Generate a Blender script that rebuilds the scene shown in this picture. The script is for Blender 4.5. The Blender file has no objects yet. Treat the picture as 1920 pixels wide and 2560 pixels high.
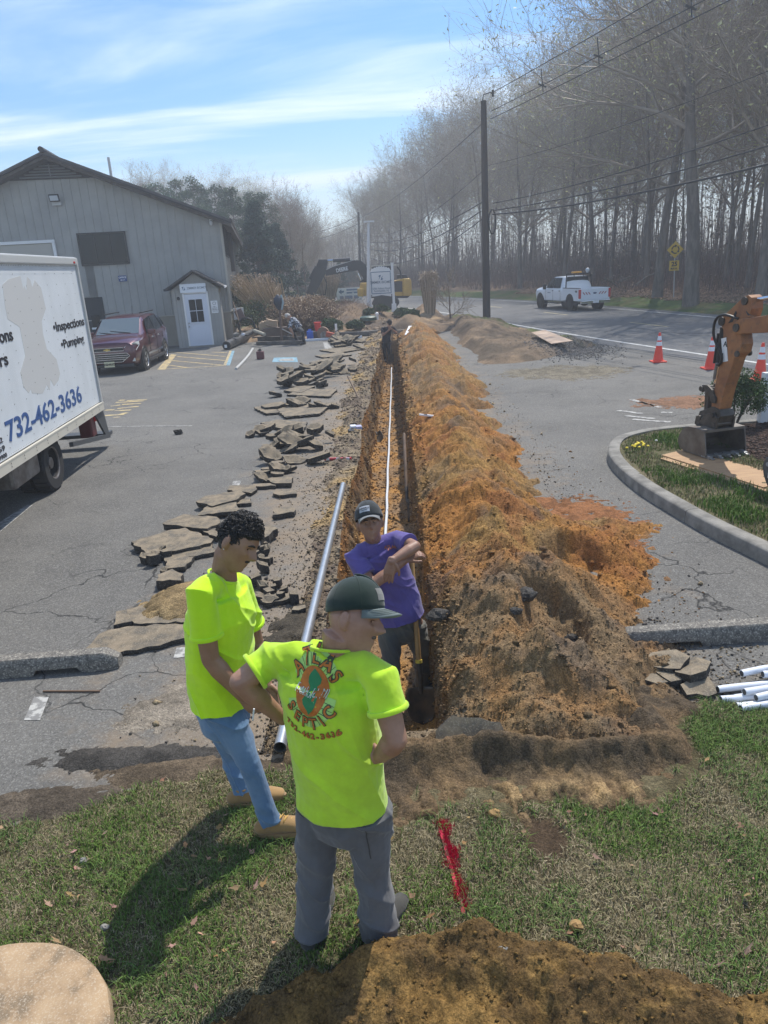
import bpy,bmesh,math,random
import numpy as np
from mathutils import Vector,Matrix,Quaternion,noise as mnoise
from mathutils.bvhtree import BVHTree
random.seed(7)
scn=bpy.context.scene
COL=scn.collection
rad=math.radians
HAZE_D=.0029
# ------------------------------------------------------------------ camera
CAM_H=2.8
FPX=1800.0
YAW,PITCH,ROLL=rad(2.0),math.atan(612/1800.),0.058
_hd=Vector((-math.sin(YAW),math.cos(YAW),0));_up=Vector((0,0,1))
_F=_hd*math.cos(PITCH)-_up*math.sin(PITCH)
_R=_F.cross(_up).normalized();_U=_R.cross(_F)
_X=_R*math.cos(ROLL)-_U*math.sin(ROLL)
_Y=_R*math.sin(ROLL)+_U*math.cos(ROLL)
CAMP=Vector((0,0,CAM_H))
cd=bpy.data.cameras.new('camera');cam=bpy.data.objects.new('camera',cd);COL.objects.link(cam)
cam.matrix_world=Matrix(((_X.x,_Y.x,-_F.x,0),(_X.y,_Y.y,-_F.y,0),(_X.z,_Y.z,-_F.z,CAM_H),(0,0,0,1)))
cd.sensor_fit='VERTICAL';cd.sensor_height=36.0;cd.lens=36.0*FPX/2560.0
cd.clip_start=0.05;cd.clip_end=3000
scn.camera=cam
scn.render.resolution_x=768;scn.render.resolution_y=1024
def ray(px,py):
 return(_F+_X*((px-960)/FPX)-_Y*((py-1280)/FPX)).normalized()
def G(px,py,z=0.0):
 d=ray(px,py);return CAMP+d*((z-CAM_H)/d.z)
def AY(px,py,y):
 d=ray(px,py);return CAMP+d*(y/d.y)
# ------------------------------------------------------------------ light
SUN_EL,SUN_AZ=rad(58),rad(27)
scn.view_settings.view_transform='Standard';scn.view_settings.look='None'
scn.view_settings.exposure=0.34;scn.view_settings.gamma=1.0
w=bpy.data.worlds.new('World');scn.world=w;w.use_nodes=True
nt=w.node_tree;N=nt.nodes;Lk=nt.links
bg=N['Background'];bg.inputs['Strength'].default_value=0.135
sky=N.new('ShaderNodeTexSky');sky.sky_type='NISHITA';sky.sun_disc=False
sky.sun_elevation=SUN_EL;sky.sun_rotation=SUN_AZ
sky.air_density=1.0;sky.dust_density=.4;sky.ozone_density=3.0
tc=N.new('ShaderNodeTexCoord')
sep=N.new('ShaderNodeSeparateXYZ');Lk.new(tc.outputs['Generated'],sep.inputs[0])
# project direction on a cloud plane: (x/z, y/z)
mz=N.new('ShaderNodeMath');mz.operation='MAXIMUM';mz.inputs[1].default_value=0.06;Lk.new(sep.outputs['Z'],mz.inputs[0])
az_=N.new('ShaderNodeMath');az_.operation='ADD';az_.inputs[1].default_value=0.12;Lk.new(mz.outputs[0],az_.inputs[0])
dx=N.new('ShaderNodeMath');dx.operation='DIVIDE';Lk.new(sep.outputs['X'],dx.inputs[0]);Lk.new(az_.outputs[0],dx.inputs[1])
dy=N.new('ShaderNodeMath');dy.operation='DIVIDE';Lk.new(sep.outputs['Y'],dy.inputs[0]);Lk.new(az_.outputs[0],dy.inputs[1])
cmb=N.new('ShaderNodeCombineXYZ');Lk.new(dx.outputs[0],cmb.inputs[0]);Lk.new(dy.outputs[0],cmb.inputs[1])
mp=N.new('ShaderNodeMapping');mp.inputs['Rotation'].default_value=(0,0,rad(-28));mp.inputs['Scale'].default_value=(0.42,1.45,1)
mp.inputs['Location'].default_value=(3.1,1.7,0)
Lk.new(cmb.outputs[0],mp.inputs[0])
n1=N.new('ShaderNodeTexNoise');n1.inputs['Scale'].default_value=0.95;n1.inputs['Detail'].default_value=7;n1.inputs['Roughness'].default_value=.56;n1.inputs['Distortion'].default_value=.5
Lk.new(mp.outputs[0],n1.inputs['Vector'])
n2=N.new('ShaderNodeTexNoise');n2.inputs['Scale'].default_value=0.38;n2.inputs['Detail'].default_value=2
Lk.new(mp.outputs[0],n2.inputs['Vector'])
ad=N.new('ShaderNodeMath');ad.operation='ADD';Lk.new(n1.outputs[0],ad.inputs[0]);Lk.new(n2.outputs[0],ad.inputs[1])
cr=N.new('ShaderNodeMapRange');cr.interpolation_type='SMOOTHSTEP';cr.inputs['From Min'].default_value=.90;cr.inputs['From Max'].default_value=1.18
cr.inputs['To Max'].default_value=.85
Lk.new(ad.outputs[0],cr.inputs[0])
mx=N.new('ShaderNodeMixRGB');fd=N.new('ShaderNodeMapRange');fd.interpolation_type='SMOOTHSTEP';fd.inputs['From Min'].default_value=.0;fd.inputs['From Max'].default_value=.16;Lk.new(sep.outputs['Z'],fd.inputs[0])
fm=N.new('ShaderNodeMix');fm.data_type='FLOAT';Lk.new(fd.outputs[0],fm.inputs[0]);fm.inputs[2].default_value=.6;Lk.new(cr.outputs[0],fm.inputs[3])
Lk.new(fm.outputs[0],mx.inputs[0]);hs_=N.new('ShaderNodeHueSaturation');hs_.inputs['Saturation'].default_value=1.35;hs_.inputs['Value'].default_value=1.0;Lk.new(sky.outputs[0],hs_.inputs['Color']);Lk.new(hs_.outputs[0],mx.inputs[1])
# thin high cloud: brightens the sky behind it, bluish white
cl=N.new('ShaderNodeRGB');cl.outputs[0].default_value=(6.9,7.7,8.6,1)
Lk.new(cl.outputs[0],mx.inputs[2])
Lk.new(mx.outputs[0],bg.inputs['Color'])
sd=bpy.data.lights.new('sun','SUN');sd.energy=4.2;sd.angle=rad(0.55);sd.color=(1,.95,.87)
sun=bpy.data.objects.new('sun',sd);COL.objects.link(sun)
sdir=Vector((math.sin(SUN_AZ)*math.cos(SUN_EL),math.cos(SUN_AZ)*math.cos(SUN_EL),math.sin(SUN_EL)))
sun.rotation_euler=sdir.to_track_quat('Z','Y').to_euler();sun.location=(20,30,60)
# ------------------------------------------------------------------ materials
_mats={}
def mat(name,c,rough=.8,c2=None,c3=None,scale=3.0,detail=6,bump=0.0,bscale=60.0,metal=0.0,spec=.5,trans=0,alpha=1,fine=None,fscale=200,famt=.3,coat=0,subsurf=0,stretch=None,bdetail=4,lo=.38,hi=.62,aniso=None):
 if name in _mats:return _mats[name]
 m=bpy.data.materials.new(name);m.use_nodes=True;_mats[name]=m
 t=m.node_tree;n=t.nodes;l=t.links;b=n['Principled BSDF']
 b.inputs['Roughness'].default_value=rough;b.inputs['Metallic'].default_value=metal
 b.inputs['Specular IOR Level'].default_value=spec
 b.inputs['Base Color'].default_value=(*c,1)
 if coat:b.inputs['Coat Weight'].default_value=coat;b.inputs['Coat Roughness'].default_value=.08
 if trans:b.inputs['Transmission Weight'].default_value=trans
 if subsurf:b.inputs['Subsurface Weight'].default_value=subsurf;b.inputs['Subsurface Radius'].default_value=(.02,.008,.004)
 tcn=n.new('ShaderNodeTexCoord');vec=tcn.outputs['Object']
 if stretch:
  mpn=n.new('ShaderNodeMapping');mpn.inputs['Scale'].default_value=stretch;l.new(vec,mpn.inputs[0]);vec=mpn.outputs[0]
 out=None
 if c2:
  a=n.new('ShaderNodeTexNoise');a.inputs['Scale'].default_value=scale;a.inputs['Detail'].default_value=detail;a.inputs['Roughness'].default_value=.6
  l.new(vec,a.inputs['Vector'])
  r=n.new('ShaderNodeValToRGB');l.new(a.outputs[0],r.inputs[0])
  r.color_ramp.elements[0].position=lo;r.color_ramp.elements[0].color=(*c,1)
  r.color_ramp.elements[1].position=hi;r.color_ramp.elements[1].color=(*c2,1)
  if c3:
   e=r.color_ramp.elements.new((lo+hi)/2);e.color=(*c3,1)
  out=r.outputs[0]
 if fine:
  f=n.new('ShaderNodeTexNoise');f.inputs['Scale'].default_value=fscale;f.inputs['Detail'].default_value=3;l.new(tcn.outputs['Object'],f.inputs['Vector'])
  fr=n.new('ShaderNodeMapRange');fr.inputs[1].default_value=.52;fr.inputs[2].default_value=.68;fr.inputs[4].default_value=famt;l.new(f.outputs[0],fr.inputs[0])
  mm=n.new('ShaderNodeMixRGB');l.new(fr.outputs[0],mm.inputs[0])
  if out:l.new(out,mm.inputs[1])
  else:mm.inputs[1].default_value=(*c,1)
  mm.inputs[2].default_value=(*fine,1);out=mm.outputs[0]
 if out:l.new(out,b.inputs['Base Color'])
 if bump:
  bn=n.new('ShaderNodeTexNoise');bn.inputs['Scale'].default_value=bscale;bn.inputs['Detail'].default_value=bdetail;l.new(vec,bn.inputs['Vector'])
  bb=n.new('ShaderNodeBump');bb.inputs['Strength'].default_value=min(1,bump*20);bb.inputs['Distance'].default_value=bump;l.new(bn.outputs[0],bb.inputs['Height'])
  l.new(bb.outputs[0],b.inputs['Normal'])
 return m
# ------------------------------------------------------------------ mesh collector
class MB:
 def __init__(s):s.v=[];s.f=[];s.m=[]
 def add(s,vs,fs,mi=0):
  o=len(s.v);s.v.extend([tuple(p)for p in vs]);s.f.extend([tuple(i+o for i in f)for f in fs]);s.m.extend([mi]*len(fs));return s
 def box(s,c,d,rot=None,mi=0,taper=None):
  x,y,z=d[0]/2,d[1]/2,d[2]/2
  ps=[Vector((i*x,j*y,k*z))for k in(-1,1)for j in(-1,1)for i in(-1,1)]
  if taper:
   for p in ps:
    if p.z>0:p.x*=taper[0];p.y*=taper[1]
  if rot is not None:ps=[rot@p for p in ps]
  ps=[p+Vector(c)for p in ps]
  return s.add(ps,[(0,2,3,1),(4,5,7,6),(0,1,5,4),(2,6,7,3),(0,4,6,2),(1,3,7,5)],mi)
 def bar(s,a,b,w,h=None,mi=0,up=(0,0,1)):
  a=Vector(a);b=Vector(b);h=h or w;z=(b-a);L=z.length
  if L<1e-6:return s
  z/=L;x=Vector(up).cross(z)
  if x.length<1e-3:x=Vector((1,0,0)).cross(z)
  x.normalize();y=z.cross(x)
  R=Matrix((x,y,z)).transposed()
  return s.box((a+b)/2,(w,h,L),R,mi)
 def tube(s,pts,r,n=8,mi=0,cap=True,side=None,round_=False):
  pts=[Vector(p)for p in pts];k=len(pts)
  rs=r if isinstance(r,(list,tuple))else[r]*k
  rs=[q if isinstance(q,(tuple,list))else(q,q)for q in rs]
  if round_:
   def ext(p,q,rr):
    d=(p-q).normalized();e=min(rr[0],rr[1])
    return[(p+d*e*math.sin(t),(rr[0]*math.cos(t),rr[1]*math.cos(t)))for t in(rad(80),rad(55),rad(28))]
   a=ext(pts[0],pts[1],rs[0]);b=ext(pts[-1],pts[-2],rs[-1])[::-1]
   pts=[q[0]for q in a]+pts+[q[0]for q in b];rs=[q[1]for q in a]+rs+[q[1]for q in b];k=len(pts)
  o=len(s.v);prev=None
  for i in range(k):
   t=(pts[min(i+1,k-1)]-pts[max(i-1,0)])
   t=t.normalized()if t.length>1e-9 else Vector((0,0,1))
   if side is not None:x=Vector(side)-t*Vector(side).dot(t)
   elif prev is None:
    x=Vector((0,0,1)).cross(t)
    if x.length<.05:x=Vector((1,0,0))-t*t.x
   else:x=prev-t*prev.dot(t)
   x.normalize();prev=x;y=t.cross(x)
   for j in range(n):
    a=2*math.pi*j/n
    s.v.append(tuple(pts[i]+x*(rs[i][0]*math.cos(a))+y*(rs[i][1]*math.sin(a))))
  for i in range(k-1):
   for j in range(n):
    s.f.append((o+i*n+j,o+i*n+(j+1)%n,o+(i+1)*n+(j+1)%n,o+(i+1)*n+j));s.m.append(mi)
  if cap:
   s.f.append(tuple(o+j for j in range(n))[::-1]);s.m.append(mi)
   s.f.append(tuple(o+(k-1)*n+j for j in range(n)));s.m.append(mi)
  return s
 def prism(s,poly,a,b,axis='y',mi=0):
  def P(u,v,t):
   return{'y':(u,t,v),'x':(t,u,v),'z':(u,v,t)}[axis]
  n=len(poly);vs=[P(u,v,a)for u,v in poly]+[P(u,v,b)for u,v in poly]
  fs=[tuple(range(n))[::-1],tuple(range(n,2*n))]+[(i,(i+1)%n,n+(i+1)%n,n+i)for i in range(n)]
  return s.add(vs,fs,mi)
 def ell(s,c,r,rot=None,nu=16,nv=10,mi=0):
  vs=[];fs=[]
  for i in range(1,nv):
   t=math.pi*i/nv
   for j in range(nu):
    a=2*math.pi*j/nu;vs.append(Vector((r[0]*math.sin(t)*math.cos(a),r[1]*math.sin(t)*math.sin(a),r[2]*math.cos(t))))
  vs+=[Vector((0,0,r[2])),Vector((0,0,-r[2]))]
  if rot is not None:vs=[rot@p for p in vs]
  vs=[p+Vector(c)for p in vs];T=len(vs)-2;B=T+1
  for i in range(nv-2):
   for j in range(nu):fs.append((i*nu+j,(i+1)*nu+j,(i+1)*nu+(j+1)%nu,i*nu+(j+1)%nu))
  for j in range(nu):fs.append((T,j,(j+1)%nu));fs.append((B,(nv-2)*nu+(j+1)%nu,(nv-2)*nu+j))
  return s.add(vs,fs,mi)
 def xf(s,M):
  s.v=[tuple(M@Vector(p))for p in s.v];return s
 def build(s,name,mats,parent=None,smooth=False,bevel=0,recalc=True):
  me=bpy.data.meshes.new(name);me.from_pydata([tuple(p)for p in s.v],[],s.f);
  if not isinstance(mats,(list,tuple)):mats=[mats]
  for m in mats:me.materials.append(m)
  if len(mats)>1:me.polygons.foreach_set('material_index',s.m)
  if recalc or bevel:
   bm=bmesh.new();bm.from_mesh(me)
   bmesh.ops.recalc_face_normals(bm,faces=bm.faces)
   if bevel:
    es=[e for e in bm.edges if len(e.link_faces)==2 and e.calc_face_angle(0)>.5]
    bmesh.ops.bevel(bm,geom=es,offset=bevel,segments=2,profile=.6,affect='EDGES',clamp_overlap=True)
   bm.to_mesh(me);bm.free()
  if smooth:
   me.polygons.foreach_set('use_smooth',[True]*len(me.polygons))
   if smooth!='all':me.set_sharp_from_angle(angle=rad(40))
  o=bpy.data.objects.new(name,me);COL.objects.link(o)
  if parent:o.parent=parent
  return o
def np_mesh(name,V,F,mats,parent=None,smooth=True,cols=None,mi=None):
 me=bpy.data.meshes.new(name);V=np.asarray(V,np.float32);F=np.asarray(F,np.int32);k=F.shape[1]
 me.vertices.add(len(V));me.vertices.foreach_set('co',V.ravel())
 me.loops.add(F.size);me.loops.foreach_set('vertex_index',F.ravel())
 me.polygons.add(len(F));me.polygons.foreach_set('loop_start',np.arange(0,F.size,k,dtype=np.int32))
 me.update(calc_edges=True)
 if smooth:me.polygons.foreach_set('use_smooth',np.ones(len(F),bool))
 if cols is not None:
  ca=me.color_attributes.new('tint','FLOAT_COLOR','POINT');c4=np.ones((len(V),4),np.float32);c4[:,:cols.shape[1]]=cols
  ca.data.foreach_set('color',c4.ravel())
 if not isinstance(mats,(list,tuple)):mats=[mats]
 for m in mats:me.materials.append(m)
 if mi is not None:me.polygons.foreach_set('material_index',np.asarray(mi,np.int32))
 me.validate()
 o=bpy.data.objects.new(name,me);COL.objects.link(o)
 if parent:o.parent=parent
 return o
def empty(name,loc=(0,0,0),rz=0.0):
 o=bpy.data.objects.new(name,None);COL.objects.link(o);o.location=loc;o.rotation_euler=(0,0,rz);o.empty_display_size=.2
 return o
def tag(o,label,cat,group=None):
 o['label']=label;o['category']=cat
 if group:o['group']=group
 return o
def struct(o,kind='structure'):
 o['kind']=kind;return o
def copy_tree(o,parent=None):
 c=o.copy();COL.objects.link(c)
 if parent:c.parent=parent;c.matrix_parent_inverse=o.matrix_parent_inverse.copy()
 for ch in list(o.children):copy_tree(ch,c)
 return c
def text(name,s,size,M,m,parent=None,ext=.003,bold=0.0,sx=1.0,align='CENTER',shear=0.0):
 cu=bpy.data.curves.new(name,'FONT');cu.body=s;cu.size=size;cu.extrude=ext;cu.offset=bold;cu.align_x=align;cu.align_y='CENTER';cu.shear=shear
 cu.resolution_u=3
 to=bpy.data.objects.new(name+'_tmp',cu);COL.objects.link(to)
 bpy.context.view_layer.update()
 me=bpy.data.meshes.new_from_object(to.evaluated_get(bpy.context.evaluated_depsgraph_get()))
 bpy.data.objects.remove(to);bpy.data.curves.remove(cu)
 me.transform(M@Matrix.Diagonal((sx,1,1,1)));me.name=name;me.materials.clear();me.materials.append(m)
 o=bpy.data.objects.new(name,me);COL.objects.link(o)
 if parent:o.parent=parent
 return o
def frame(origin,xdir,ydir):
 x=Vector(xdir).normalized();y=Vector(ydir);y=(y-x*y.dot(x)).normalized();z=x.cross(y)
 return Matrix(((x.x,y.x,z.x,origin[0]),(x.y,y.y,z.y,origin[1]),(x.z,y.z,z.z,origin[2]),(0,0,0,1)))
# ------------------------------------------------------------------ numpy noise
def _hash(ix,iy,seed):
 h=(ix.astype(np.int64)*374761393+iy.astype(np.int64)*668265263+seed*1442695041)&0x7fffffff
 h=(h^(h>>13))*1274126177&0x7fffffff
 return((h^(h>>16))&0xffff)/65535.0
def vn(x,y,seed=0):
 x=np.asarray(x,float);y=np.asarray(y,float)
 ix=np.floor(x);iy=np.floor(y);fx=x-ix;fy=y-iy
 u=fx*fx*fx*(fx*(fx*6-15)+10);v=fy*fy*fy*(fy*(fy*6-15)+10)
 a=_hash(ix,iy,seed);b=_hash(ix+1,iy,seed);c=_hash(ix,iy+1,seed);d=_hash(ix+1,iy+1,seed)
 return(a*(1-u)+b*u)*(1-v)+(c*(1-u)+d*u)*v*1.0
def fbm(x,y,oct=4,seed=0,gain=.5):
 s=0;a=1.0;t=0
 for o in range(oct):
  s=s+a*(vn(x*2**o+13.7*o,y*2**o-7.1*o,seed+o)-.5);t+=a;a*=gain
 return s/t*2
def sstep(a,b,x):
 t=np.clip((x-a)/(b-a),0,1);return t*t*(3-2*t)
# ================================================================== GROUND
def attr_mat(name,rough=.95,bump=.004,bscale=90,var=.35,vscale=30,fine=0,fscale=400,spec=.2,sheen=0):
 m=bpy.data.materials.new(name);m.use_nodes=True
 t=m.node_tree;n=t.nodes;l=t.links;b=n['Principled BSDF'];b.inputs['Roughness'].default_value=rough;b.inputs['Specular IOR Level'].default_value=spec
 a=n.new('ShaderNodeAttribute');a.attribute_name='tint'
 tcn=n.new('ShaderNodeTexCoord')
 q=n.new('ShaderNodeTexNoise');q.inputs['Scale'].default_value=vscale;q.inputs['Detail'].default_value=8;q.inputs['Roughness'].default_value=.7;l.new(tcn.outputs['Object'],q.inputs['Vector'])
 r=n.new('ShaderNodeMapRange');r.inputs[1].default_value=.3;r.inputs[2].default_value=.7;r.inputs[3].default_value=1-var;r.inputs[4].default_value=1+var;l.new(q.outputs[0],r.inputs[0])
 mm=n.new('ShaderNodeMixRGB');mm.blend_type='MULTIPLY';mm.inputs[0].default_value=1;l.new(a.outputs['Color'],mm.inputs[1]);l.new(r.outputs[0],mm.inputs[2])
 if fine:
  q2=n.new('ShaderNodeTexNoise');q2.inputs['Scale'].default_value=fscale;q2.inputs['Detail'].default_value=4;q2.inputs['Roughness'].default_value=.75;l.new(tcn.outputs['Object'],q2.inputs['Vector'])
  r2=n.new('ShaderNodeMapRange');r2.inputs[1].default_value=.34;r2.inputs[2].default_value=.66;r2.inputs[3].default_value=1-fine;r2.inputs[4].default_value=1+fine;l.new(q2.outputs[0],r2.inputs[0])
  m3=n.new('ShaderNodeMixRGB');m3.blend_type='MULTIPLY';m3.inputs[0].default_value=1;l.new(mm.outputs[0],m3.inputs[1]);l.new(r2.outputs[0],m3.inputs[2]);mm=m3
 l.new(mm.outputs[0],b.inputs['Base Color'])
 if bump:
  bn=n.new('ShaderNodeTexNoise');bn.inputs['Scale'].default_value=bscale;bn.inputs['Detail'].default_value=6;bn.inputs['Roughness'].default_value=.7;l.new(tcn.outputs['Object'],bn.inputs['Vector'])
  bb=n.new('ShaderNodeBump');bb.inputs['Strength'].default_value=.9;bb.inputs['Distance'].default_value=bump;l.new(bn.outputs[0],bb.inputs['Height']);l.new(bb.outputs[0],b.inputs['Normal'])
 return m
M_soil=attr_mat('soil',bump=.022,bscale=55,var=.42,vscale=24,fine=.55,fscale=95)
M_blade=attr_mat('grass_blade',rough=.7,bump=0,var=.1,vscale=5)
def asphalt_mat(name,base,dark,light,crack=0.0,sand=False):
 m=bpy.data.materials.new(name);m.use_nodes=True
 t=m.node_tree;n=t.nodes;l=t.links;b=n['Principled BSDF'];b.inputs['Roughness'].default_value=.88;b.inputs['Specular IOR Level'].default_value=.35
 tcn=n.new('ShaderNodeTexCoord');P=tcn.outputs['Object']
 def noise(sc,det=4,rough=.5):
  q=n.new('ShaderNodeTexNoise');q.inputs['Scale'].default_value=sc;q.inputs['Detail'].default_value=det;q.inputs['Roughness'].default_value=rough;l.new(P,q.inputs['Vector']);return q.outputs[0]
 def rng(i,a,b_,c=0.,d=1.):
  q=n.new('ShaderNodeMapRange');q.inputs[1].default_value=a;q.inputs[2].default_value=b_;q.inputs[3].default_value=c;q.inputs[4].default_value=d;l.new(i,q.inputs[0]);return q.outputs[0]
 def mix(f,c1,c2,bt='MIX'):
  q=n.new('ShaderNodeMixRGB');q.blend_type=bt
  for k,c in((0,f),(1,c1),(2,c2)):
   if hasattr(c,'links'):l.new(c,q.inputs[k])
   else:q.inputs[k].default_value=c if isinstance(c,float)else(*c,1)
  return q.outputs[0]
 big=rng(noise(.35,5,.6),.38,.65)
 c=mix(big,base,dark)
 med=rng(noise(1.7,6,.65),.45,.75,0,.5)
 c=mix(med,c,light)
 v=n.new('ShaderNodeTexVoronoi');v.inputs['Scale'].default_value=95;l.new(P,v.inputs['Vector'])
 sp=n.new('ShaderNodeSeparateColor');l.new(v.outputs['Color'],sp.inputs[0])
 s1=rng(sp.outputs[0],.62,.95,0,.45);c=mix(s1,c,(.34,.33,.30))
 s2=rng(sp.outputs[1],.7,1.,0,.4);c=mix(s2,c,(.03,.03,.03))
 s3=rng(noise(260,2),.6,.7,0,.35);c=mix(s3,c,(.5,.48,.44))
 h=rng(noise(150,4,.7),.2,.8)
 if sand:
  sx=n.new('ShaderNodeSeparateXYZ');l.new(P,sx.inputs[0])
  a1=n.new('ShaderNodeMath');a1.operation='ABSOLUTE';
  s0=n.new('ShaderNodeMath');s0.operation='ADD';s0.inputs[1].default_value=.1;l.new(sx.outputs[0],s0.inputs[0]);l.new(s0.outputs[0],a1.inputs[0])
  d=rng(a1.outputs[0],.9,3.2,.30,-.22)
  q=n.new('ShaderNodeMath');q.operation='ADD';l.new(d,q.inputs[0]);l.new(noise(2.2,8,.72),q.inputs[1])
  c=mix(rng(q.outputs[0],.5,.86,0,.72),c,(.30,.22,.14))
 if crack:
  dn=n.new('ShaderNodeTexNoise');dn.inputs['Scale'].default_value=1.6;dn.inputs['Detail'].default_value=6;l.new(P,dn.inputs['Vector'])
  av=n.new('ShaderNodeVectorMath');av.operation='SCALE';av.inputs['Scale'].default_value=.9;l.new(dn.outputs['Color'],av.inputs[0])
  a2=n.new('ShaderNodeVectorMath');a2.operation='ADD';l.new(P,a2.inputs[0]);l.new(av.outputs[0],a2.inputs[1])
  cv=n.new('ShaderNodeTexVoronoi');cv.feature='DISTANCE_TO_EDGE';cv.inputs['Scale'].default_value=crack;l.new(a2.outputs[0],cv.inputs['Vector'])
  ck=rng(cv.outputs[0],.0,.016,1,0)
  msk=rng(noise(.55,3),.50,.60)
  q=n.new('ShaderNodeMath');q.operation='MULTIPLY';l.new(ck,q.inputs[0]);l.new(msk,q.inputs[1])
  c=mix(q.outputs[0],c,(.018,.018,.018))
  hh=n.new('ShaderNodeMath');hh.operation='SUBTRACT';l.new(h,hh.inputs[0]);l.new(q.outputs[0],hh.inputs[1]);h=hh.outputs[0]
 l.new(c,b.inputs['Base Color'])
 bb=n.new('ShaderNodeBump');bb.inputs['Strength'].default_value=.8;bb.inputs['Distance'].default_value=.006;l.new(h,bb.inputs['Height']);l.new(bb.outputs[0],b.inputs['Normal'])
 return m
M_lot=asphalt_mat('parking_asphalt',(.150,.143,.130),(.098,.094,.087),(.185,.175,.155),crack=1.1,sand=True)
M_road=asphalt_mat('road_asphalt',(.125,.127,.13),(.10,.10,.105),(.14,.14,.14),crack=.45)
M_line_w=mat('white_line_paint',(.62,.62,.6),.7,c2=(.42,.42,.4),scale=9)
M_line_y=mat('worn_yellow_paint',(.55,.42,.20),.8,c2=(.28,.24,.17),scale=6,lo=.42,hi=.58)
M_line_worn=mat('worn_white_paint',(.42,.41,.38),.85,c2=(.20,.195,.185),scale=14,lo=.45,hi=.55)
M_line_blue=mat('worn_blue_paint',(.22,.38,.46),.8,c2=(.12,.2,.25),scale=7,lo=.45,hi=.6)
def terp(pts,v):
 ys=[p[0]for p in pts];xs=[p[1]for p in pts];return np.interp(v,ys,xs)
HX0,HX1,HY0,HY1=-.98,.42,3.70,30.6
# far ground, one sheet with the trench opening
xs=[-1600,-60,HX0,HX1,60,1600];ys=[-60,HY0,HY1,120,1900]
vs=[(x,y,-.05)for y in ys for x in xs];fs=[]
for j in range(4):
 for i in range(5):
  if i==2 and j==1:continue
  a=j*6+i;fs.append((a,a+1,a+7,a+6))
M_gr=mat('field_grass',(.10,.115,.045),.95,c2=(.17,.14,.075),c3=(.13,.12,.06),scale=.7,detail=10,bump=.02,bscale=8)
g=MB().add(vs,fs).build('ground',M_gr);struct(g)
# parking lot asphalt, left strip, right strip and the strips across both trench ends
b=MB()
def rect(b,x0,y0,x1,y1,z,mi=0):b.add([(x0,y0,z),(x1,y0,z),(x1,y1,z),(x0,y1,z)],[(0,1,2,3)],mi)
b.add([(-45,2.6,0),(HX0,2.6,0),(HX0,32.4,0),(-45,32.4,0)],[(0,1,2,3)])
b.add([(HX0,2.6,0),(HX1,2.6,0),(HX1,HY0,0),(HX0,HY0,0)],[(0,1,2,3)])
b.add([(HX0,HY1,0),(HX1,HY1,0),(HX1,32.4,0),(HX0,32.4,0)],[(0,1,2,3)])
b.add([(HX1,2.6,0),(14,2.6,0),(9.2,17,0),(7.3,23.5,0),(5.3,32.4,0),(HX1,32.4,0)],[(0,1,2,3,4,5)])
lot=b.build('parking_lot',M_lot);struct(lot)
# road
def cr_spline(pts,n=12):
 out=[]
 P=[Vector(p)for p in pts];P=[P[0]*2-P[1]]+P+[P[-1]*2-P[-2]]
 for i in range(1,len(P)-2):
  for k in range(n):
   t=k/n;a,b_,c,d=P[i-1:i+3]
   out.append(.5*((2*b_)+(c-a)*t+(2*a-5*b_+4*c-d)*t*t+(-a+3*b_-3*c+d)*t**3))
 out.append(P[-2]);return out
near=[(14.5,-4,0),(11.4,9,0),(8.95,18.4,0),(6.23,28.85,0),(3.75,40.2,0),(1.2,50,0),(-3.2,62,0),(-9.5,75,0),(-20,92,0),(-36,112,0),(-70,145,0),(-140,200,0)]
NS=cr_spline(near,10)
def off(line,d):
 out=[]
 for i,p in enumerate(line):
  t=(line[min(i+1,len(line)-1)]-line[max(i-1,0)]);t.z=0;t.normalize();out.append(p+Vector((t.y,-t.x,0))*d)
 return out
def ribbon(b,line,d0,d1,z,mi=0):
 A=off(line,d0);B=off(line,d1);n=len(A)
 b.add([(p.x,p.y,z)for p in A]+[(p.x,p.y,z)for p in B],[(i,n+i,n+i+1,i+1)for i in range(n-1)],mi)
RW=7.6
b=MB();ribbon(b,NS,-.75,RW+.9,.006);struct(b.build('road',M_road))
b=MB();ribbon(b,NS,-.07,.07,.012);struct(b.build('near_edge_line',M_line_w))
b=MB();ribbon(b,NS,RW-.07,RW+.07,.012);struct(b.build('far_edge_line',M_line_w))
# broken yellow centre line
b=MB();acc=0;CL=off(NS,RW*.53)
fine_line=[]
for i in range(len(CL)-1):
 for k in range(8):fine_line.append(CL[i].lerp(CL[i+1],k/8))
s=0;seg=[]
for i in range(1,len(fine_line)):
 s+=(fine_line[i]-fine_line[i-1]).length
 if(s+3.2)%9.0<3.0:seg.append(fine_line[i])
 else:
  if len(seg)>1:ribbon(b,seg,-.055,.055,.012)
  seg=[]
struct(b.build('centre_dashes',mat('yellow_line_paint',(.55,.45,.2),.7,c2=(.4,.36,.25),scale=9)))
def hfield(name,xs,ys,hf,cf,material,mask=None,smooth=True):
 X,Y=np.meshgrid(xs,ys);Z=hf(X,Y);C=cf(X,Y,Z)
 V=np.stack([X,Y,Z],-1).reshape(-1,3);nx=len(xs);ny=len(ys)
 i=np.arange((ny-1)*(nx-1));r=i//(nx-1);c=i%(nx-1);a=r*nx+c
 F=np.stack([a,a+1,a+nx+1,a+nx],-1)
 if mask is not None:
  mk=mask(X,Y).reshape(-1);F=F[mk[F].all(1)]
 return np_mesh(name,V,F,material,cols=C.reshape(-1,3).astype(np.float32),smooth=smooth)
def cmix(a,b_,t):return a*(1-t[...,None])+b_*t[...,None]
C_or=np.array([.34,.155,.042]);C_tan=np.array([.31,.18,.06]);C_gry=np.array([.215,.145,.078]);C_drk=np.array([.085,.065,.048]);C_red=np.array([.26,.10,.04]);C_och=np.array([.20,.118,.038])
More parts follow.
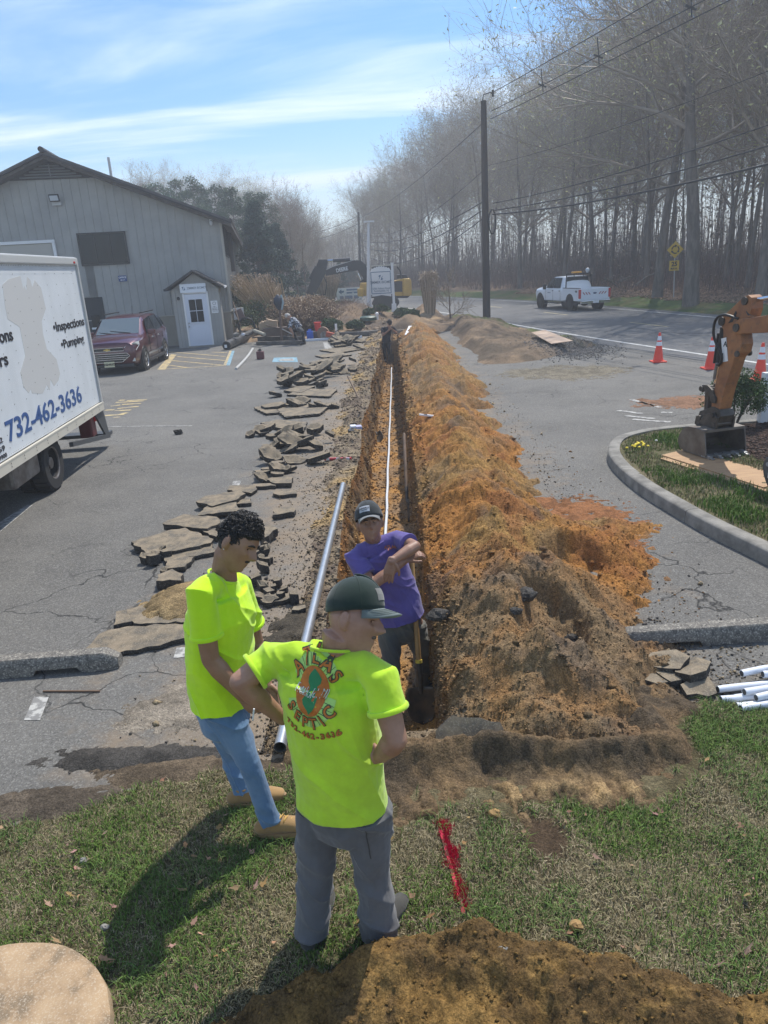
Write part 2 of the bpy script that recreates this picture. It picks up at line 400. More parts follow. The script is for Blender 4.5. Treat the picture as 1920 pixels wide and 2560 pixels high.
# ---------------- trench with the spoil heap, one continuous body of soil lofted along the trench
ty=[3.42]
while ty[-1]<47:ty.append(ty[-1]+max(.013,.0042*ty[-1]))
ty=np.array(ty)
def xL(y):return-.74-.0*y+.035*np.sin(y*1.3)
def xR(y):return np.interp(y,[4,5,8,12,20,30],[.16,.15,.12,.07,-.02,-.10])
def depth(y):return np.interp(y,[4,8,14,20,30],[.56,.62,.74,.84,.95])*sstep(3.84,4.06,y)*(1-sstep(29.6,29.9,y))
A_=np.linspace(0,1,46);Wl=np.linspace(0,1,34)[1:];Fl=np.linspace(0,1,40)[1:];Wr=np.linspace(0,1,34)[1:];Sp=np.linspace(0,1,190)[1:]
rng_=np.random.RandomState(4)
dumps=[]
yy=4.25
while yy<41:
 dumps.append((yy,.70+.16*rng_.rand()+.12*np.interp(yy,[4,6],[.6,0]),.50+.15*rng_.rand(),.62+.16*rng_.rand(),1.0))
 if rng_.rand()<.5:dumps.append((yy+.25*rng_.rand(),1.15+.3*rng_.rand(),.20+.2*rng_.rand(),.6+.2*rng_.rand(),1.0))
 yy+=.42+.22*rng_.rand()
dumps+=[(4.4,.6,.50,.55,1),(4.25,1.15,.30,.5,1),(4.05,.3,.28,.6,1),(4.05,1.1,.16,.4,1),(6.95,1.75,.17,.24,1),(6.5,1.45,.38,.42,1),(5.3,.78,.64,.62,1),(5.9,1.5,.30,.45,1),(6.2,1.62,.30,.5,1)]
def spoil_h(X,Y):
 h=np.full_like(X,-9.)
 w1=fbm(X*1.8,Y*1.8,4,11)*.20;w2=fbm(X*1.8+9,Y*1.8,4,23)*.20
 for(cy_,cx_,H,sl,q)in dumps:
  near_=(np.abs(Y[:,0]-cy_)<1.9)
  if not near_.any():continue
  d=np.sqrt((X[near_]+w1[near_]-cx_)**2+((Y[near_]+w2[near_]-cy_)*.95)**2+.004)
  h[near_]=np.maximum(h[near_],H*np.interp(cy_,[4,9,14,26,41],[1,1.0,.95,1.0,.85])-d*sl)
 for(cy_,cx_,rx,ry,dp)in((4.72,1.02,.22,.36,.30),(6.12,1.55,.27,.25,.24),(8.6,.9,.2,.3,.12),(11.4,1.0,.25,.35,.14),(15.2,.9,.25,.4,.14)):
  e=((X-cx_)/rx)**2+((Y-cy_)/ry)**2;h-=dp*np.exp(-e*e*e*.7)
 h+=fbm(X*2.2,Y*6,5,3,.6)*.075+fbm(X*13,Y*13,4,5,.6)*.030+fbm(X*42,Y*42,2,6)*.008-np.abs(fbm(X*3.2,Y*2.6,4,12))*.13+np.abs(fbm(X*1.6+4,Y*1.5,3,14))*.10
 cl_=np.clip(fbm(X*7,Y*7,2,8)-.35,0,1)*.10
 h+=cl_
 taper=1-sstep(39.5,43,Y)
 return np.where(h>-.5,h*taper-(1-taper)*.04,-.04)
rows=[];cols=[]
Yc=ty[:,None]
xl=xL(ty)[:,None];xr=xR(ty)[:,None];dp=depth(ty)[:,None]
tq=fbm(A_[None,:]*0+ty[:,None]*9,A_[None,:]*3,3,31)
# lip, left
x0_=np.interp(ty,[3.4,4.3,6,12,30],[-.99,-1.0,-1.15,-1.4,-1.6])[:,None];X1=x0_+(xl-x0_)*A_[None,:];Y1=Yc+0*X1
z1=-.035+.075*sstep(.05,.75,(A_[None,:]+fbm(X1*3.2,Y1*3.2,4,41)*.55))+fbm(X1*14,Y1*14,3,42)*.018+.02*A_[None,:]
z1+=np.clip(fbm(X1*4,Y1*4,3,43),0,1)*.16*A_[None,:]+np.clip(fbm(X1*9,Y1*9,3,44),0,1)*.08*A_[None,:]
lipf=np.interp(ty,[3.4,4.0,10,14],[.5,.5,.6,1.])[:,None]*sstep(3.5,3.8,ty)[:,None];z1=(z1+.035)*lipf-.035
edgeL=z1[:,-1:]
# left wall
t=Wl[None,:];zL=edgeL*(1-t)+(-dp)*t
Ywl=Yc+0*zL
ribs=fbm(Ywl*5+zL*2.0,zL*1.3,4,51)*.09+fbm(Ywl*22+zL*4,zL*2.2,4,52)*.035
Xwl=xl+.10*t**1.5+ribs*np.minimum(1,t*3)*(dp>.1)+.03*np.sin(math.pi*t)
# floor
u=Fl[None,:];Xf=(xl+.10)+(xr-xl-.10)*u;Yf=Yc+0*Xf
zF=-dp+fbm(Xf*6,Yf*6,4,61)*.03+fbm(Xf*25,Yf*25,3,62)*.014+.05*(np.abs(u-.5)*2)**4
zF=np.where(dp>.02,zF,.02+fbm(Xf*9,Yf*9,3,63)*.02)
# heap heights
span=np.interp(ty,[4,10,45],[2.9,2.4,2.4])[:,None]
Xs=(xr+.035)+(span)*(Sp[None,:]**1.05);Ys=Yc+0*Xs
zS=spoil_h(Xs,Ys)
rt=sstep(0,.12,Xs-xr-.035)
zS=np.maximum(zS,-.04)
zS=zS*rt+(1-rt)*np.minimum(zS,.18+.22*fbm(Ys*2.2,Xs*0,4,71))+.0
edgeR=zS[:,:1]
t=Wr[None,:];zR=zF[:,-1:]*(1-t)+edgeR*t;Ywr=Yc+0*zR
ribs=fbm(Ywr*6+zR*2,zR*1.1,4,81)*.07+fbm(Ywr*24-zR*3,zR*2.2,4,82)*.03
Xwr=xr+.035*t+.05*fbm(Ywr*3,zR*0,3,83)*t+ribs*np.minimum(1,(1-t)*3)*(dp>.1)
X=np.concatenate([X1,Xwl,Xf,Xwr,Xs],1);Y=np.concatenate([Y1,Ywl,Yf,Ywr,Ys],1);Z=np.concatenate([z1,zL,zF,zR,zS],1)
# outermost columns dive under the asphalt
Z[:,0]=-.045;Z[:,-1]=-.045
k_lip=X1.shape[1];k_w=k_lip+Xwl.shape[1];k_f=k_w+Xf.shape[1];k_r=k_f+Xwr.shape[1]
def soilcol(X,Y,Z):
 n1_=sstep(-.25,.3,fbm(X*1.1,Y*.8,4,91));n2_=sstep(-.1,.35,fbm(X*2.4,Y*1.6,4,92));n3_=sstep(.02,.45,fbm(X*3.1,Y*3,4,93))
 c=cmix(C_or,C_tan,n1_);c=cmix(c,C_red,n3_*.55)
 g_=np.clip((1-sstep(4.5,5.9,Y+fbm(X*2,Y*2,3,94)*1.2))*.85+n2_*.50+sstep(8.5,22,Y)*.42,0,1)
 c=cmix(c,C_gry,g_)
 c=cmix(c,C_or,sstep(.15,.45,fbm(X*3.3,Y*3.1,4,89))*.35)
 d_=sstep(.16,.5,fbm(X*2.7+5,Y*2.2,4,95))*.6
 return cmix(c,C_drk*1.6,d_)
Cc=soilcol(X,Y,Z)
# walls: layered, brown over tan ; lip: grey base stone
strat=np.zeros_like(X);strat[:,k_lip:k_w]=1;strat[:,k_f:k_r]=1
lay=np.clip(-Z/np.maximum(dp,.05),0,1)+fbm(X*3,Y*1.5,3,96)*.25
wc=cmix(np.array([.22,.155,.09]),np.array([.36,.21,.08]),sstep(.2,.8,lay));wc=cmix(wc,np.array([.13,.09,.055]),sstep(.0,.4,fbm(Y*9+X*3,Z*2,3,90))*.6)
wc=cmix(Cc*.8,wc,np.where(strat>.5,sstep(.0,.45,lay),1));Cc=np.where(strat[...,None]>.5,wc,Cc)
lipc=cmix(np.array([.24,.19,.13]),np.array([.15,.115,.085]),sstep(-.2,.3,fbm(X*5,Y*5,3,97)))
lipc=cmix(lipc,np.array([.36,.25,.12]),sstep(.1,.5,fbm(X*1.5,Y*1.1,3,98)))
Cc[:,:k_lip]=lipc[:,:k_lip]
fc=cmix(np.array([.36,.19,.06]),np.array([.24,.155,.085]),sstep(-.35,.25,fbm(X*5,Y*3,4,99)))
fc=cmix(fc,np.array([.20,.14,.08]),sstep(12,26,Y)*.5)
Cc[:,k_w:k_f]=fc[:,k_w:k_f]
nearend=1-sstep(3.84,4.1,Y);Cc=cmix(Cc,np.array([.22,.165,.105]),nearend*(X<.3))
ny,nx=X.shape
i=np.arange((ny-1)*(nx-1));r=i//(nx-1);c=i%(nx-1);a=r*nx+c
F=np.stack([a,a+1,a+nx+1,a+nx],-1)
TRV=np.stack([X,Y,Z],-1).reshape(-1,3)
soil=np_mesh('trench_and_spoil_heap',TRV,F,M_soil,cols=Cc.reshape(-1,3));struct(soil)
def heap_z(x,y):
 return float(spoil_h(np.array([[x]]),np.array([[y]]))[0,0])
# ---------------- near berm of trampled soil between trench and lawn, track prints
def lawn_edge(X):return np.interp(X,[-6,-2.4,-1.2,-.6,.2,1.4,1.7,2.2,6],[2.9,3.16,3.5,3.62,3.4,3.45,3.95,4.0,3.6])
def berm_h(X,Y):
 yl=3.42+.04*np.sin(X*5)
 h=.15*np.exp(-((Y-yl-.10)/.085)**2)*sstep(-.25,-.02,X)*(1-sstep(1.35,1.8,X))
 h+=.03*sstep(2.85,3.2,Y)*sstep(-.35,-.1,X)*(1-sstep(1.3,1.9,X))
 h+=.10*sstep(3.5,3.9,Y)*sstep(-.30,0,X)*(1-sstep(1.3,2.0,X))
 lug=(np.sin(X*2*math.pi/.16+Y*6)>.2)*np.exp(-((Y-3.22)/.11)**2)*.035*sstep(-.1,.05,X)*(1-sstep(1.1,1.4,X))
 lug2=(np.sin(Y*2*math.pi/.17)>.1)*np.exp(-((X+.66)/.10)**2)*.03*sstep(2.9,3.1,Y)*(1-sstep(3.9,4.2,Y))
 h+=lug+lug2
 h+=.06*np.exp(-((X+.60)/.35)**2)*sstep(3.0,3.3,Y)
 h+=fbm(X*7,Y*7,4,111)*.05+fbm(X*30,Y*30,2,112)*.013
 m=sstep(-.95,-.6,X+.4*fbm(X*3,Y*3,3,5))*(1-sstep(1.5,2.15,X+.5*fbm(X*3,Y*3,3,6)))*sstep(3.02,3.28,Y+.40*fbm(X*4,Y*4,4,7))*(1-sstep(4.1,4.35,Y))*np.where((X>-.85)&(X<.26),1-sstep(3.70,3.83,Y),1)
 return np.where(m>.02,(h+.035)*m-.035,-.045)
def berm_c(X,Y,Z):
 c=cmix(np.array([.165,.11,.06]),np.array([.095,.07,.045]),sstep(-.2,.3,fbm(X*5,Y*5,4,113)))
 c=cmix(c,np.array([.40,.27,.13]),np.exp(-((Y-3.2)/.14)**2)*.8*sstep(0,.3,X)*sstep(0.02,.06,Z))
 return cmix(c,np.array([.38,.26,.12]),np.exp(-((X+.66)/.13)**2)*.7)
struct(hfield('trampled_soil',np.arange(-1.4,2.4,.012),np.arange(2.5,4.4,.012),berm_h,berm_c,M_soil,mask=lambda X,Y:berm_h(X,Y)>-.0449))
# ---------------- foreground heap of ochre soil
def fg_h(X,Y):
 top=np.interp(X,[-1.3,-.9,-.5,-.1,.3,.7,1.2,1.6,2.4],[1.75,2.08,2.27,2.42,2.42,2.28,2.10,2.2,2.2])+.05*fbm(X*5,Y*0,3,121)
 ht=np.interp(X,[-1.2,-.8,-.2,.5,1.2,1.9],[.02,.08,.16,.20,.13,.09])
 d=top-Y
 h=ht*sstep(-.02,.16,d)*(1-.55*sstep(.22,.42,d))
 h+=-.03*np.exp(-((X-1.6)/.09)**2)*sstep(0,.1,d)
 h+=fbm(X*5,Y*5,3,122)*.05*sstep(-.02,.1,d)+fbm(X*14,Y*14,4,123)*.045*sstep(-.04,.06,d)+fbm(X*45,Y*45,3,124)*.006
 return np.where(d>-.05,h,-.04)-.02
def fg_c(X,Y,Z):
 c=cmix(C_och,np.array([.13,.08,.032]),sstep(-.2,.3,fbm(X*4,Y*4,3,125)))
 return cmix(c,np.array([.28,.17,.055]),sstep(.0,.4,fbm(X*9+3,Y*9,3,126))*.6)
struct(hfield('foreground_soil_heap',np.arange(-1.35,2.6,.008),np.arange(1.2,2.62,.008),fg_h,fg_c,M_soil))
# ---------------- lawn
def lawn_h(X,Y):
 e=lawn_edge(X)+.16*fbm(X*2.5,Y*2.5,4,131)
 return np.where(Y<e,.02+.02*fbm(X*2,Y*2,3,132)+.012*fbm(X*17,Y*17,2,133),-.04)*1.0+.0
def lawn_c(X,Y,Z):
 c=cmix(np.array([.085,.07,.035]),np.array([.15,.125,.07]),sstep(-.3,.3,fbm(X*4,Y*4,3,134)))
 dirt=np.exp(-(((X-.62)/.13)**2+((Y-2.93)/.16)**2))
 return cmix(c,np.array([.075,.05,.03]),np.clip(dirt*1.6,0,1))
xs_=np.arange(-6,6,.03)
struct(hfield('lawn',xs_,np.arange(-1.5,4.6,.03),lawn_h,lawn_c,M_soil,mask=lambda X,Y:lawn_h(X,Y)>-.039))
def blades(name,n,xr_,yr_,zf,keep,colf,hgt,wid,seed,lean=.6):
 R=np.random.RandomState(seed)
 x=R.uniform(*xr_,n);y=R.uniform(*yr_,n);k=keep(x,y,R);x=x[k];y=y[k];n=len(x)
 z=zf(x,y);a=R.uniform(0,2*math.pi,n);la=a+R.normal(0,.8,n)
 c,rr=colf(x,y,R)
 H=hgt*(.45+.8*R.rand(n))*rr;W=wid*(.6+.8*R.rand(n));ln=H*lean*(.2+1.3*R.rand(n))
 sx_=np.cos(a+1.57)*W;sy_=np.sin(a+1.57)*W;lx=np.cos(la)*ln;ly=np.sin(la)*ln
 P=np.zeros((n,5,3))
 P[:,0]=np.stack([x-sx_,y-sy_,z-.01],-1);P[:,1]=np.stack([x+sx_,y+sy_,z-.01],-1)
 hm=H*.6;P[:,2]=np.stack([x-sx_*.8+lx*.35,y-sy_*.8+ly*.35,z+hm],-1);P[:,3]=np.stack([x+sx_*.8+lx*.35,y+sy_*.8+ly*.35,z+hm],-1)
 P[:,4]=np.stack([x+lx,y+ly,z+np.maximum(H-ln*.35,.004)],-1)
 b_=np.arange(n)[:,None]*5
 F_=np.stack([b_+[0,1,3],b_+[0,3,2],b_+[2,3,4]],1).reshape(-1,3)
 o=np_mesh(name,P.reshape(-1,3),F_,M_blade,cols=np.repeat(c,5,0),smooth=False)
 o['kind']='stuff';return o
def in_bare(x,y):
 e=lawn_edge(x)+.16*fbm(x*2.5,y*2.5,4,131)
 b_=(berm_h(x,y)>.0)|(fg_h(x,y)>.015)|(y>e-.02)
 b_|=np.exp(-(((x-.62)/.12)**2+((y-2.93)/.15)**2))>.45
 b_|=(((x+1.75)**2+(y-1.82)**2)<.50**2)
 return b_
def keep1(x,y,R):return(~in_bare(x,y))&(R.rand(len(x))<.35+.65*sstep(-.25,.25,fbm(x*3,y*3,3,141)))
def col1(x,y,R):
 green=sstep(-.15,.3,fbm(x*1.2+2,y*1.6,3,142)+.50*sstep(.7,1.05,x)+.10*(x<-.8)-.12*np.exp(-(x+.9)**2/.3)*(y>2.4))
 t_=R.rand(len(x))<green*.78+.08
 g1=np.array([.10,.165,.03])*(.6+.8*R.rand(len(x)))[:,None];d1=np.array([.30,.26,.14])*(.5+.7*R.rand(len(x)))[:,None]
 return np.where(t_[:,None],g1,d1),np.where(t_,1.1,.65)
zlawn=lambda x,y:lawn_h(x,y)
lb=blades('grass',210000,(-2.7,2.7),(1.15,4.1),zlawn,keep1,col1,.045,.0018,5,lean=1.0)
tag_later=[]
def keep2(x,y,R):return(~in_bare(x,y))
def col2(x,y,R):
 return np.array([.36,.30,.19])*(.45+.75*R.rand(len(x)))[:,None],np.full(len(x),.5)
lb2=blades('dry_thatch',130000,(-2.7,2.7),(1.15,4.1),zlawn,keep2,col2,.032,.0016,6,lean=2.6)
def keep3(x,y,R):return(~in_bare(x,y))&(fbm(x*3.2,y*3.2,2,151)+.25*sstep(.8,1.2,x)-.1>.12)
def col3(x,y,R):return np.array([.10,.165,.04])*(.6+.8*R.rand(len(x)))[:,None],np.full(len(x),1.)
lb3=blades('tall_grass_tufts',70000,(-2.7,2.7),(1.15,4.1),zlawn,keep3,col3,.06,.0019,8,lean=1.1)
# ---------------- kerbed island on the right
curb_pts=[(3.9,4.0,0),(3.52,5.2,0),(3.3,6.2,0),(3.1,6.95,0),(2.96,7.7,0),(2.84,8.6,0),(2.84,9.6,0),(2.99,10.35,0),(3.3,10.95,0),(3.85,11.33,0),(4.6,11.5,0),(5.6,11.6,0),(8.2,11.7,0)]
CS=cr_spline(curb_pts,8)
M_conc=mat('kerb_concrete',(.27,.255,.225),.9,c2=(.15,.142,.125),scale=5,detail=9,bump=.004,bscale=80,fine=(.12,.12,.11),fscale=120)
curb=struct(empty('kerb',(2.9,9,0)))
def arc_split(line,L,gap=.008):
 out=[[line[0]]];s=0
 for i in range(1,len(line)):
  s+=(line[i]-line[i-1]).length;out[-1].append(line[i])
  if s>L:out.append([line[i]+(line[min(i+1,len(line)-1)]-line[i]).normalized()*gap]);s=0
 return[o for o in out if len(o)>1]
CSf=[]
for i in range(len(CS)-1):
 for k in range(3):CSf.append(CS[i].lerp(CS[i+1],k/3))
CSf.append(CS[-1])
for seg in arc_split(CSf,1.75):
 prof=[(-.02,-.05),(-.012,.12),(.0,.136),(.025,.145),(.13,.147),(.15,.14),(.155,-.05)]
 L_=[off(seg,p[0])for p in prof];n=len(seg);b=MB()
 vs=[(p.x,p.y,prof[j][1])for j in range(len(prof))for p in L_[j]]
 fs=[(j*n+i,(j+1)*n+i,(j+1)*n+i+1,j*n+i+1)for j in range(len(prof)-1)for i in range(n-1)]
 fs+=[tuple(j*n for j in range(len(prof)))[::-1],tuple(j*n+n-1 for j in range(len(prof)))]
 o=b.add(vs,fs).build('kerb_section',M_conc,curb,smooth=True);o.matrix_parent_inverse=Matrix.Translation((-2.9,-9,0))
def isl_x(Y):return np.interp(Y,[p[1]for p in curb_pts],[p[0]for p in curb_pts])
def isl_in(X,Y):
 q=np.minimum(X-isl_x(Y)-.10,np.interp(X,[2.9,3.3,3.85,4.6,5.6,8.2],[10.3,10.85,11.22,11.39,11.48,11.58])-Y)
 return q
def isl_h(X,Y):return np.where(isl_in(X,Y)>0,.125+.03*fbm(X*2,Y*2,3,161)+.015*fbm(X*12,Y*12,3,162)+.03*sstep(0,1.5,isl_in(X,Y)),-.04)
def isl_c(X,Y,Z):
 c=cmix(np.array([.12,.11,.055]),np.array([.17,.145,.085]),sstep(-.3,.3,fbm(X*3,Y*3,3,163)))
 mul=sstep(4.55,4.75,X+.1*(Y-9))*sstep(8.6,9.0,Y)
 return cmix(c,np.array([.05,.038,.03]),mul)
struct(hfield('island_turf',np.arange(2.7,8.2,.035),np.arange(4.2,11.8,.035),isl_h,isl_c,M_soil))
def on_ply(x,y):
 u_=(y-7.85)/(9.9-7.85);return(u_>-.05)&(u_<1.02)&(x>4.02-.56*u_)&(x<4.68-.74*u_)
mulch=lambda x,y:(x+.1*(y-9)>4.6)&(y>8.7)
def keep4(x,y,R):return(isl_in(x,y)>.08)&~mulch(x,y)&~on_ply(x,y)&(R.rand(len(x))<.5+.5*sstep(-.1,.3,fbm(x*2,y*2,3,165)+.6*sstep(4.0,4.3,x)*(1-sstep(8.3,8.6,y))-.2))
def col4(x,y,R):
 gr=sstep(-.2,.3,fbm(x*1.5,y*1.5,3,166)+.7*sstep(3.85,4.2,x)*(1-sstep(8.2,8.5,y)));t_=R.rand(len(x))<.3+.65*gr
 return np.where(t_[:,None],np.array([.10,.18,.03])*(.6+.8*R.rand(len(x)))[:,None],np.array([.30,.26,.14])*(.5+.7*R.rand(len(x)))[:,None]),np.where(gr>.6,1.6,.8)
lb4=blades('island_grass',90000,(2.9,6.5),(5.5,11.5),lambda x,y:isl_h(x,y),keep4,col4,.06,.004,9)
# bark mulch chips
def chips(name,n,pts,zf,size,cols,m,seed,flat=.35,cat=None):
 R=np.random.RandomState(seed)
 base=np.array([(1,0,0),(-1,0,0),(0,1,0),(0,-1,0),(0,0,1),(0,0,-1)],float)
 Fb=np.array([(0,2,4),(2,1,4),(1,3,4),(3,0,4),(2,0,5),(1,2,5),(3,1,5),(0,3,5)])
 x,y=pts;n=len(x);z=zf(x,y)
 S=size(R,n)
 V=np.repeat(base[None],n,0)*(1+.45*R.uniform(-1,1,(n,6,1)))+R.uniform(-.35,.35,(n,6,3))
 V[:,:,2]*=flat;V[:,:,0]*=1+.5*R.rand(n)[:,None]
 a=R.uniform(0,6.28,n);ca=np.cos(a)[:,None];sa=np.sin(a)[:,None]
 tx=V[:,:,0]*ca-V[:,:,1]*sa;ty_=V[:,:,0]*sa+V[:,:,1]*ca
 V[:,:,0]=tx;V[:,:,1]=ty_;V*=S[:,None,None]
 V+=np.stack([x,y,z+S*flat*.35],-1)[:,None,:]
 F_=(Fb[None]+np.arange(n)[:,None,None]*6).reshape(-1,3)
 o=np_mesh(name,V.reshape(-1,3),F_,m,cols=np.repeat(cols(R,n,x,y),6,0),smooth=False);o['kind']='stuff';return o
R=np.random.RandomState(3)
x=R.uniform(4.4,7.8,9000);y=R.uniform(8.6,11.5,9000);k=(isl_in(x,y)>.08)&mulch(x,y);x=x[k];y=y[k]
mu=chips('bark_mulch',0,(x,y),lambda a,b_:isl_h(a,b_),lambda R,n:.012+.02*R.rand(n),lambda R,n,x,y:np.array([.07,.045,.035])*(.5+1.6*R.rand(n))[:,None],M_soil,1)
# ---------------- torn up verge between lot and road, planting bed at the end of the lot
def edge_near(Y):
 return np.interp(Y,[p[1]for p in near],[p[0]for p in near])
def verge_h(X,Y):
 rd=edge_near(Y)-.85
 right=(1-sstep(-.5,.15,X-rd))*sstep(2.0,2.75,X+.3*fbm(X*0,Y*.8,2,7))
 lowb=np.interp(X,[2.2,3.4,4.2,5.2,6.4],[20.4,20.6,21.2,22.2,23.5])+.5*fbm(X*1.5,Y*1.2,3,171)
 front=sstep(0,1.2,Y-lowb)
 h=.16+.22*np.exp(-((X-3.6)/1.3)**2)*sstep(22,26,Y)+.18*fbm(X*.9,Y*.5,4,172)+.05*fbm(X*4,Y*3,3,173)+.02*fbm(X*15,Y*12,2,174)
 h+=.25*np.exp(-(((X-2.8)/1.0)**2+((Y-31)/4)**2))
 return np.where(front*right>.01,(h+.03)*front*right-.04,-.05)
def verge_c(X,Y,Z):
 c=cmix(np.array([.17,.125,.085]),np.array([.11,.085,.06]),sstep(-.2,.3,fbm(X*1.5,Y*1.,4,175)))
 c=cmix(c,np.array([.30,.21,.13]),sstep(.1,.5,fbm(X*1.1+4,Y*.8,3,176))*.7)
 gr=np.exp(-((X-(edge_near(Y)-1.5))/.7)**2)*sstep(-.2,.3,fbm(X*2,Y*1,3,177))
 gv=np.exp(-(((X-5.2)/.7)**2+((Y-23.2)/1.6)**2))
 c=cmix(c,np.array([.17,.155,.14]),np.clip(gv*1.0,0,1))
 return cmix(c,np.array([.10,.13,.04]),np.clip(gr,0,1)*.8*sstep(23,25,Y))
struct(hfield('torn_up_verge',np.arange(2.0,8.2,.05),np.concatenate([np.arange(19.5,32,.06),np.arange(32,62,.2)]),verge_h,verge_c,M_soil,mask=lambda X,Y:verge_h(X,Y)>-.049))
def bed_h(X,Y):
 rd=edge_near(Y)-.9
 left=sstep(-9,-7.4,X+.3*(Y-32)*0);right=1-sstep(-1.2,.1,X-np.minimum(rd,40))
 fr=sstep(31.8,32.8,Y)
 h=.10+.30*fbm(X*.45,Y*.3,3,181)+.10*fbm(X*2,Y*1.3,3,182)+.03*fbm(X*8,Y*6,2,183)
 h+=.75*np.exp(-(((X+2.6)/1.6)**2+((Y-41)/2.6)**2))+.55*np.exp(-(((X+4.6)/1.2)**2+((Y-37)/2)**2))+.8*np.exp(-(((X-1.3)/.8)**2+((Y-39)/1.7)**2))
 h+=.35*np.exp(-(((X-.6)/1.0)**2+((Y-34)/1.3)**2))*(np.abs(X+.4)>.0)
 tr=np.exp(-((X+.42)/.5)**2)*(1-sstep(31,33,Y))
 return np.where(fr*left*right>.01,(np.maximum(h,.02)+.05)*fr*left*right-.05,-.05)
def bed_c(X,Y,Z):
 c=cmix(np.array([.20,.14,.09]),np.array([.12,.09,.065]),sstep(-.2,.3,fbm(X*1.2,Y*.8,4,184)))
 c=cmix(c,np.array([.33,.23,.14]),sstep(.15,.5,fbm(X*.8+4,Y*.5,3,186)))
 return cmix(c,np.array([.09,.125,.04]),sstep(46,50,Y+X*.3+3*fbm(X*.5,Y*.5,2,187))*.9)
struct(hfield('planting_bed',np.arange(-9,5.2,.08),np.concatenate([np.arange(31.6,46,.09),np.arange(46,70,.4)]),bed_h,bed_c,M_soil,mask=lambda X,Y:bed_h(X,Y)>-.049))
# ---------------- bank and forest floor across the road
FE=off(NS,RW+.9)
fe_y=np.array([p.y for p in FE]);fe_x=np.array([p.x for p in FE])
def far_edge(Y):return np.interp(Y,fe_y,fe_x)
def bank_h(X,Y):
 d=X-far_edge(Y);
 return np.where(d>0,-.03+.32*sstep(0,3.2,d)+.5*sstep(3,14,d)+.12*fbm(X*.5,Y*.4,3,191)*sstep(0,2,d)+.04*fbm(X*3,Y*3,2,192),-.06)
def bank_c(X,Y,Z):
 d=X-far_edge(Y)+1.2*fbm(X*.6,Y*.4,3,193)
 g_=cmix(np.array([.075,.115,.030]),np.array([.13,.12,.05]),sstep(-.1,.4,fbm(X*1.2,Y*.8,3,194)))
 lf=cmix(np.array([.20,.13,.085]),np.array([.13,.09,.06]),sstep(-.2,.2,fbm(X*5,Y*5,3,195)))
 return cmix(g_,lf,sstep(2.6,4.2,d))
xs_b=np.concatenate([np.linspace(-150,-20,60),np.arange(-19,8,.5),np.arange(8,26,.16),np.linspace(27,200,60)])
ys_b=np.concatenate([np.arange(8,50,.22),np.linspace(50,250,160)])
struct(hfield('wooded_bank',xs_b,ys_b,bank_h,bank_c,M_soil,mask=lambda X,Y:X>far_edge(Y)-1.2))
# leaf litter chips on the bank
R=np.random.RandomState(33)
n=26000;y=R.uniform(17,60,n);d=2.4+np.abs(R.normal(0,4.2,n));x=far_edge(y)+d
lit=chips('leaf_litter',0,(x,y),lambda a,b_:bank_h(a,b_),lambda R,n:.03+.045*R.rand(n),lambda R,n,x,y:np.array([.27,.18,.12])*(.4+1.2*R.rand(n))[:,None],M_soil,12,flat=.5)
# crumbs and clods
R=np.random.RandomState(21)
n=34000;y=3.6+R.exponential(5.5,n);x=R.uniform(.15,2.6,n);z0=None
k=(y<38);x=x[k];y=y[k]
hz=np.array(spoil_h(x[None].T,y[None].T)).ravel()if False else None
def heap_many(x,y):
 o=np.argsort(y);inv=np.empty_like(o);inv[o]=np.arange(len(o))
 return spoil_h(x[o][:,None],y[o][:,None]).ravel()[inv]
hz=heap_many(x,y)
keep=(hz>.02)|(R.rand(len(x))<.10*np.exp(-(x-1.8)*1.5))
x=x[keep];y=y[keep];hz=np.maximum(hz[keep],0)
cl1=chips('soil_clods',0,(x,y),lambda a,b_:hz,lambda R,n:.003+.008*R.rand(n)**3+.022*(R.rand(n)>.994),lambda R,n,x,y:soilcol(x[:,None],y[:,None],x[:,None]*0)[:,0]*(.7+.6*R.rand(n))[:,None],M_soil,2,flat=.7)
n=7500;x=np.concatenate([-.8-np.abs(R.normal(0,.45,n)),1.75+np.abs(R.normal(0,.35,n//3)),R.uniform(1.2,2.6,1500)]);y=np.concatenate([3.5+R.exponential(7,n),4+R.exponential(5,n//3),R.uniform(3.8,5,1500)])
k=(y<32)&(x>-3.5);x=x[k];y=y[k]
cl2=chips('loose_rubble',0,(x,y),lambda a,b_:a*0+.004,lambda R,n:.002+.010*R.rand(n)**3+.022*(R.rand(n)>.995),lambda R,n,x,y:np.where((R.rand(n)<.5)[:,None],np.array([.30,.23,.14]),np.array([.10,.09,.08]))*(.5+1.0*R.rand(n))[:,None],M_soil,4,flat=.8)
n=7000;x=R.uniform(-1.2,2.5,n);y=R.uniform(1.25,2.55,n);h_=fg_h(x,y);k=h_>.02;x=x[k];y=y[k];h_=h_[k]
cl3=chips('ochre_clods',0,(x,y),lambda a,b_:h_,lambda R,n:.002+.009*R.rand(n)**3,lambda R,n,x,y:np.array([.21,.125,.04])*(.6+.8*R.rand(n))[:,None],M_soil,5,flat=.8)
n=2600;x=R.normal(5.3,.55,n);y=R.normal(23.2,1.1,n);h_=np.maximum(verge_h(x,y),.006)
cl4=chips('gravel',0,(x,y),lambda a,b_:h_,lambda R,n:.012+.016*R.rand(n),lambda R,n,x,y:np.array([.24,.22,.20])*(.5+.8*R.rand(n))[:,None],M_soil,6,flat=.8)
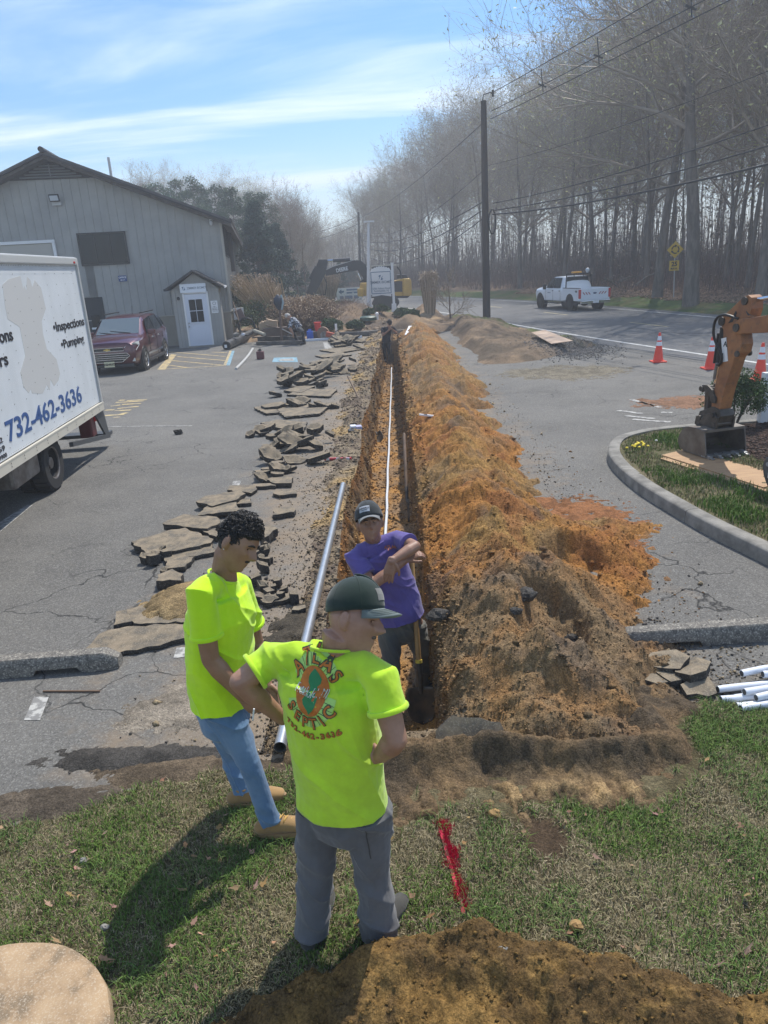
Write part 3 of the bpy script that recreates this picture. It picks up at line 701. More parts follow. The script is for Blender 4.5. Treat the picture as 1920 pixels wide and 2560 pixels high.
# reddish sand swept over the lot
def spill(name,cx_,cy_,rx,ry,col,seed,H=.02):
 xs=np.arange(cx_-rx*1.3,cx_+rx*1.3,max(.02,rx/60));ys=np.arange(cy_-ry*1.3,cy_+ry*1.3,max(.02,ry/60))
 def hf(X,Y):
  e=((X-cx_)/rx)**2+((Y-cy_)/ry)**2+1.2*fbm(X*2.5,Y*2.5,5,seed,.65)+1.1*fbm(X*11,Y*11,4,seed+3,.65)
  return np.where(e<1,.004+H*(1-((X-cx_)/rx)**2-((Y-cy_)/ry)**2).clip(0,1)*(1-e).clip(0,.35)/.35+.006*fbm(X*30,Y*30,2,seed+1),-.01)
 o=hfield(name,xs,ys,hf,lambda X,Y,Z:cmix(np.array(col),np.array(col)*.7,sstep(-.2,.3,fbm(X*6,Y*6,2,seed+2))),M_soil);return struct(o)
spill('red_sand_spill',1.95,7.7,.62,.95,(.27,.12,.05),201)
spill('orange_sand_smear',5.4,14.0,.85,.6,(.25,.14,.085),205,.005)
spill('tan_sand_smear',4.2,18.6,1.5,1.2,(.20,.175,.13),209,.003)
spill('coarse_base_stone',-1.98,5.85,.50,.52,(.31,.22,.11),213,.17)
spill('lawn_edge_dirt',-2.3,3.32,.95,.16,(.12,.095,.07),221,.02)
spill('lawn_edge_dirt',-1.35,3.58,.55,.14,(.14,.105,.07),225,.025)
spill('crumbled_asphalt_edge',-1.75,3.72,.6,.12,(.075,.068,.06),229,.03)
spill('dark_topsoil_patch',-.98,5.2,.22,.55,(.09,.075,.055),233,.05)
spill('pale_dirt_patch',-1.6,4.25,.42,.30,(.27,.23,.18),217,.012)
R=np.random.RandomState(64)
wy=1/np.maximum(Y,4)**1.2
for nm_,sl_,cnt,szf,cc_ in(('trench_edge_crumbs',slice(0,k_lip),10000,.016,(.30,.23,.15)),('trench_floor_crumbs',slice(k_w,k_f),9000,.014,(.34,.20,.09)),('left_wall_crumbs',slice(k_lip,k_w),7000,.016,0),('right_wall_crumbs',slice(k_f,k_r+14),9000,.018,0)):
 PX=X[:,sl_];PY=Y[:,sl_];PZ=Z[:,sl_];PC=Cc[:,sl_].reshape(-1,3);wgt=(np.gradient(ty)[:,None]*np.ones_like(PX)/np.maximum(PY,4)).ravel();wgt/=wgt.sum()
 idx=R.choice(PX.size,cnt,p=wgt);xx=PX.ravel()[idx]+R.uniform(-.02,.02,cnt);yy_=PY.ravel()[idx]+R.uniform(-.02,.02,cnt);zz_=PZ.ravel()[idx];cs=PC[idx]
 chips(nm_,0,(xx,yy_),lambda a,b_:zz_,lambda R,n:(.004+szf*R.rand(n)**3)*np.interp(yy_,[4,25],[1,2.2]),lambda R,n,x,y:cs*(.45+1.1*R.rand(n))[:,None],M_soil,7,flat=.8)
# ================================================================== BUILDING
def mp_inv(o,root):
 return o
M_siding=mat('beige_metal_siding',(.335,.335,.32),.55,c2=(.28,.28,.27),scale=.9,bump=.001,bscale=12)
M_skirt=mat('painted_block_skirt',(.30,.275,.23),.8,c2=(.27,.25,.21),scale=2)
M_trim=mat('dark_brown_trim',(.045,.04,.038),.6)
M_shingle=mat('asphalt_shingle',(.14,.13,.125),.9,c2=(.09,.085,.08),scale=4)
M_white=mat('white_painted',(.72,.73,.74),.5)
M_glass_d=mat('dark_window_glass',(.008,.011,.014),.15,spec=.3)
M_black=mat('black_paint',(.015,.015,.016),.5)
M_louv=mat('louvre_grey',(.16,.17,.17),.6)
B=Matrix.Translation((-7.5,33.2,0))@Matrix.Rotation(rad(10.4),4,'Z')
bl=empty('metal_sided_building',(-7.5,33.2,0),rad(10.4));tag(bl,'large grey-beige metal sided building with dark gable roof behind the parked car','building')
def put(mb,name,m,parent,**k):return mb.build(name,m,parent,**k)
W0,W1,RX,RZ,EZ=-13.2,0.0,-6.5,7.75,5.1
DEP=27
def roofz(x):return EZ+(RZ-EZ)*(1-abs(x-RX)/6.6)
# core walls
b=MB();b.prism([(W0+.02,1.25),(W1-.02,1.25),(W1-.02,EZ),(RX,RZ-.02),(W0+.02,EZ)],.03,DEP,'y');put(b,'wall',M_siding,bl)
b=MB();b.box(((W0+W1)/2,DEP/2,.6),(W1-W0+.02,DEP,1.34));put(b,'skirt_wall',M_skirt,bl)
# standing panels: each siding panel with a raised rib at its edge
pw=.335
def panel(x0,x1,z0,z1a,z1b):
 b=MB();e=.006
 b.add([(x0+e,.0,z0),(x1-e,.0,z0),(x1-e,.0,z1b),(x0+e,.0,z1a),(x0+e,.026,z0),(x1-e,.026,z0),(x1-e,.026,z1b),(x0+e,.026,z1a)],[(0,1,2,3),(4,7,6,5),(0,4,5,1),(1,5,6,2),(2,6,7,3),(3,7,4,0)])
 b.prism([(x1-.035,-.022),(x1+.0,-.022),(x1+.006,-.002),(x1-.045,-.002)],z0,z1b-.02,'z');return b
openings=[(-5.91,-3.98,3.54,4.81),(-9.6,-6.85,0,4.62),(-6.3,-5.35,0,2.28)]
def segs(xc,zt):
 out=[(1.30,zt)]
 for(a,c,z0,z1)in openings:
  if a-.02<xc<c+.02:
   new=[]
   for(p,q)in out:
    if z0>p+.05:new.append((p,z0))
    if z1<q-.05:new.append((z1,q))
   out=new
 return out
x=W0
while x<W1-.05:
 x1=min(x+pw,W1)
 for(p,q)in segs((x+x1)/2,99):
  za=roofz(x)if q>50 else q;zb=roofz(x1)if q>50 else q
  panel(x,x1,p,za-.02*(q>50),zb-.02*(q>50)).build('siding_panel',M_siding,bl)
 x=x1
# side wall panels (share one mesh)
y=.3;first=None
while y<DEP:
 if first is None:
  b=MB();b.box((.012,pw/2,3.2),(.024,pw-.012,3.78));b.box((.03,pw-.02,3.2),(.03,.04,3.78));first=b.build('siding_panel',M_siding,bl);o=first
 else:o=first.copy();COL.objects.link(o)
 o.location=(W1+.0,y,0);y+=pw
b=MB();b.box(((W0+W1)/2,-.03,1.285),(W1-W0+.06,.06,.035));b.box((W1+.04,DEP/2,1.285),(.06,DEP,.035));put(b,'base_flashing',mat('beige_trim',(.40,.38,.33),.6),bl)
b=MB();b.box((W1+.03,-.0,3.2),(.09,.09,3.8));put(b,'corner_trim',mat('beige_trim',(.4,.38,.33)),bl)
# roof slopes, overhanging with deep dark rake
for s,nm in((1,0),(-1,1)):
 b=MB();xe=RX+s*7.0;ze=EZ+(RZ-EZ)*(1-7.0/6.6)
 b.add([(RX,-.75,RZ+.12),(xe,-.42,ze+.12),(xe,DEP+.5,ze+.12),(RX,DEP+.5,RZ+.12),(RX,-.75,RZ-.16),(xe,-.42,ze-.16),(xe,DEP+.5,ze-.16),(RX,DEP+.5,RZ-.16)],[(0,1,2,3),(4,7,6,5),(0,4,5,1),(1,5,6,2),(2,6,7,3),(3,7,4,0)])
 rf=put(b,'roof_slope',M_shingle,bl)
 b=MB();b.bar((RX,-.79,RZ-.02),(xe,-.46,ze-.02),.06,.34,up=(0,1,0));put(b,'rake_board',M_trim,bl)
b=MB();b.tube([(RX,-.95,RZ+.15),(RX,DEP+.5,RZ+.15)],.11,8);put(b,'ridge_cap',M_trim,bl,smooth=True)
b=MB();b.bar((.47,-.4,ze+.10),(.47,DEP+.4,ze+.10),.12,.13);put(b,'gutter',M_trim,bl)
# gable louvre
b=MB();b.prism([(-8.15,6.92),(-4.85,6.92),(RX,7.62)],-.06,-.03,'y');lv=put(b,'gable_louvre',M_trim,bl)
for k in range(5):
 z=7.0+k*.105;hw=1.3*(1-(z-6.95)/.68)
 b=MB();b.bar((RX-hw,-.11,z),(RX+hw,-.11,z),.05,.03,up=(0,1,.8));b.build('slat',M_louv,lv)
b=MB();b.box((RX,-.13,7.22),(.05,.03,.5));b.build('mullion',M_louv,lv)
# windows
def window(x0,x1,z0,z1,npan=3):
 b=MB();t=.05
 for(c,d)in((((x0+x1)/2,-.03,z1+t/2),(x1-x0+2*t,.09,t)),(((x0+x1)/2,-.03,z0-t/2),(x1-x0+2*t,.09,t)),((x0-t/2,-.03,(z0+z1)/2),(t,.09,z1-z0)),((x1+t/2,-.03,(z0+z1)/2),(t,.09,z1-z0))):b.box(c,d)
 f=b.build('window',M_trim,bl)
 w_=(x1-x0)/npan
 for k in range(npan):
  b=MB();b.box((x0+w_*(k+.5),-.035+.008*(k%2),(z0+z1)/2),(w_-.02,.012,z1-z0-.02));b.build('pane',M_glass_d,f)
  if k:b=MB();b.box((x0+w_*k,-.05,(z0+z1)/2),(.03,.03,z1-z0));b.build('mullion',M_trim,f)
window(-5.88,-4.01,3.57,4.78)
for k in range(4):
 yk=1.6+k*1.15
 b=MB();b.box((.06,yk,4.35),(.05,.62,1.42));f=b.build('window',M_trim,bl)
 b=MB();b.box((.09,yk,4.35),(.02,.5,1.3));b.build('pane',M_glass_d,f)
b=MB();b.box((.14,7.2,4.1),(.2,.9,2.2));put(b,'side_shutter',M_trim,bl)
# garage door with white frame
b=MB();b.box((-8.3,-.02,2.25),(2.7,.06,4.5));gd=put(b,'garage_door',mat('garage_door_tan',(.42,.40,.36)),bl)
for k in range(7):
 b=MB();b.box((-8.3,-.06,.34+k*.64),(2.6,.03,.60));b.build('door_panel',mat('garage_door_tan',(.42,.4,.36)),gd)
b=MB();b.box((-6.89,-.06,2.25),(.12,.12,4.5));b.box((-8.2,-.06,4.57),(2.74,.12,.12));b.box((-9.6,-.06,2.25),(.12,.12,4.5));b.build('door_frame',M_white,gd)
b=MB();b.box((-5.82,-.02,1.12),(.95,.06,2.24));sdn=put(b,'side_door',mat('dark_green_door',(.03,.035,.038)),bl)
b=MB();b.box((-5.75,-.07,1.25),(.34,.03,.5));b.build('pane',M_glass_d,sdn)
b=MB();b.box((-5.82,-.07,.95),(.3,.02,.08));b.build('notice',M_white,sdn)
# roof vent pipe
b=MB();b.tube([(-4.25,.6,6.7),(-4.25,.6,7.75)],.055,8);put(b,'vent_pipe',mat('grey_pipe',(.5,.5,.5)),bl,smooth=True)
# things fixed on the front
Bm=B
fl=empty('floodlight',B@Vector((-6.47,-.03,6.1)),rad(10.4));tag(fl,'square floodlight on the wall high above the big window','floodlight')
b=MB();b.box((0,-.05,-.1),(.36,.08,.14));b.build('base',mat('galvanised',(.45,.46,.47),.4),fl)
b=MB();b.box((-.02,-.22,.10),(.38,.10,.26),Matrix.Rotation(rad(25),3,'X'));b.build('lamp_housing',M_black,fl)
b=MB();b.box((-.02,-.28,.09),(.32,.02,.2),Matrix.Rotation(rad(25),3,'X'));b.build('lamp_glass',mat('lamp_glass',(.5,.55,.6),.2),fl)
sc_=empty('security_camera',B@Vector((-.35,-.03,5.0)),rad(10.4));tag(sc_,'small white dome camera near the roof corner','camera')
b=MB();b.box((0,-.05,.08),(.14,.1,.10));b.build('mount',M_white,sc_);b=MB();b.ell((0,-.1,-.02),(.08,.08,.11));b.build('dome',mat('camera_dome',(.5,.52,.55),.2),sc_,smooth='all')
os_=empty('office_sign',B@Vector((-4.36,-.05,2.94)),rad(10.4));tag(os_,'small blue office sign with an arrow on the front wall','sign')
b=MB();b.box((0,0,0),(.34,.02,.24));b.build('panel',mat('sign_blue',(.03,.07,.22),.5),os_)
text('lettering','OFFICE',.095,frame((0,-.014,.04),(1,0,0),(0,0,1)),M_white,os_,bold=.003)
b=MB();b.box((.02,-.014,-.06),(.16,.006,.018));b.prism([(-.10,-.06),(-.05,-.025),(-.05,-.095)],-.018,-.012,'y');b.build('arrow',M_white,os_)
# electric meter boxes by the side
eb=tag(MB().box((.35,.6,1.15),(.45,.3,.5)).build('utility_box',mat('galvanised',(.45,.46,.47),.4)),'grey utility box at the building corner','utility box');eb.location=(-7.5,33.2,0);eb.rotation_euler=(0,0,rad(10.4))
# ------------------------------------------------------------------ entrance porch
pc=empty('entrance_porch',(-8.4,31.2,0),rad(10.4));tag(pc,'small gabled entrance porch with white door on the building front','porch')
PD=1.75
for(x0,x1)in((-.97,-.54),(.50,.95)):
 b=MB();xx=x0
 while xx<x1-.02:
  x2=min(xx+.145,x1);b=MB();b.box(((xx+x2)/2,.02,1.18),(x2-xx-.008,.04,2.36));b.build('siding_panel',M_siding,pc);xx=x2
for sx in(-.95,.93):
 yy=.04
 while yy<PD:
  b=MB();b.box((sx,yy+.14,1.15),(.04,.27,2.3));b.build('siding_panel',M_siding,pc);yy+=.28
b=MB();b.prism([(-.97,2.2),(.95,2.2),(.95,2.36),(-.01,2.98),(-.97,2.36)],.05,.10,'y');b.build('gable',M_siding,pc)
for k in range(9):
 x0=-.8+k*.2;zt=2.94-abs(x0+.01)*.65
 b=MB();b.box((x0,.035,(2.3+zt)/2),(.03,.03,max(.05,zt-2.3)));b.build('batten',M_siding,pc)
for s in(1,-1):
 b=MB();b.add([(-.01,-.22,3.10),(-.01+s*1.2,-.22,2.40),(-.01+s*1.2,PD+.1,2.40),(-.01,PD+.1,3.10),(-.01,-.22,3.03),(-.01+s*1.2,-.22,2.33),(-.01+s*1.2,PD+.1,2.33),(-.01,PD+.1,3.03)],[(0,1,2,3),(4,7,6,5),(0,4,5,1),(1,5,6,2),(2,6,7,3),(3,7,4,0)]);rs=b.build('roof_slope',M_shingle,pc)
 for k in range(8):
  t0=k/8;b=MB();xx=-.01+s*1.2*(t0+.06);zz=3.115-.70*(t0+.06);b.box((xx,PD/2-.06,zz),(.155,PD+.34,.012),Matrix.Rotation(s*rad(30.3),3,'Y'));b.build('shingle_row',M_shingle,pc)
 b=MB();b.bar((-.01,-.24,3.05),(-.01+s*1.2,-.24,2.35),.03,.13,up=(0,1,0));b.build('rake_board',M_trim,pc)
 b=MB();b.bar((-.01+s*1.2,-.2,2.38),(-.01+s*1.2,PD+.05,2.38),.08,.08);b.build('gutter',M_white if s==1 else M_trim,pc)
dr=MB().box((-.03,.03,1.09),(.94,.05,2.14)).build('door',mat('door_white',(.62,.66,.74),.5),pc)
b=MB();b.box((-.52,.0,1.12),(.07,.06,2.22));b.box((.46,.0,1.12),(.07,.06,2.22));b.box((-.03,.0,2.21),(1.05,.06,.07));b.build('door_frame',M_white,pc)
for i in range(2):
 for j in range(2):MB().box((-.055+(i-.5)*.285,-.022,1.49+(j-.5)*.47),(.26,.02,.44)).build('pane',M_glass_d,dr)
for(x0,z0,dx_,dz_)in((-.055,.52,.62,.60),):
 b=MB();b.box((x0,-.0,z0),(dx_,.02,dz_));b.box((x0,-.014,z0),(dx_-.14,.016,dz_-.14));b.build('door_panel',mat('door_white',(.62,.66,.74)),dr)
b=MB();b.box((-.055,-.015,1.49),(.66,.015,1.0));b.build('window_trim',mat('door_white',(.62,.66,.74)),dr)
for zz in(1.0,.86):MB().ell((-.44,-.03,zz),(.035,.04,.035)).build('handle',mat('galvanised',(.45,.46,.47)),dr,smooth='all')
MB().box((-.02,-.06,.03),(1.1,.18,.06)).build('threshold',M_skirt,pc)
ps=empty('porch_sign',pc.matrix_basis@Vector((0,0,0)));ps.location=(-8.4,31.2,0);ps.rotation_euler=(0,0,rad(10.4));tag(ps,'white company name board over the white porch door','sign')
MB().box((-.08,-.07,2.4),(1.06,.03,.35)).build('board',mat('sign_face',(.70,.75,.82),.5),ps)
M_logo=mat('logo_blue',(.06,.14,.25),.5)
text('lettering','ZIMMER BIOMET',.125,frame((.07,-.09,2.4),(1,0,0),(0,0,1)),mat('sign_grey_text',(.22,.27,.33)),ps,bold=.001,sx=.86)
def logo(M,r,parent):
 b=MB();pts=[]
 for(a0,a1,sgn)in((200,340,1),(20,160,1)):
  pass
 def arc(a0,a1,r0,r1,n=8):
  o=[]
  for k in range(n+1):
   a=rad(a0+(a1-a0)*k/n);o.append((r0*math.cos(a),r0*math.sin(a)))
  for k in range(n,-1,-1):
   a=rad(a0+(a1-a0)*k/n);o.append((r1*math.cos(a),r1*math.sin(a)))
  return o
 b.prism([(-.62*r,.55*r),(.1*r,.75*r),(-.25*r,-.1*r),(-.7*r,-.55*r),(-.28*r,.25*r),(-.65*r,.3*r)],-.003,.003,'z')
 b.prism([(.62*r,-.55*r),(-.1*r,-.75*r),(.25*r,.1*r),(.7*r,.55*r),(.28*r,-.25*r),(.65*r,-.3*r)],-.003,.003,'z')
 b.xf(M);return b.build('logo',M_logo,parent)
logo(frame((-.46,-.09,2.4),(1,0,0),(0,0,1)),.10,ps)
pn=empty('notice_board',(-8.4,31.2,0),rad(10.4));tag(pn,'white printed no smoking notice beside the porch door','notice')
MB().box((.70,-.02,1.6),(.28,.02,.5)).build('board',M_white,pn)
b=MB();b.tube([(.70+.06*math.cos(a*.5236),-.035,1.74+.06*math.sin(a*.5236))for a in range(13)],.006,4);b.build('symbol',M_black,pn)
for k,s_ in enumerate(('THIS IS A','SMOKE FREE','ENVIRONMENT','THANK YOU')):text('lettering',s_,.046,frame((.70,-.035,1.61-k*.06),(1,0,0),(0,0,1)),M_black,pn,sx=.8)
wl=tag(MB().ell((-.73,-.05,2.02),(.06,.07,.07)).build('wall_lamp',M_black,smooth='all'),'small dark lamp beside the porch door','lamp');wl.location=(-8.4,31.2,0);wl.rotation_euler=(0,0,rad(10.4))
# ------------------------------------------------------------------ painted markings
def poly_px(name,m,pts,z=.004):
 b=MB();vs=[G(*p,z)for p in pts];b.add(vs,[tuple(range(len(vs)))]);return struct(b.build(name,m))
c1=lambda x,y:(x*700/1659,340+y*660/1564)
# hatched bay by the porch
quadw=[((930,1384),(1012,1296),(1047,1296),(978,1384))]
poly_px('hatched_bay_yellow_line',M_line_y,[c1(930,1384),c1(1012,1294),c1(1047,1294),c1(978,1384)])
poly_px('hatched_bay_yellow_edge',M_line_y,[c1(1322,1360),c1(1360,1272),c1(1374,1272),c1(1340,1358)])
poly_px('hatched_bay_blue_edge',M_line_blue,[c1(1340,1358),c1(1374,1272),c1(1390,1272),c1(1362,1358)])
def line_px(name,m,a,b_,w_,z=.006):
 A=G(*a,z);Bq=G(*b_,z);d=(Bq-A);d.z=0;d.normalize();n_=Vector((-d.y,d.x,0))*w_/2
 return struct(MB().add([A-n_,Bq-n_,Bq+n_,A+n_],[(0,1,2,3)]).build(name,m))
for a,c_ in(((900,1270),(1340,1306)),((1047,1306),(1335,1330)),((1018,1330),(1325,1358)),((990,1356),(1130,1374)),((975,1380),(1325,1360)),((1255,1280),(1345,1284))):
 line_px('hatch_stripe',M_line_y,c1(*a),c1(*c_),.10)
line_px('bay_line',M_line_worn,c1(900,1290),c1(1010,1300),.1)
poly_px('blue_bay_patch',M_line_blue,[(680,905),(745,905),(742,893),(685,894)])
poly_px('white_bay_symbol',M_line_worn,[(697,902),(735,902),(733,896),(702,897)],.008)
poly_px('white_bay_line',M_line_worn,[(812,872),(832,872),(818,856),(808,856)])
c7=lambda x,y:(x*480/1659,940+y*300/1037)
for a,c_ in(((1030,210),(1080,208)),((1095,214),(1270,203)),((1000,229),(1240,216)),((955,260),(1040,250)),((1055,246),(1220,236)),((905,296),(985,292)),((1015,280),(1200,262)),((990,299),(1130,294)),((905,342),(1075,330)),((1040,330),(1100,316)),((990,362),(1030,352))):
 line_px('worn_fire_lane_lettering',M_line_y,c7(*a),c7(*c_),.13)
line_px('worn_long_line',M_line_worn,c7(920,436),c7(1659,430),.05)
poly_px('bay_line_at_truck',M_line_worn,[(0,1330),(0,1305),(68,1262),(82,1262)])
poly_px('short_white_line',M_line_worn,[(60,1800),(85,1742),(122,1742),(100,1800)])
poly_px('white_mark',M_line_worn,[(433,1646),(442,1618),(475,1618),(470,1640)])
poly_px('white_mark',M_line_worn,[(580,1212),(583,1202),(603,1202),(598,1213)])
c3=lambda x,y:(1140+x*780/1659,560+y*680/1446)
for a,c_ in(((930,932),(1090,975)),((975,945),(1060,968)),((860,990),(990,1008)),((900,1018),(1060,1035)),((940,1038),(1140,1052)),((1090,1000),(1150,1002))):
 line_px('worn_white_lettering',M_line_worn,c3(*a),c3(*c_),.11)
line_px('red_ground_marking',mat('red_marking_paint',(.55,.02,.06),.8,c2=(.12,.05,.03),scale=30,lo=.46,hi=.52),(1100,2070),(1160,2285),.016,.045)
R_=np.random.RandomState(77);nn=1900;t_=R_.rand(nn);xa=.10+.075*t_+R_.normal(0,.013,nn)*(.5+1.0*(np.sin(t_*17)>-.3))+.01*np.sin(t_*20);ya=3.06-.56*t_
P=np.zeros((nn,3,3));zz=lawn_h(xa,ya)+.006
an=R_.uniform(0,6.28,nn);L_=.006+.011*R_.rand(nn)
P[:,0]=np.stack([xa,ya,zz],-1);P[:,1]=np.stack([xa+.004,ya+.002,zz],-1);P[:,2]=np.stack([xa+np.cos(an)*L_,ya+np.sin(an)*L_,zz+.01+.03*R_.rand(nn)],-1)
o=np_mesh('painted_grass',P.reshape(-1,3),np.arange(nn*3).reshape(-1,3),M_blade,cols=np.repeat(np.array([.60,.02,.07])*(.6+.6*R_.rand(nn))[:,None],3,0),smooth=False);o['kind']='stuff'
# ================================================================== FREESTANDING SIGNS, POLES
c2_=lambda x,y:(740+x*320/1659,620+y*280/1452)
SY=44.5
def SP(x,y):return AY(*c2_(x,y),SY)
sg=empty('company_sign',(-1.1,SY,0));tag(sg,'white company sign with blue logo and address between two posts','sign')
def rel(o_,root):
 o_.parent=root;o_.matrix_parent_inverse=root.matrix_basis.inverted();return o_
TL,TR,BR_,BL_=SP(965,325),SP(1215,295),SP(1240,570),SP(988,605)
cen=(TL+TR+BR_+BL_)/4;wS=((TR-TL).length+(BR_-BL_).length)/2;hS=((TL-BL_).length+(TR-BR_).length)/2
wS,hS=abs(TR.x-TL.x)*1.0,(TL.z+TR.z-BR_.z-BL_.z)/2
rel(MB().box((cen.x,SY,cen.z),(wS+.12,.06,hS+.12)).build('board',M_white),sg)
b=MB();
for(c,d)in(((cen.x,SY-.035,cen.z+hS/2),(wS,.02,.035)),((cen.x,SY-.035,cen.z-hS/2),(wS,.02,.035)),((cen.x-wS/2,SY-.035,cen.z),(.035,.02,hS)),((cen.x+wS/2,SY-.035,cen.z),(.035,.02,hS))):b.box(c,d)
rel(b.build('border',M_logo),sg)
b=MB();b.prism([(cen.x-wS/2,cen.z+hS/2+.06),(cen.x+wS/2,cen.z+hS/2+.06),(cen.x+wS/2,cen.z+hS/2+.12)]+[(cen.x+wS/2*(1-k/8.),cen.z+hS/2+.14+.14*math.sin(k/16*math.pi)+(.05 if k%2 else 0))for k in range(1,16)]+[(cen.x-wS/2,cen.z+hS/2+.12)],SY-.025,SY+.025,'y');rel(b.build('crest_board',M_white),sg)
b=MB();b.prism([(cen.x+wS/2,cen.z-hS/2-.06),(cen.x-wS/2,cen.z-hS/2-.06),(cen.x-wS/2,cen.z-hS/2-.16),(cen.x,cen.z-hS/2-.10),(cen.x+wS/2,cen.z-hS/2-.2)],SY-.025,SY+.025,'y');rel(b.build('apron_board',M_white),sg)
for px_,zt in((cen.x-wS/2-.13,cen.z+hS/2+.3),(cen.x+wS/2+.13,cen.z+hS/2+.42)):
 rel(MB().box((px_,SY,zt/2),(.15,.15,zt)).build('post',M_white),sg);rel(MB().box((px_,SY,.35),(.32,.32,.7),taper=(.85,.85)).build('post_base',M_white),sg)
 rel(MB().box((px_,SY,zt+.03),(.2,.2,.05)).build('post_cap',M_white),sg)
rel(logo(frame((cen.x,SY-.04,cen.z+hS*.24),(1,0,0),(0,0,1)),.20,sg),sg)
M_st=mat('sign_grey_text',(.22,.27,.33))
for s_,z_,q in(('ZIMMER BIOMET',.02,.205),('5706 Asbury Road',-.27,.15),('Farmingdale, NJ',-.38,.15)):
 rel(text('lettering',s_,q,frame((cen.x,SY-.045,cen.z+hS*z_),(1,0,0),(0,0,1)),M_st,None,bold=.002,sx=.92),sg)
# tall white lamp pole beside the sign
a0=SP(985,770);a1=AY(922,555,SY)
lp=empty('white_light_pole',(a0.x-.2,SY-.4,0));tag(lp,'tall slim white pole with a flat lamp head beside the company sign','lamp post')
rel(MB().tube([(a0.x-.25,SY-.4,0),(a1.x,SY-.4,a1.z-.05)],[.11,.07],8).build('pole',M_white,smooth=True),lp);rel(MB().box((a1.x+.02,SY-.4,a1.z),(.6,.26,.09)).build('lamp_head',M_white),lp)
# white marker post in the bed
q=G(942,808)
mk=empty('marker_post',(q.x,38.6,0));tag(mk,'short white post with pointed top beyond the trench end','post');t_=AY(942,782,38.6)
rel(MB().tube([(t_.x,38.6,0),(t_.x,38.6,t_.z-.1)],.085,10).build('shaft',M_white,smooth=True),mk);rel(MB().tube([(t_.x,38.6,t_.z-.1),(t_.x,38.6,t_.z-.02),(t_.x,38.6,t_.z+.04)],[.1,.09,.02],10).build('cap',M_white,smooth=True),mk)
# low white sign far by the road
f0=c2_(630,695);LY=60
sm=empty('low_road_sign',(G(*f0).x,LY,0));tag(sm,'low white sign on two posts far beyond the dirt mound','sign')
for(px_,py_)in((630,695),(745,665)):
 p0=AY(*c2_(px_,py_),LY);p1=AY(*c2_(px_,575),LY);rel(MB().box((p0.x,LY,(p1.z)/2),(.13,.13,max(.8,p1.z))).build('post',M_white),sm)
pa=AY(*c2_(690,600),LY);rel(MB().box((pa.x,LY,pa.z),(2.0,.08,1.0)).build('board',M_white),sm)
b=MB();b.prism([(pa.x-.85,pa.z+.22),(pa.x-.60,pa.z+.42),(pa.x-.60,pa.z+.30),(pa.x-.40,pa.z+.30),(pa.x-.40,pa.z+.14),(pa.x-.60,pa.z+.14),(pa.x-.60,pa.z+.02)],LY-.055,LY-.042,'y');rel(b.build('arrow',M_logo),sm)
for z_,w_ in((.34,.9),(.12,.9),(-.22,1.5)):rel(MB().box((pa.x+(.25 if w_<1 else.0),LY-.048,pa.z+z_),(w_,.012,.13 if w_<1 else.24)).build('printed_band',mat('print_grey_blue',(.16,.22,.34))),sm)
# roundabout warning sign
WY=41.2
sp0=G(1684,757);WX=sp0.x
rs_=empty('roundabout_sign',(WX,sp0.y,0));tag(rs_,'yellow diamond roundabout warning sign with speed plate at the woods edge','traffic sign')
WY=sp0.y;topz=AY(1688,604,WY).z;dz=AY(1688,625,WY).z;bz=AY(1687,664,WY).z;WX2=AY(1687,640,WY).x
gz=bank_h(np.array([WX]),np.array([WY]))[0]
rel(MB().bar((WX,WY+.05,gz-.1),(WX2,WY+.05,topz-.3),.06,.04).build('post',mat('galvanised',(.45,.46,.47))),rs_)
M_sy=mat('traffic_yellow',(.62,.40,.03),.5)
cz=AY(1689,624,WY).z;hd_=(topz-AY(1689,648,WY).z)/2
rel(MB().box((WX2,WY,cz),(hd_*1.38,.02,hd_*1.38),Matrix.Rotation(rad(45),3,'Y')).build('diamond_plate',M_sy),rs_)
b=MB()
for k in range(3):
 aa=[rad(95+k*120+j*9)for j in range(10)];r_=hd_*.42
 b.tube([(WX2+r_*math.cos(a),WY-.025,cz+r_*math.sin(a))for a in aa],[(.045,.012)]*10,6,side=(0,1,0))if False else None
 out=[(WX2+r_*1.14*math.cos(a),cz+r_*1.14*math.sin(a))for a in aa]+[(WX2+r_*.84*math.cos(a),cz+r_*.84*math.sin(a))for a in aa[::-1]]
 b.prism(out,WY-.03,WY-.015,'y')
 ae=aa[0];c0=Vector((math.cos(ae),math.sin(ae)));tn=Vector((math.sin(ae),-math.cos(ae)))
 b.prism([(WX2+(c0*r_*1.38).x,cz+(c0*r_*1.38).y),(WX2+(c0*r_*.6).x,cz+(c0*r_*.6).y),(WX2+(c0*r_+tn*r_*.5).x,cz+(c0*r_+tn*r_*.5).y)],WY-.03,WY-.015,'y')
rel(b.build('arrow_ring',M_black),rs_)
pz=AY(1687,664,WY).z;ph=AY(1687,652,WY).z-AY(1687,677,WY).z
rel(MB().box((WX2,WY,pz),(ph,.02,ph)).build('speed_plate',M_sy),rs_)
rel(text('lettering','25',ph*.62,frame((WX2,WY-.02,pz+ph*.14),(1,0,0),(0,0,1)),M_black,None,bold=.012),rs_)
rel(text('lettering','M.P.H.',ph*.27,frame((WX2,WY-.02,pz-ph*.3),(1,0,0),(0,0,1)),M_black,None,bold=.005),rs_)
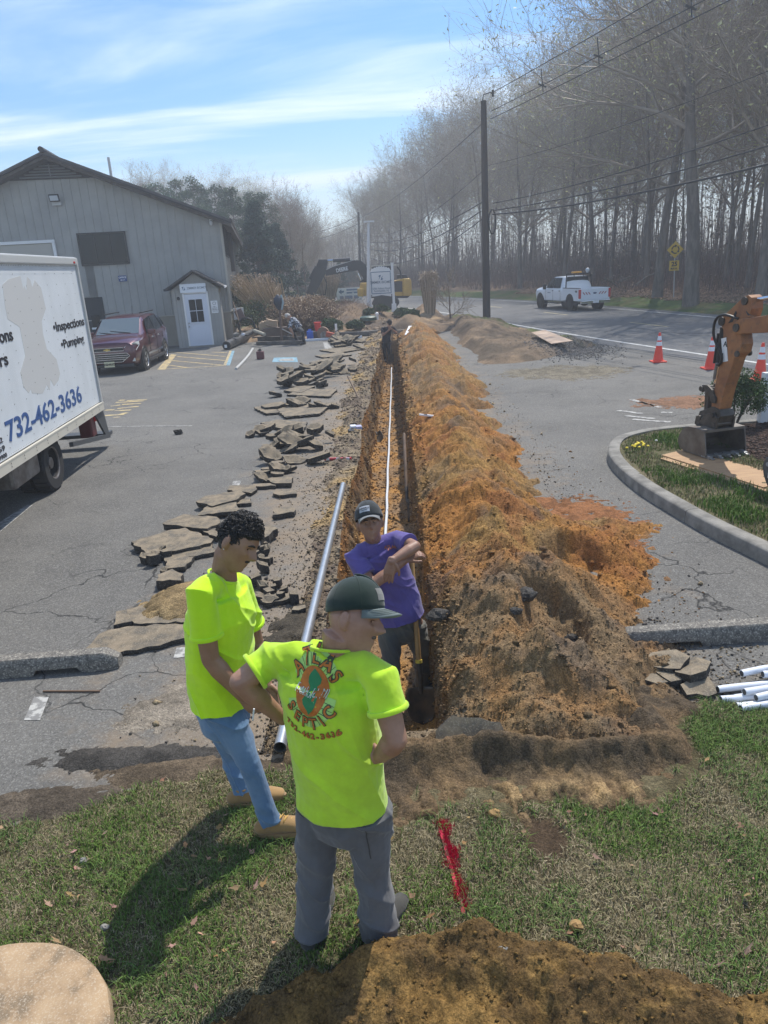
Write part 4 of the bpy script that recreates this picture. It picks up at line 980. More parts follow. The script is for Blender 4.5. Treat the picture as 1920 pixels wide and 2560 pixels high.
# white sign at the right edge of the island
PYs=11.05
pw0=G(1893,1075);pt=AY(1903,932,pw0.y);ws=empty('property_sign',(pw0.x,pw0.y,0));tag(ws,'white property sign behind the round bush, cut off at the right edge','sign')
x0=pw0.x+.06;yS=pw0.y
rel(MB().box((x0,yS,pt.z/2),(.12,.12,pt.z)).build('post',M_white),ws);rel(MB().box((x0+1.7,yS,pt.z/2),(.12,.12,pt.z)).build('post',M_white),ws)
zc=AY(1915,985,yS).z;rel(MB().box((x0+.87,yS,zc),(1.6,.05,.55)).build('board',M_white),ws)
rel(MB().box((x0+.87,yS,pt.z-.05),(1.85,.1,.09)).build('top_rail',M_white),ws);rel(MB().box((x0+.87,yS,zc-.33),(1.6,.1,.09)).build('bottom_rail',M_white),ws)
b=MB()
for(c,d)in(((x0+.87,yS-.03,zc+.22),(1.46,.02,.02)),((x0+.87,yS-.03,zc-.22),(1.46,.02,.02)),((x0+.14,yS-.03,zc),(.02,.02,.46))):b.box(c,d)
rel(b.build('moulding',mat('shadow_line_print_grey',(.5,.5,.52)),None),ws)  # moulding strips coloured grey, their shadow line put into the colour
rel(text('lettering','CO',.42,frame((x0+.23,yS-.03,zc),(1,0,0),(0,0,1)),mat('sign_navy_text',(.02,.03,.06)),None,align='LEFT',sx=.7,bold=.004),ws)
# utility poles and wires
M_wood_pole=mat('creosoted_pole',(.075,.058,.048),.9,c2=(.04,.033,.03),scale=8,stretch=(1,1,.08),bump=.006,bscale=20)
M_wire=mat('wire',(.025,.025,.028),.6)
def upole(px0,top,y,label,r0=.17,grp=None):
 p0=G(*px0);p0=Vector((p0.x*y/p0.y,y,0));p1=AY(*top,y)
 up=empty('utility_pole',p0);tag(up,label,'utility pole',grp)
 rel(MB().tube([(p0.x,y,-.1),((p0.x+p1.x)/2,y,p1.z/2),(p1.x,y,p1.z)],[r0,r0*.85,r0*.68],14).build('shaft',M_wood_pole,smooth=True),up);return up,p0,p1
PY1=G(1217,803).y
u1,a0,a1=upole((1217,803),(1209,252),PY1,'tall near utility pole standing beside the road by the dirt verge',.19)
b=MB();b.tube([(a1.x-.05,PY1,a1.z-.05),(a1.x-.02,PY1-.1,a1.z+.22),(a1.x+.3,PY1-.1,a1.z+.3),(a1.x+.4,PY1-.1,a1.z+.22)],.025,6);b.tube([(a1.x+.4,PY1-.1,a1.z+.38),(a1.x+.4,PY1-.1,a1.z+.12)],.05,8);rel(b.build('top_bracket',M_black),u1)
czl=AY(1228,555,PY1).z
b=MB();b.tube([(a1.x+.34+.16*math.cos(t*.6283),PY1-.1,czl+.55*math.sin(t*.6283))for t in range(11)],.035,6);rel(b.build('cable_loop',M_black,smooth=True),u1)
u2,b0,b1=upole((900,700),(896,530),84,'second utility pole, behind the excavator boom',.17)
u3,e0,e1=upole((818,690),(816,605),150,'farthest utility pole beyond the digger',.17)
def wire(p,q,sag,r=.018,n=24,label='wire',cat='wire',grp=None,extra=None):
 pts=[]
 for k in range(n+1):
  t=k/n;v=Vector(p).lerp(Vector(q),t);v.z-=sag*4*t*(1-t);pts.append(v)
 o=MB().tube(pts,r,5).build('overhead_wire',M_wire);tag(o,label,cat,grp);return o
# next pole behind the camera to the right, outside the view
NP=Vector((17.5,-4,0))
tops=[(0,.25,.012),(.1,-.45,.012),(.25,-.75,.012)]
for k,(dx_,dz_,r_)in enumerate(tops):
 q1=Vector((a1.x+.3,PY1-.05,a1.z+dz_));q2=Vector((NP.x+.5+dx_,NP.y,a1.z+1.2+dz_))
 wire(q1,q2,.25,.016,label=('topmost of the high wires climbing from the near pole to the upper right','middle high wire climbing from the near pole to the upper right','lowest of the three high wires climbing from the near pole')[k])
for k,fr in enumerate((.30,.55,.85)):
 q1=Vector((a1.x+.3,PY1-.05,a1.z-.1));q2=Vector((NP.x+.5,NP.y,a1.z+1.1));c_=q1.lerp(q2,fr*.36)-Vector((0,0,.25*4*fr*.36*(1-fr*.36)))
 b=MB();b.bar(c_+Vector((-.03,0,.2)),c_+Vector((.06,0,-.6)),.03);b.bar(c_+Vector((-.14,0,-.3)),c_+Vector((.18,0,-.42)),.05)
 tag(b.build('wire_spacer',M_black),('spacer clamp on the high wires, closest to the near pole','spacer clamp on the high wires, middle of three','spacer clamp on the high wires, farthest up to the right')[k],'wire spacer')
low=[(1232,508,1920,310,.02,'lower cable with the steepest rise right of the near pole'),(1232,526,1920,362,.024,'middle of the low cables right of the near pole'),(1232,536,1920,408,.034,'thick lowest cable right of the near pole'),(1215,415,1920,175,.01,'fine wire above the low cables right of the near pole')]
for(ax,ay,bx_,by,r_,lb_)in low:
 q1=AY(ax,ay,PY1-.1);yb=21.0;q2=AY(bx_,by,yb);q3=q2+(q2-q1)*.75
 ctrl=q1.lerp(q3,.5)
 wire(q1,q3+Vector((0,0,.9)),.55,r_,label=lb_)
for(ax,ay,bx_,by,r_,sg_,lb_)in((1215,500,900,600,.02,.9,'upper cable sagging from the near pole to the second pole'),(1215,520,900,612,.024,1.2,'middle cable sagging from the near pole to the second pole'),(1215,540,900,625,.024,1.7,'lowest cable sagging from the near pole to the second pole'),(1215,300,897,545,.016,.5,'high wire between the near pole top and the second pole top'),(1215,420,898,582,.014,1.3,'thin wire sagging between the near pole and the second pole')):
 wire(AY(ax,ay,PY1+.1),AY(bx_,by,84),sg_,r_,label=lb_)
for(ay,by,lb_)in((540,640,'upper wire from the second pole towards the far left'),(560,655,'lower wire from the second pole towards the far left')):
 q1=AY(894,ay,84);q2=AY(700,by-60,130);wire(q1,q2,1.0,.03,label=lb_)
# guard rail far along the road
grl=empty('guard_rail',(-6.5,88,0));tag(grl,'low grey guard rail along the far road beyond the low sign','guard rail')
ga=AY(842,722,84);gb=AY(896,741,72)
rel(MB().bar((ga.x,84,.65),(gb.x,72,.65),.06,.32,up=(0,0,1)).build('rail',mat('galvanised',(.45,.46,.47))),grl)
for k in range(7):
 t=k/6;x_=ga.x+(gb.x-ga.x)*t;y_=84-12*t;rel(MB().box((x_,y_+.1,.35),(.15,.15,.7)).build('post',mat('galvanised',(.45,.46,.47))),grl)
# ================================================================== VEHICLES
M_tyre=mat('tyre_rubber',(.022,.022,.023),.85,bump=.003,bscale=40)
M_rim=mat('wheel_alloy',(.55,.56,.58),.3,metal=.8)
M_steel=mat('bare_steel',(.25,.24,.23),.45,c2=(.14,.12,.11),scale=6,metal=.5)
M_chrome=mat('chrome',(.75,.76,.78),.12,metal=1)
M_gal=mat('galvanised',(.45,.46,.47),.4)
def wheel(root,c,r,w_,rimr=.62,n=26,steel=False,side=-1,name='wheel',spokes=5):
 cx_,cy_,cz_=c
 prof=[(rimr*r,-w_/2),(r*.93,-w_/2),(r*.985,-w_/2+.03),(r,-w_/4),(r,w_/4),(r*.985,w_/2-.03),(r*.93,w_/2),(rimr*r,w_/2),(rimr*r*.97,0)]
 b=MB();k=len(prof)
 for i in range(n):
  a=2*math.pi*i/n
  for(q,y)in prof:b.v.append((cx_+q*math.cos(a),cy_+y,cz_+q*math.sin(a)))
 for i in range(n):
  for j in range(k):b.f.append((i*k+j,i*k+(j+1)%k,((i+1)%n)*k+(j+1)%k,((i+1)%n)*k+j));b.m.append(0)
 wo=empty(name,(0,0,0));wo.parent=root
 b.build('tyre',M_tyre,wo,smooth=True)
 b=MB()
 for i in range(n):
  a=2*math.pi*(i+.5)/n;b.box((cx_+r*math.cos(a),cy_,cz_+r*math.sin(a)),(.02,w_*.85,r*.12),Matrix.Rotation(-a,3,'Y'))
 b.build('tread',M_tyre,wo)
 b=MB();rr=rimr*r;yo=cy_+side*(w_/2-.02);m_=M_steel if steel else M_rim
 ring=[(rr*math.cos(2*math.pi*i/n),rr*math.sin(2*math.pi*i/n))for i in range(n)]
 b.tube([(cx_+x*1.0,yo,cz_+z)for x,z in ring]+[(cx_+ring[0][0],yo,cz_+ring[0][1])],.018,5)
 if steel:
  b.tube([(cx_,yo-side*.13,cz_),(cx_,yo-side*.12,cz_)],[rr*.98,rr*.98],20)
  b.tube([(cx_,yo-side*.13,cz_),(cx_,yo-side*.02,cz_)],[rr*.42,rr*.36],14)
  for i in range(8):a=i*math.pi/4;b.tube([(cx_+rr*.6*math.cos(a),yo-side*.12,cz_+rr*.6*math.sin(a)),(cx_+rr*.6*math.cos(a),yo-side*.09,cz_+rr*.6*math.sin(a))],.018,6)
 else:
  for i in range(spokes):
   a=2*math.pi*i/spokes+.3
   for da in(-.14,.14):b.bar((cx_+rr*.15*math.cos(a),yo-side*.02,cz_+rr*.15*math.sin(a)),(cx_+rr*.97*math.cos(a+da),yo-side*.01,cz_+rr*.97*math.sin(a+da)),.05,.03,up=(0,1,0))
  b.tube([(cx_,yo-side*.06,cz_),(cx_,yo+side*.005,cz_)],[rr*.3,rr*.22],12)
 b.build('rim',m_,wo)
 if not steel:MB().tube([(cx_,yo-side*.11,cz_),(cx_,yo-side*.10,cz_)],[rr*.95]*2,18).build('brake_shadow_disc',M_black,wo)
 return wo
# ------------------------------------------------------------------ box truck
TA=rad(96.3);tk=empty('box_truck',(-4.94,9.6,0),TA);tag(tk,'white box truck with faded patch and blue phone number, parked at the left edge','truck')
M_box=mat('truck_panel_white',(.67,.71,.74),.45,c2=(.55,.59,.61),scale=1.6,detail=10,stretch=(1,1,.5),lo=.42,hi=.75)
M_ghost=mat('removed_decal_patch',(.54,.545,.535),.6)
X0,X1,Z0,Z1,WW=-4.4,2.80,.84,3.10,2.3
MB().box(((X0+X1)/2,WW/2,(Z0+Z1)/2+.02),(X1-X0,WW,Z1-Z0)).build('box_body',M_box,tk)
b=MB();b.box(((X0+X1)/2,.0,Z1+.06),(X1-X0+.03,.07,.12));b.box(((X0+X1)/2,WW,Z1+.06),(X1-X0+.03,.07,.12));b.build('top_rail',mat('aluminium_rail',(.47,.48,.47),.45),tk,bevel=.02)
MB().box(((X0+X1)/2,WW/2,Z1+.10),(X1-X0,WW,.05)).build('roof',M_white,tk)
b=MB();b.box((X1+.01,.0,(Z0+Z1)/2+.02),(.07,.07,Z1-Z0+.18));b.build('corner_post',mat('aluminium_rail',(.47,.48,.47)),tk,bevel=.015)
b=MB();b.box(((X0+X1)/2,-.015,Z0-.06),(X1-X0+.04,.05,.13));b.box(((X0+X1)/2,-.03,Z0+.0),(X1-X0+.04,.03,.02));b.build('bottom_rail',mat('cream_rail',(.56,.53,.45),.5),tk)
b=MB();b.box((X1-.16,-.03,Z1+.04),(.08,.03,.035));b.build('marker_lamp',mat('red_lens',(.5,.03,.03),.25),tk,bevel=.008)
pts=[(-0.28,2.85),(-0.07,2.91),(0.36,2.95),(0.37,2.78),(0.42,2.83),(0.47,2.76),(0.58,2.94),(0.68,2.9),(0.71,2.8),(0.84,2.89),(1.03,2.79),(1.06,2.5),(0.80,2.34),(0.75,2.17),(0.78,1.96),(1.08,1.78),(1.11,1.57),(0.99,1.48),(0.77,1.43),(0.68,1.54),(0.57,1.4),(0.51,1.49),(0.28,1.4),(-0.07,1.46),(-0.09,1.52),(-0.18,1.48),(-0.31,1.58),(-0.31,1.77),(-0.04,1.95),(-0.02,2.32),(-0.35,2.44),(-0.34,2.6)]
MB().prism(pts,.002,-.0015,'y').build('faded_patch',M_ghost,tk)
b=MB()
def rivet(x,z,y=-.003,r=.006):b.add([(x-r,y,z-r),(x+r,y,z-r),(x+r,y,z+r),(x-r,y,z+r),(x,y-.004,z)],[(0,1,4),(1,2,4),(2,3,4),(3,0,4)])
x=X0+.1
while x<X1-.05:
 z=Z0+.12
 while z<Z1-.05:rivet(x,z);z+=.155
 x+=.40
x=X0
while x<X1-.03:rivet(x,Z1-.02,-.037),rivet(x,Z0+.045,-.003,.004);x+=.055
o=b.build('rivets',M_steel,tk,recalc=False);o['kind']='stuff'
b=MB();x=X0+.2
while x<X1:rivet(x,Z0-.04,-.045,.009);rivet(x,Z0-.08,-.045,.009);x+=.42
o=b.build('rail_bolts',M_steel,tk,recalc=False)
def text_fit(s,x0,x1,zb,cap,m,root,y=-.004,name='lettering',bold=.0,z1=None):
 t_=text(name,s,1.0,Matrix.Identity(4),m,None,ext=.002,bold=bold,align='LEFT')
 V=np.array([v.co[:]for v in t_.data.vertices]);mn=V.min(0);mxx=V.max(0)
 capref=.70
 sx=(x1-x0)/(mxx[0]-mn[0]);sz=cap/capref;base=0-(.0)
 t2=text('tmpx','I',1.0,Matrix.Identity(4),m,None,align='LEFT');V2=np.array([v.co[:]for v in t2.data.vertices]);b0=V2[:,1].min();capref=V2[:,1].max()-b0;sz=cap/capref
 bpy.data.objects.remove(t2)
 for v in t_.data.vertices:
  c=v.co.copy();v.co=(x0+(c.x-mn[0])*sx,y-c.z*1.0,zb+(c.y-b0)*sz)
 t_.parent=root;return t_
M_blue_t=mat('lettering_blue',(.03,.09,.26),.5);M_blk_t=mat('lettering_black',(.02,.02,.025),.5)
text_fit('732-462-3636',-1.10,1.87,1.03,.24,M_blue_t,tk,bold=.018)
text_fit('\u2022Inspections',1.20,2.70,2.16,.13,M_blk_t,tk,bold=.02)
text_fit('\u2022Pumping',1.39,2.52,1.90,.12,M_blk_t,tk,bold=.02)
text_fit('ons',-.72,-.31,2.18,.15,M_blk_t,tk,bold=.02)
text_fit('rs',-.86,-.61,1.91,.15,M_blk_t,tk,bold=.02)
text_fit('62',-1.46,-1.25,1.07,.06,M_blk_t,tk,bold=.012);text_fit('69',-1.42,-1.24,.97,.06,M_blk_t,tk,bold=.012);text_fit('19900',-1.50,-1.23,.885,.05,M_blk_t,tk,bold=.01)
# chassis, axle, mudguards, tail lift
b=MB();b.box((-1.2,.72,.68),(7.6,.10,.2));b.box((-1.2,WW-.72,.68),(7.6,.1,.2));b.box((2.6,WW/2,.68),(.1,1.5,.2));b.build('chassis',M_black,tk)
for x in(-3,-2,-1.2,1.2,2.1):MB().box((x,WW/2,.78),(.06,WW-.1,.08)).build('cross_member',M_black,tk)
for(x,y)in((.36,.17),(.36,.40),(.36,WW-.17),(.36,WW-.40),(-4.9,.17),(-4.9,WW-.17)):
 wheel(tk,(x,y,.40),.40,.21,.58,steel=True,side=-1 if y<1 else 1)
MB().tube([(.36,.3,.375),(.36,WW-.3,.375)],.07,10).build('axle',M_black,tk)
MB().ell((.36,WW/2,.375),(.2,.2,.18)).build('differential',M_black,tk,smooth='all')
b=MB();b.box((-.5,.3,.55),(.9,.4,.35));b.build('side_tank',M_steel,tk,bevel=.05)
for x in(-2.2,-1.9,-1.65):MB().box((x,.3,.62),(.08,.3,.3)).build('bracket',M_steel,tk)
b=MB();b.prism([(2.36,.74),(2.86,.74),(3.0,.22),(2.86,.19)],.0,.035,'y');b.build('lift_side_plate',mat('dark_grey_paint',(.06,.065,.07),.5),tk)
b=MB();b.prism([(2.36,.74),(2.86,.74),(3.0,.22),(2.86,.19)],WW-.035,WW,'y');b.build('lift_side_plate',mat('dark_grey_paint',(.06,.065,.07)),tk)
b=MB();b.box((2.0,WW/2,.46),(2.1,.9,.07))if False else b.bar((1.05,.02,.50),(3.0,.02,.21),.06,.07);b.bar((1.05,WW-.02,.50),(3.0,WW-.02,.21),.06,.07);b.box((3.05,WW/2,.24),(.28,WW,.06));b.build('lift_platform',mat('dark_grey_paint',(.06,.065,.07)),tk)
b=MB();b.box((2.38,.16,.52),(.26,.22,.36));b.build('rear_lamp_housing',mat('maroon_lens',(.10,.012,.016),.4),tk,bevel=.03)
b=MB();b.box((2.5,.04,.62),(.14,.02,.08));b.build('side_lamp',mat('red_lens',(.5,.03,.03)),tk)
# cab, outside the picture
b=MB();b.prism([(-4.5,.5),(-4.5,2.35),(-5.2,2.35),(-5.75,1.55),(-6.5,1.4),(-6.6,.5)],.12,WW-.12,'y');b.build('cab',M_white,tk,bevel=.06)
b=MB();b.prism([(-4.7,1.5),(-4.7,2.15),(-5.15,2.15),(-5.55,1.55)],.10,.13,'y');b.build('cab_window',M_glass_d,tk)
b=MB();b.box((-6.62,WW/2,.6),(.12,2.0,.25));b.build('bumper',M_chrome,tk)
# ------------------------------------------------------------------ generic lofted car body
def loft_body(stations,name,m,root,smooth=True):
 b=MB();rings=[]
 for(x,zb,zw,zr,wb,ww,wr)in stations:
  h=[(0,zb),(wb*.9,zb),(wb,zb+.07),(ww*1.01,(zb+zw)*.52),(ww*1.0,zw-.07),(ww*.965,zw),(wr+(ww*.965-wr)*.5,(zw+zr)/2),(wr,zr-.045),(wr*.88,zr-.008),(wr*.4,zr+.012),(0,zr+.015)]
  full=[(x,-y,z)for y,z in h]+[(x,y,z)for y,z in h[-2:0:-1]]
  rings.append(full)
 n=len(rings[0])
 for r_ in rings:b.v.extend(r_)
 for i in range(len(rings)-1):
  for j in range(n):b.f.append((i*n+j,i*n+(j+1)%n,(i+1)*n+(j+1)%n,(i+1)*n+j));b.m.append(0)
 b.f.append(tuple(range(n)));b.f.append(tuple((len(rings)-1)*n+j for j in range(n))[::-1]);b.m+=[0,0]
 o=b.build(name,m,root,smooth=True);return o
# ------------------------------------------------------------------ maroon SUV (x forward)
M_maroon=mat('maroon_car_paint',(.085,.014,.020),.28,coat=1.0,metal=.3)
su_dir=math.atan2(-1,.08)
pF=G(357,926);
sv=empty('parked_suv',(pF.x-.92+.02,pF.y+1.45,0),su_dir);tag(sv,'dark red SUV with chrome grille parked facing the camera in front of the building','car')
S_=[(2.30,.42,.72,.80,.62,.70,.60),(2.22,.30,.84,.98,.78,.84,.70),(1.95,.24,.95,1.08,.86,.90,.74),(1.3,.24,1.02,1.14,.88,.92,.74),(.95,.24,1.06,1.18,.88,.92,.74),(.30,.24,1.10,1.60,.88,.92,.66),(0.,.24,1.11,1.68,.88,.92,.64),(-.9,.24,1.13,1.72,.88,.92,.64),(-1.7,.24,1.16,1.69,.88,.92,.64),(-2.15,.26,1.16,1.50,.87,.90,.62),(-2.35,.36,1.12,1.22,.82,.86,.66),(-2.42,.45,.9,1.0,.75,.8,.6)]
loft_body(S_,'body',M_maroon,sv)
def quadp(name,m,root,P4,t_=.012):
 b=MB();b.add(P4,[tuple(range(len(P4)))]);o=b.build(name,m,root,recalc=False);so=o.modifiers.new('t','SOLIDIFY');so.thickness=t_;so.offset=0;return o
quadp('windscreen',mat('windscreen_glass',(.07,.10,.12),.06,spec=.9),sv,[(1.0,-.70,1.165),(1.0,.70,1.165),(.62,.66,1.40),(.28,.62,1.625),(.28,-.62,1.625),(.62,-.66,1.40)],.03)
for s in(-1,1):
 quadp('side_window',M_glass_d,sv,[(.62,s*.895,1.14),(.22,s*.74,1.56),(-.35,s*.735,1.625),(-.35,s*.90,1.15)],.03)
 quadp('side_window',M_glass_d,sv,[(-.43,s*.90,1.15),(-.43,s*.735,1.63),(-1.2,s*.735,1.63),(-1.35,s*.90,1.19)],.03)
 quadp('side_window',M_glass_d,sv,[(-1.45,s*.895,1.22),(-1.32,s*.735,1.62),(-1.85,s*.73,1.56),(-1.98,s*.86,1.26)],.03)
 MB().box((.56,s*1.02,1.17),(.18,.26,.16)).build('wing_mirror',M_maroon,sv,bevel=.04)
 MB().bar((.1,s*.60,1.77),(-1.7,s*.60,1.77),.04,.035).build('roof_rail',M_black,sv)
 MB().box((-.1,s*.93,.50),(2.2,.03,.07)).build('door_trim',M_chrome,sv)
 MB().box((-.1,s*.94,.29),(2.4,.06,.09)).build('sill',mat('dark_plastic',(.03,.03,.032),.7),sv)
 for xx in(.05,-.8):MB().box((xx,s*.935,.98),(.2,.03,.035)).build('door_handle',M_chrome,sv)
 for xx in(.62,-.4,-1.32):MB().box((xx,s*.928,.68),(.012,.012,.72)).build('door_seam',M_black,sv)
 for xx in(1.43,-1.42):
  wheel(sv,(xx,s*.84,.355),.355,.23,.68,side=s)
  b=MB();b.tube([(xx,s*.70,.36),(xx,s*.935,.36)],[.435,.435],22);b.build('wheel_arch',M_black,sv)
 b=MB();b.add([(2.26,s*.50,.84),(2.27,s*.50,.72),(2.16,s*.84,.72),(1.92,s*.90,.86),(1.86,s*.885,.98),(2.14,s*.80,.97)],[(0,1,2,3,4,5)]);o=b.build('headlamp',mat('lamp_clear',(.55,.57,.55),.15,spec=.8),sv,recalc=False);so=o.modifiers.new('t','SOLIDIFY');so.thickness=.07;so.offset=0
 for(yy,zz)in((.60,.79),(.73,.79)):MB().ell((2.235-.05*(yy>.7),s*yy,zz),(.035,.045,.045)).build('lamp_reflector',M_black,o,smooth='all')
 MB().box((2.22,s*.66,.44),(.06,.28,.11)).build('fog_lamp',mat('lamp_clear',(.55,.57,.55)),sv,bevel=.02)
b=MB();b.box((2.285,0,.79),(.07,.98,.09));b.prism([(-.6,.66),(.6,.66),(.68,.58),(.45,.40),(-.45,.40),(-.68,.58)],2.27,2.34,'x');b.build('grille_recess',M_black,sv)
for z_,hw in((.845,.50),(.745,.52),(.665,.60),(.60,.62),(.54,.60),(.48,.52),(.40,.40)):
 MB().box((2.35,0,z_),(.02,hw*2,.018)).build('grille_bar',M_chrome,sv)
for s in(-1,1):MB().bar((2.35,s*.68,.58),(2.35,s*.42,.40),.02).build('grille_bar',M_chrome,sv);MB().bar((2.35,s*.68,.58),(2.35,s*.6,.665),.02).build('grille_bar',M_chrome,sv)
b=MB();b.box((2.365,0,.79),(.02,.2,.035));b.box((2.367,.0,.79),(.02,.07,.07));b.build('badge',mat('gold_badge',(.6,.45,.15),.3,metal=.8),sv)
MB().box((2.36,0,.34),(.02,.32,.17)).build('number_plate',mat('plate_buff',(.62,.58,.38),.5),sv)
text('plate_text','Z62\u2022NUC',.10,frame((2.375,0,.34),(0,1,0),(0,0,1)),M_blk_t,sv,bold=.003,sx=.8)
MB().box((2.2,0,.28),(.2,1.5,.10)).build('lower_bumper',mat('dark_plastic',(.03,.03,.032)),sv,bevel=.03)
b=MB();b.bar((1.02,.45,1.19),(.86,-.25,1.27),.02);b.bar((1.02,-.15,1.19),(.9,-.62,1.24),.02);b.build('wiper',M_black,sv)
MB().tube([(-1.2,0,1.72),(-1.3,0,1.98)],.008,5).build('aerial',M_black,sv)
# ------------------------------------------------------------------ white pickup (x forward), driving away
c6=lambda x,y:(1340+x*220/1659,660+y*140/1056)
pfw=G(*c6(200,845));prw=G(*c6(665,882))
yaw_=math.atan2(pfw.y-prw.y,pfw.x-prw.x)*.0+rad(104)
pk=empty('pickup_truck',(0,0,0),yaw_);SC=.90;pk.scale=(SC,SC,SC)
fx=Vector((math.cos(yaw_),math.sin(yaw_),0));lf=Vector((-fx.y,fx.x,0))
pk.location=Vector((prw.x,prw.y,0))-lf*.86*SC+fx*1.95*SC;tag(pk,'white crew cab pickup with amber roof beacon driving away on the road','pickup truck')
M_pw=mat('pickup_white',(.70,.74,.80),.3,coat=.6)
Sf=[(3.0,.62,.98,1.12,.80,.86,.76),(2.85,.50,1.12,1.26,.92,.97,.82),(2.2,.48,1.18,1.33,.95,.99,.84),(1.62,.48,1.22,1.37,.95,.99,.82),(.95,.48,1.24,1.80,.95,.99,.76),(.55,.48,1.25,1.94,.95,.99,.74),(-.3,.48,1.25,1.96,.95,.99,.74),(-.85,.48,1.25,1.93,.95,.99,.74),(-1.06,.48,1.25,1.40,.95,.99,.80)]
loft_body(Sf,'cab_body',M_pw,pk)
# bed: open box
b=MB()
for s in(-1,1):b.box((-2.05,s*.93,.93),(2.05,.12,.70))
b.box((-2.05,0,.62),(2.05,1.8,.1));b.build('cargo_bed',M_pw,pk,bevel=.02)
for s in(-1,1):MB().box((-2.05,s*.93,1.295),(2.05,.14,.03)).build('bed_rail',mat('dark_plastic',(.03,.03,.032)),pk)
tg=MB().box((-3.1,0,.95),(.07,1.74,.62)).build('tailgate',M_pw,pk,bevel=.02)
for k in range(6):
 yy=(.68-.17*k)if k<3 else(-.34-.17*(k-3));sl=.06 if k<3 else-.06
 b=MB();b.add([(-3.142,yy+.05-sl,.93),(-3.142,yy-.02-sl,.93),(-3.142,yy-.02+sl,1.07),(-3.142,yy+.05+sl,1.07)],[(0,1,2,3)]);b.build('red_stripe',mat('stripe_red',(.35,.06,.07),.5),tg,recalc=False)
MB().ell((-3.14,0,1.0),(.02,.12,.05)).build('oval_badge',mat('badge_navy',(.04,.07,.16)),tg,smooth='all')
for s in(-1,1):
 MB().box((-3.10,s*.94,.98),(.10,.13,.5)).build('tail_lamp',mat('red_lens',(.5,.03,.03)),pk,bevel=.015)
 quadp('side_window',M_glass_d,pk,[(1.32,s*.96,1.28),(.80,s*.82,1.80),(.36,s*.80,1.88),(.36,s*.965,1.28)],.03)
 quadp('side_window',M_glass_d,pk,[(.28,s*.965,1.28),(.28,s*.80,1.88),(-.55,s*.80,1.88),(-.62,s*.965,1.28)],.03)
 b=MB();b.box((1.15,s*1.17,1.36),(.10,.22,.32));b.build('wing_mirror',M_black,pk,bevel=.04)
 for xx in(2.15,-1.95):wheel(pk,(xx,s*.86,.42),.42,.28,.60,side=s,spokes=8);MB().tube([(xx,s*.7,.47),(xx,s*1.0,.47)],[.52,.52],22).build('wheel_arch',M_black,pk)
 MB().box((.3,s*.98,.40),(1.9,.16,.07)).build('running_board',mat('dark_plastic',(.03,.03,.032)),pk)
 for xx in(.42,-.5):MB().box((xx-.1,s*1.0,1.12),(.2,.03,.04)).build('door_handle',M_chrome,pk)
 for xx in(1.35,.32,-.7):MB().box((xx,s*.997,.85),(.012,.015,.7)).build('door_seam',mat('seam_grey',(.25,.26,.28)),pk)
 text('decal','4X4',.14,frame((-2.75,s*1.0,1.12),(-s*-1 if s>0 else 1,0,0)if False else((-1,0,0)if s>0 else(1,0,0)),(0,0,1)),M_blk_t,pk,bold=.008)
quadp('rear_window',M_glass_d,pk,[(-1.0,-.80,1.33),(-1.0,.80,1.33),(-.89,.72,1.88),(-.89,-.72,1.88)],.04)
quadp('windscreen',M_glass_d,pk,[(1.66,-.76,1.38),(1.66,.76,1.38),(.98,.7,1.82),(.98,-.7,1.82)],.03)
text('door_lettering','TOWNSHIP',.16,frame((.85,.999,1.02),(-1,0,0),(0,0,1)),M_blk_t,pk)if False else MB().box((.85,.996,1.0),(.42,.012,.05)).build('door_decal',mat('decal_grey_blue',(.25,.3,.4)),pk)
b=MB();b.box((-3.22,0,.52),(.16,1.85,.17));b.build('bumper',M_chrome,pk,bevel=.03)
MB().box((-3.32,0,.52),(.03,.35,.15)).build('number_plate',M_white,pk);MB().box((-3.36,0,.40),(.16,.1,.1)).build('tow_hitch',M_black,pk)
MB().ell((-1.95,0,.42),(.2,.26,.2)).build('differential',M_black,pk,smooth='all');MB().tube([(-1.95,-.8,.42),(-1.95,.8,.42)],.07,8).build('axle',M_black,pk)
b=MB()
for s in(-1,1):b.bar((-1.15,s*.85,1.3),(-1.08,s*.78,2.08),.05)
b.bar((-1.08,-.78,2.08),(-1.08,.78,2.08),.05);b.bar((-1.1,-.8,1.9),(-1.1,.8,1.9),.04)
for k in(-.3,.3):b.bar((-1.08,k,2.08),(-1.1,k,1.9),.03)
b.build('headache_rack',M_black,pk)
MB().box((-1.0,.1,2.16),(.22,.6,.10)).build('beacon',mat('amber_lens',(.75,.36,.05),.3),pk,bevel=.03)
b=MB();b.ell((-1.0,-.62,2.26),(.12,.12,.12));b.box((-1.0,-.62,2.13),(.1,.1,.1));b.build('work_lamp',mat('lamp_glass',(.5,.55,.6)),pk)
# ------------------------------------------------------------------ large excavator behind the sign
EY=52.0
def EP(x,y):return AY(*c2_(x,y),EY)
M_deere=mat('machine_black',(.028,.030,.034),.5);M_dy=mat('machine_yellow',(.62,.38,.07),.5,c2=(.5,.3,.06),scale=2)
ex=empty('large_excavator',(G(*c2_(1180,690)).x,EY,0));
gx=EP(1180,600).x;ex.location=(gx,EY,0);tag(ex,'big yellow and black tracked excavator reaching left behind the company sign','excavator')
def epoly(name,m,pts,y0,y1,root=ex,bevel=0):
 P=[EP(*p)for p in pts];b=MB();b.prism([(p.x,p.z)for p in P],EY+y0,EY+y1,'y');o=b.build(name,m,None,bevel=bevel);return rel(o,root)
arm=epoly('arm',M_deere,[(300,150),(405,150),(412,185),(385,330),(190,712),(105,690),(150,550),(230,330)],-.25,.25)
boom=epoly('boom',M_deere,[(385,290),(480,240),(755,160),(840,160),(905,215),(960,330),(985,470),(930,560),(890,520),(870,380),(800,290),(620,320),(395,362)],-.3,.3)
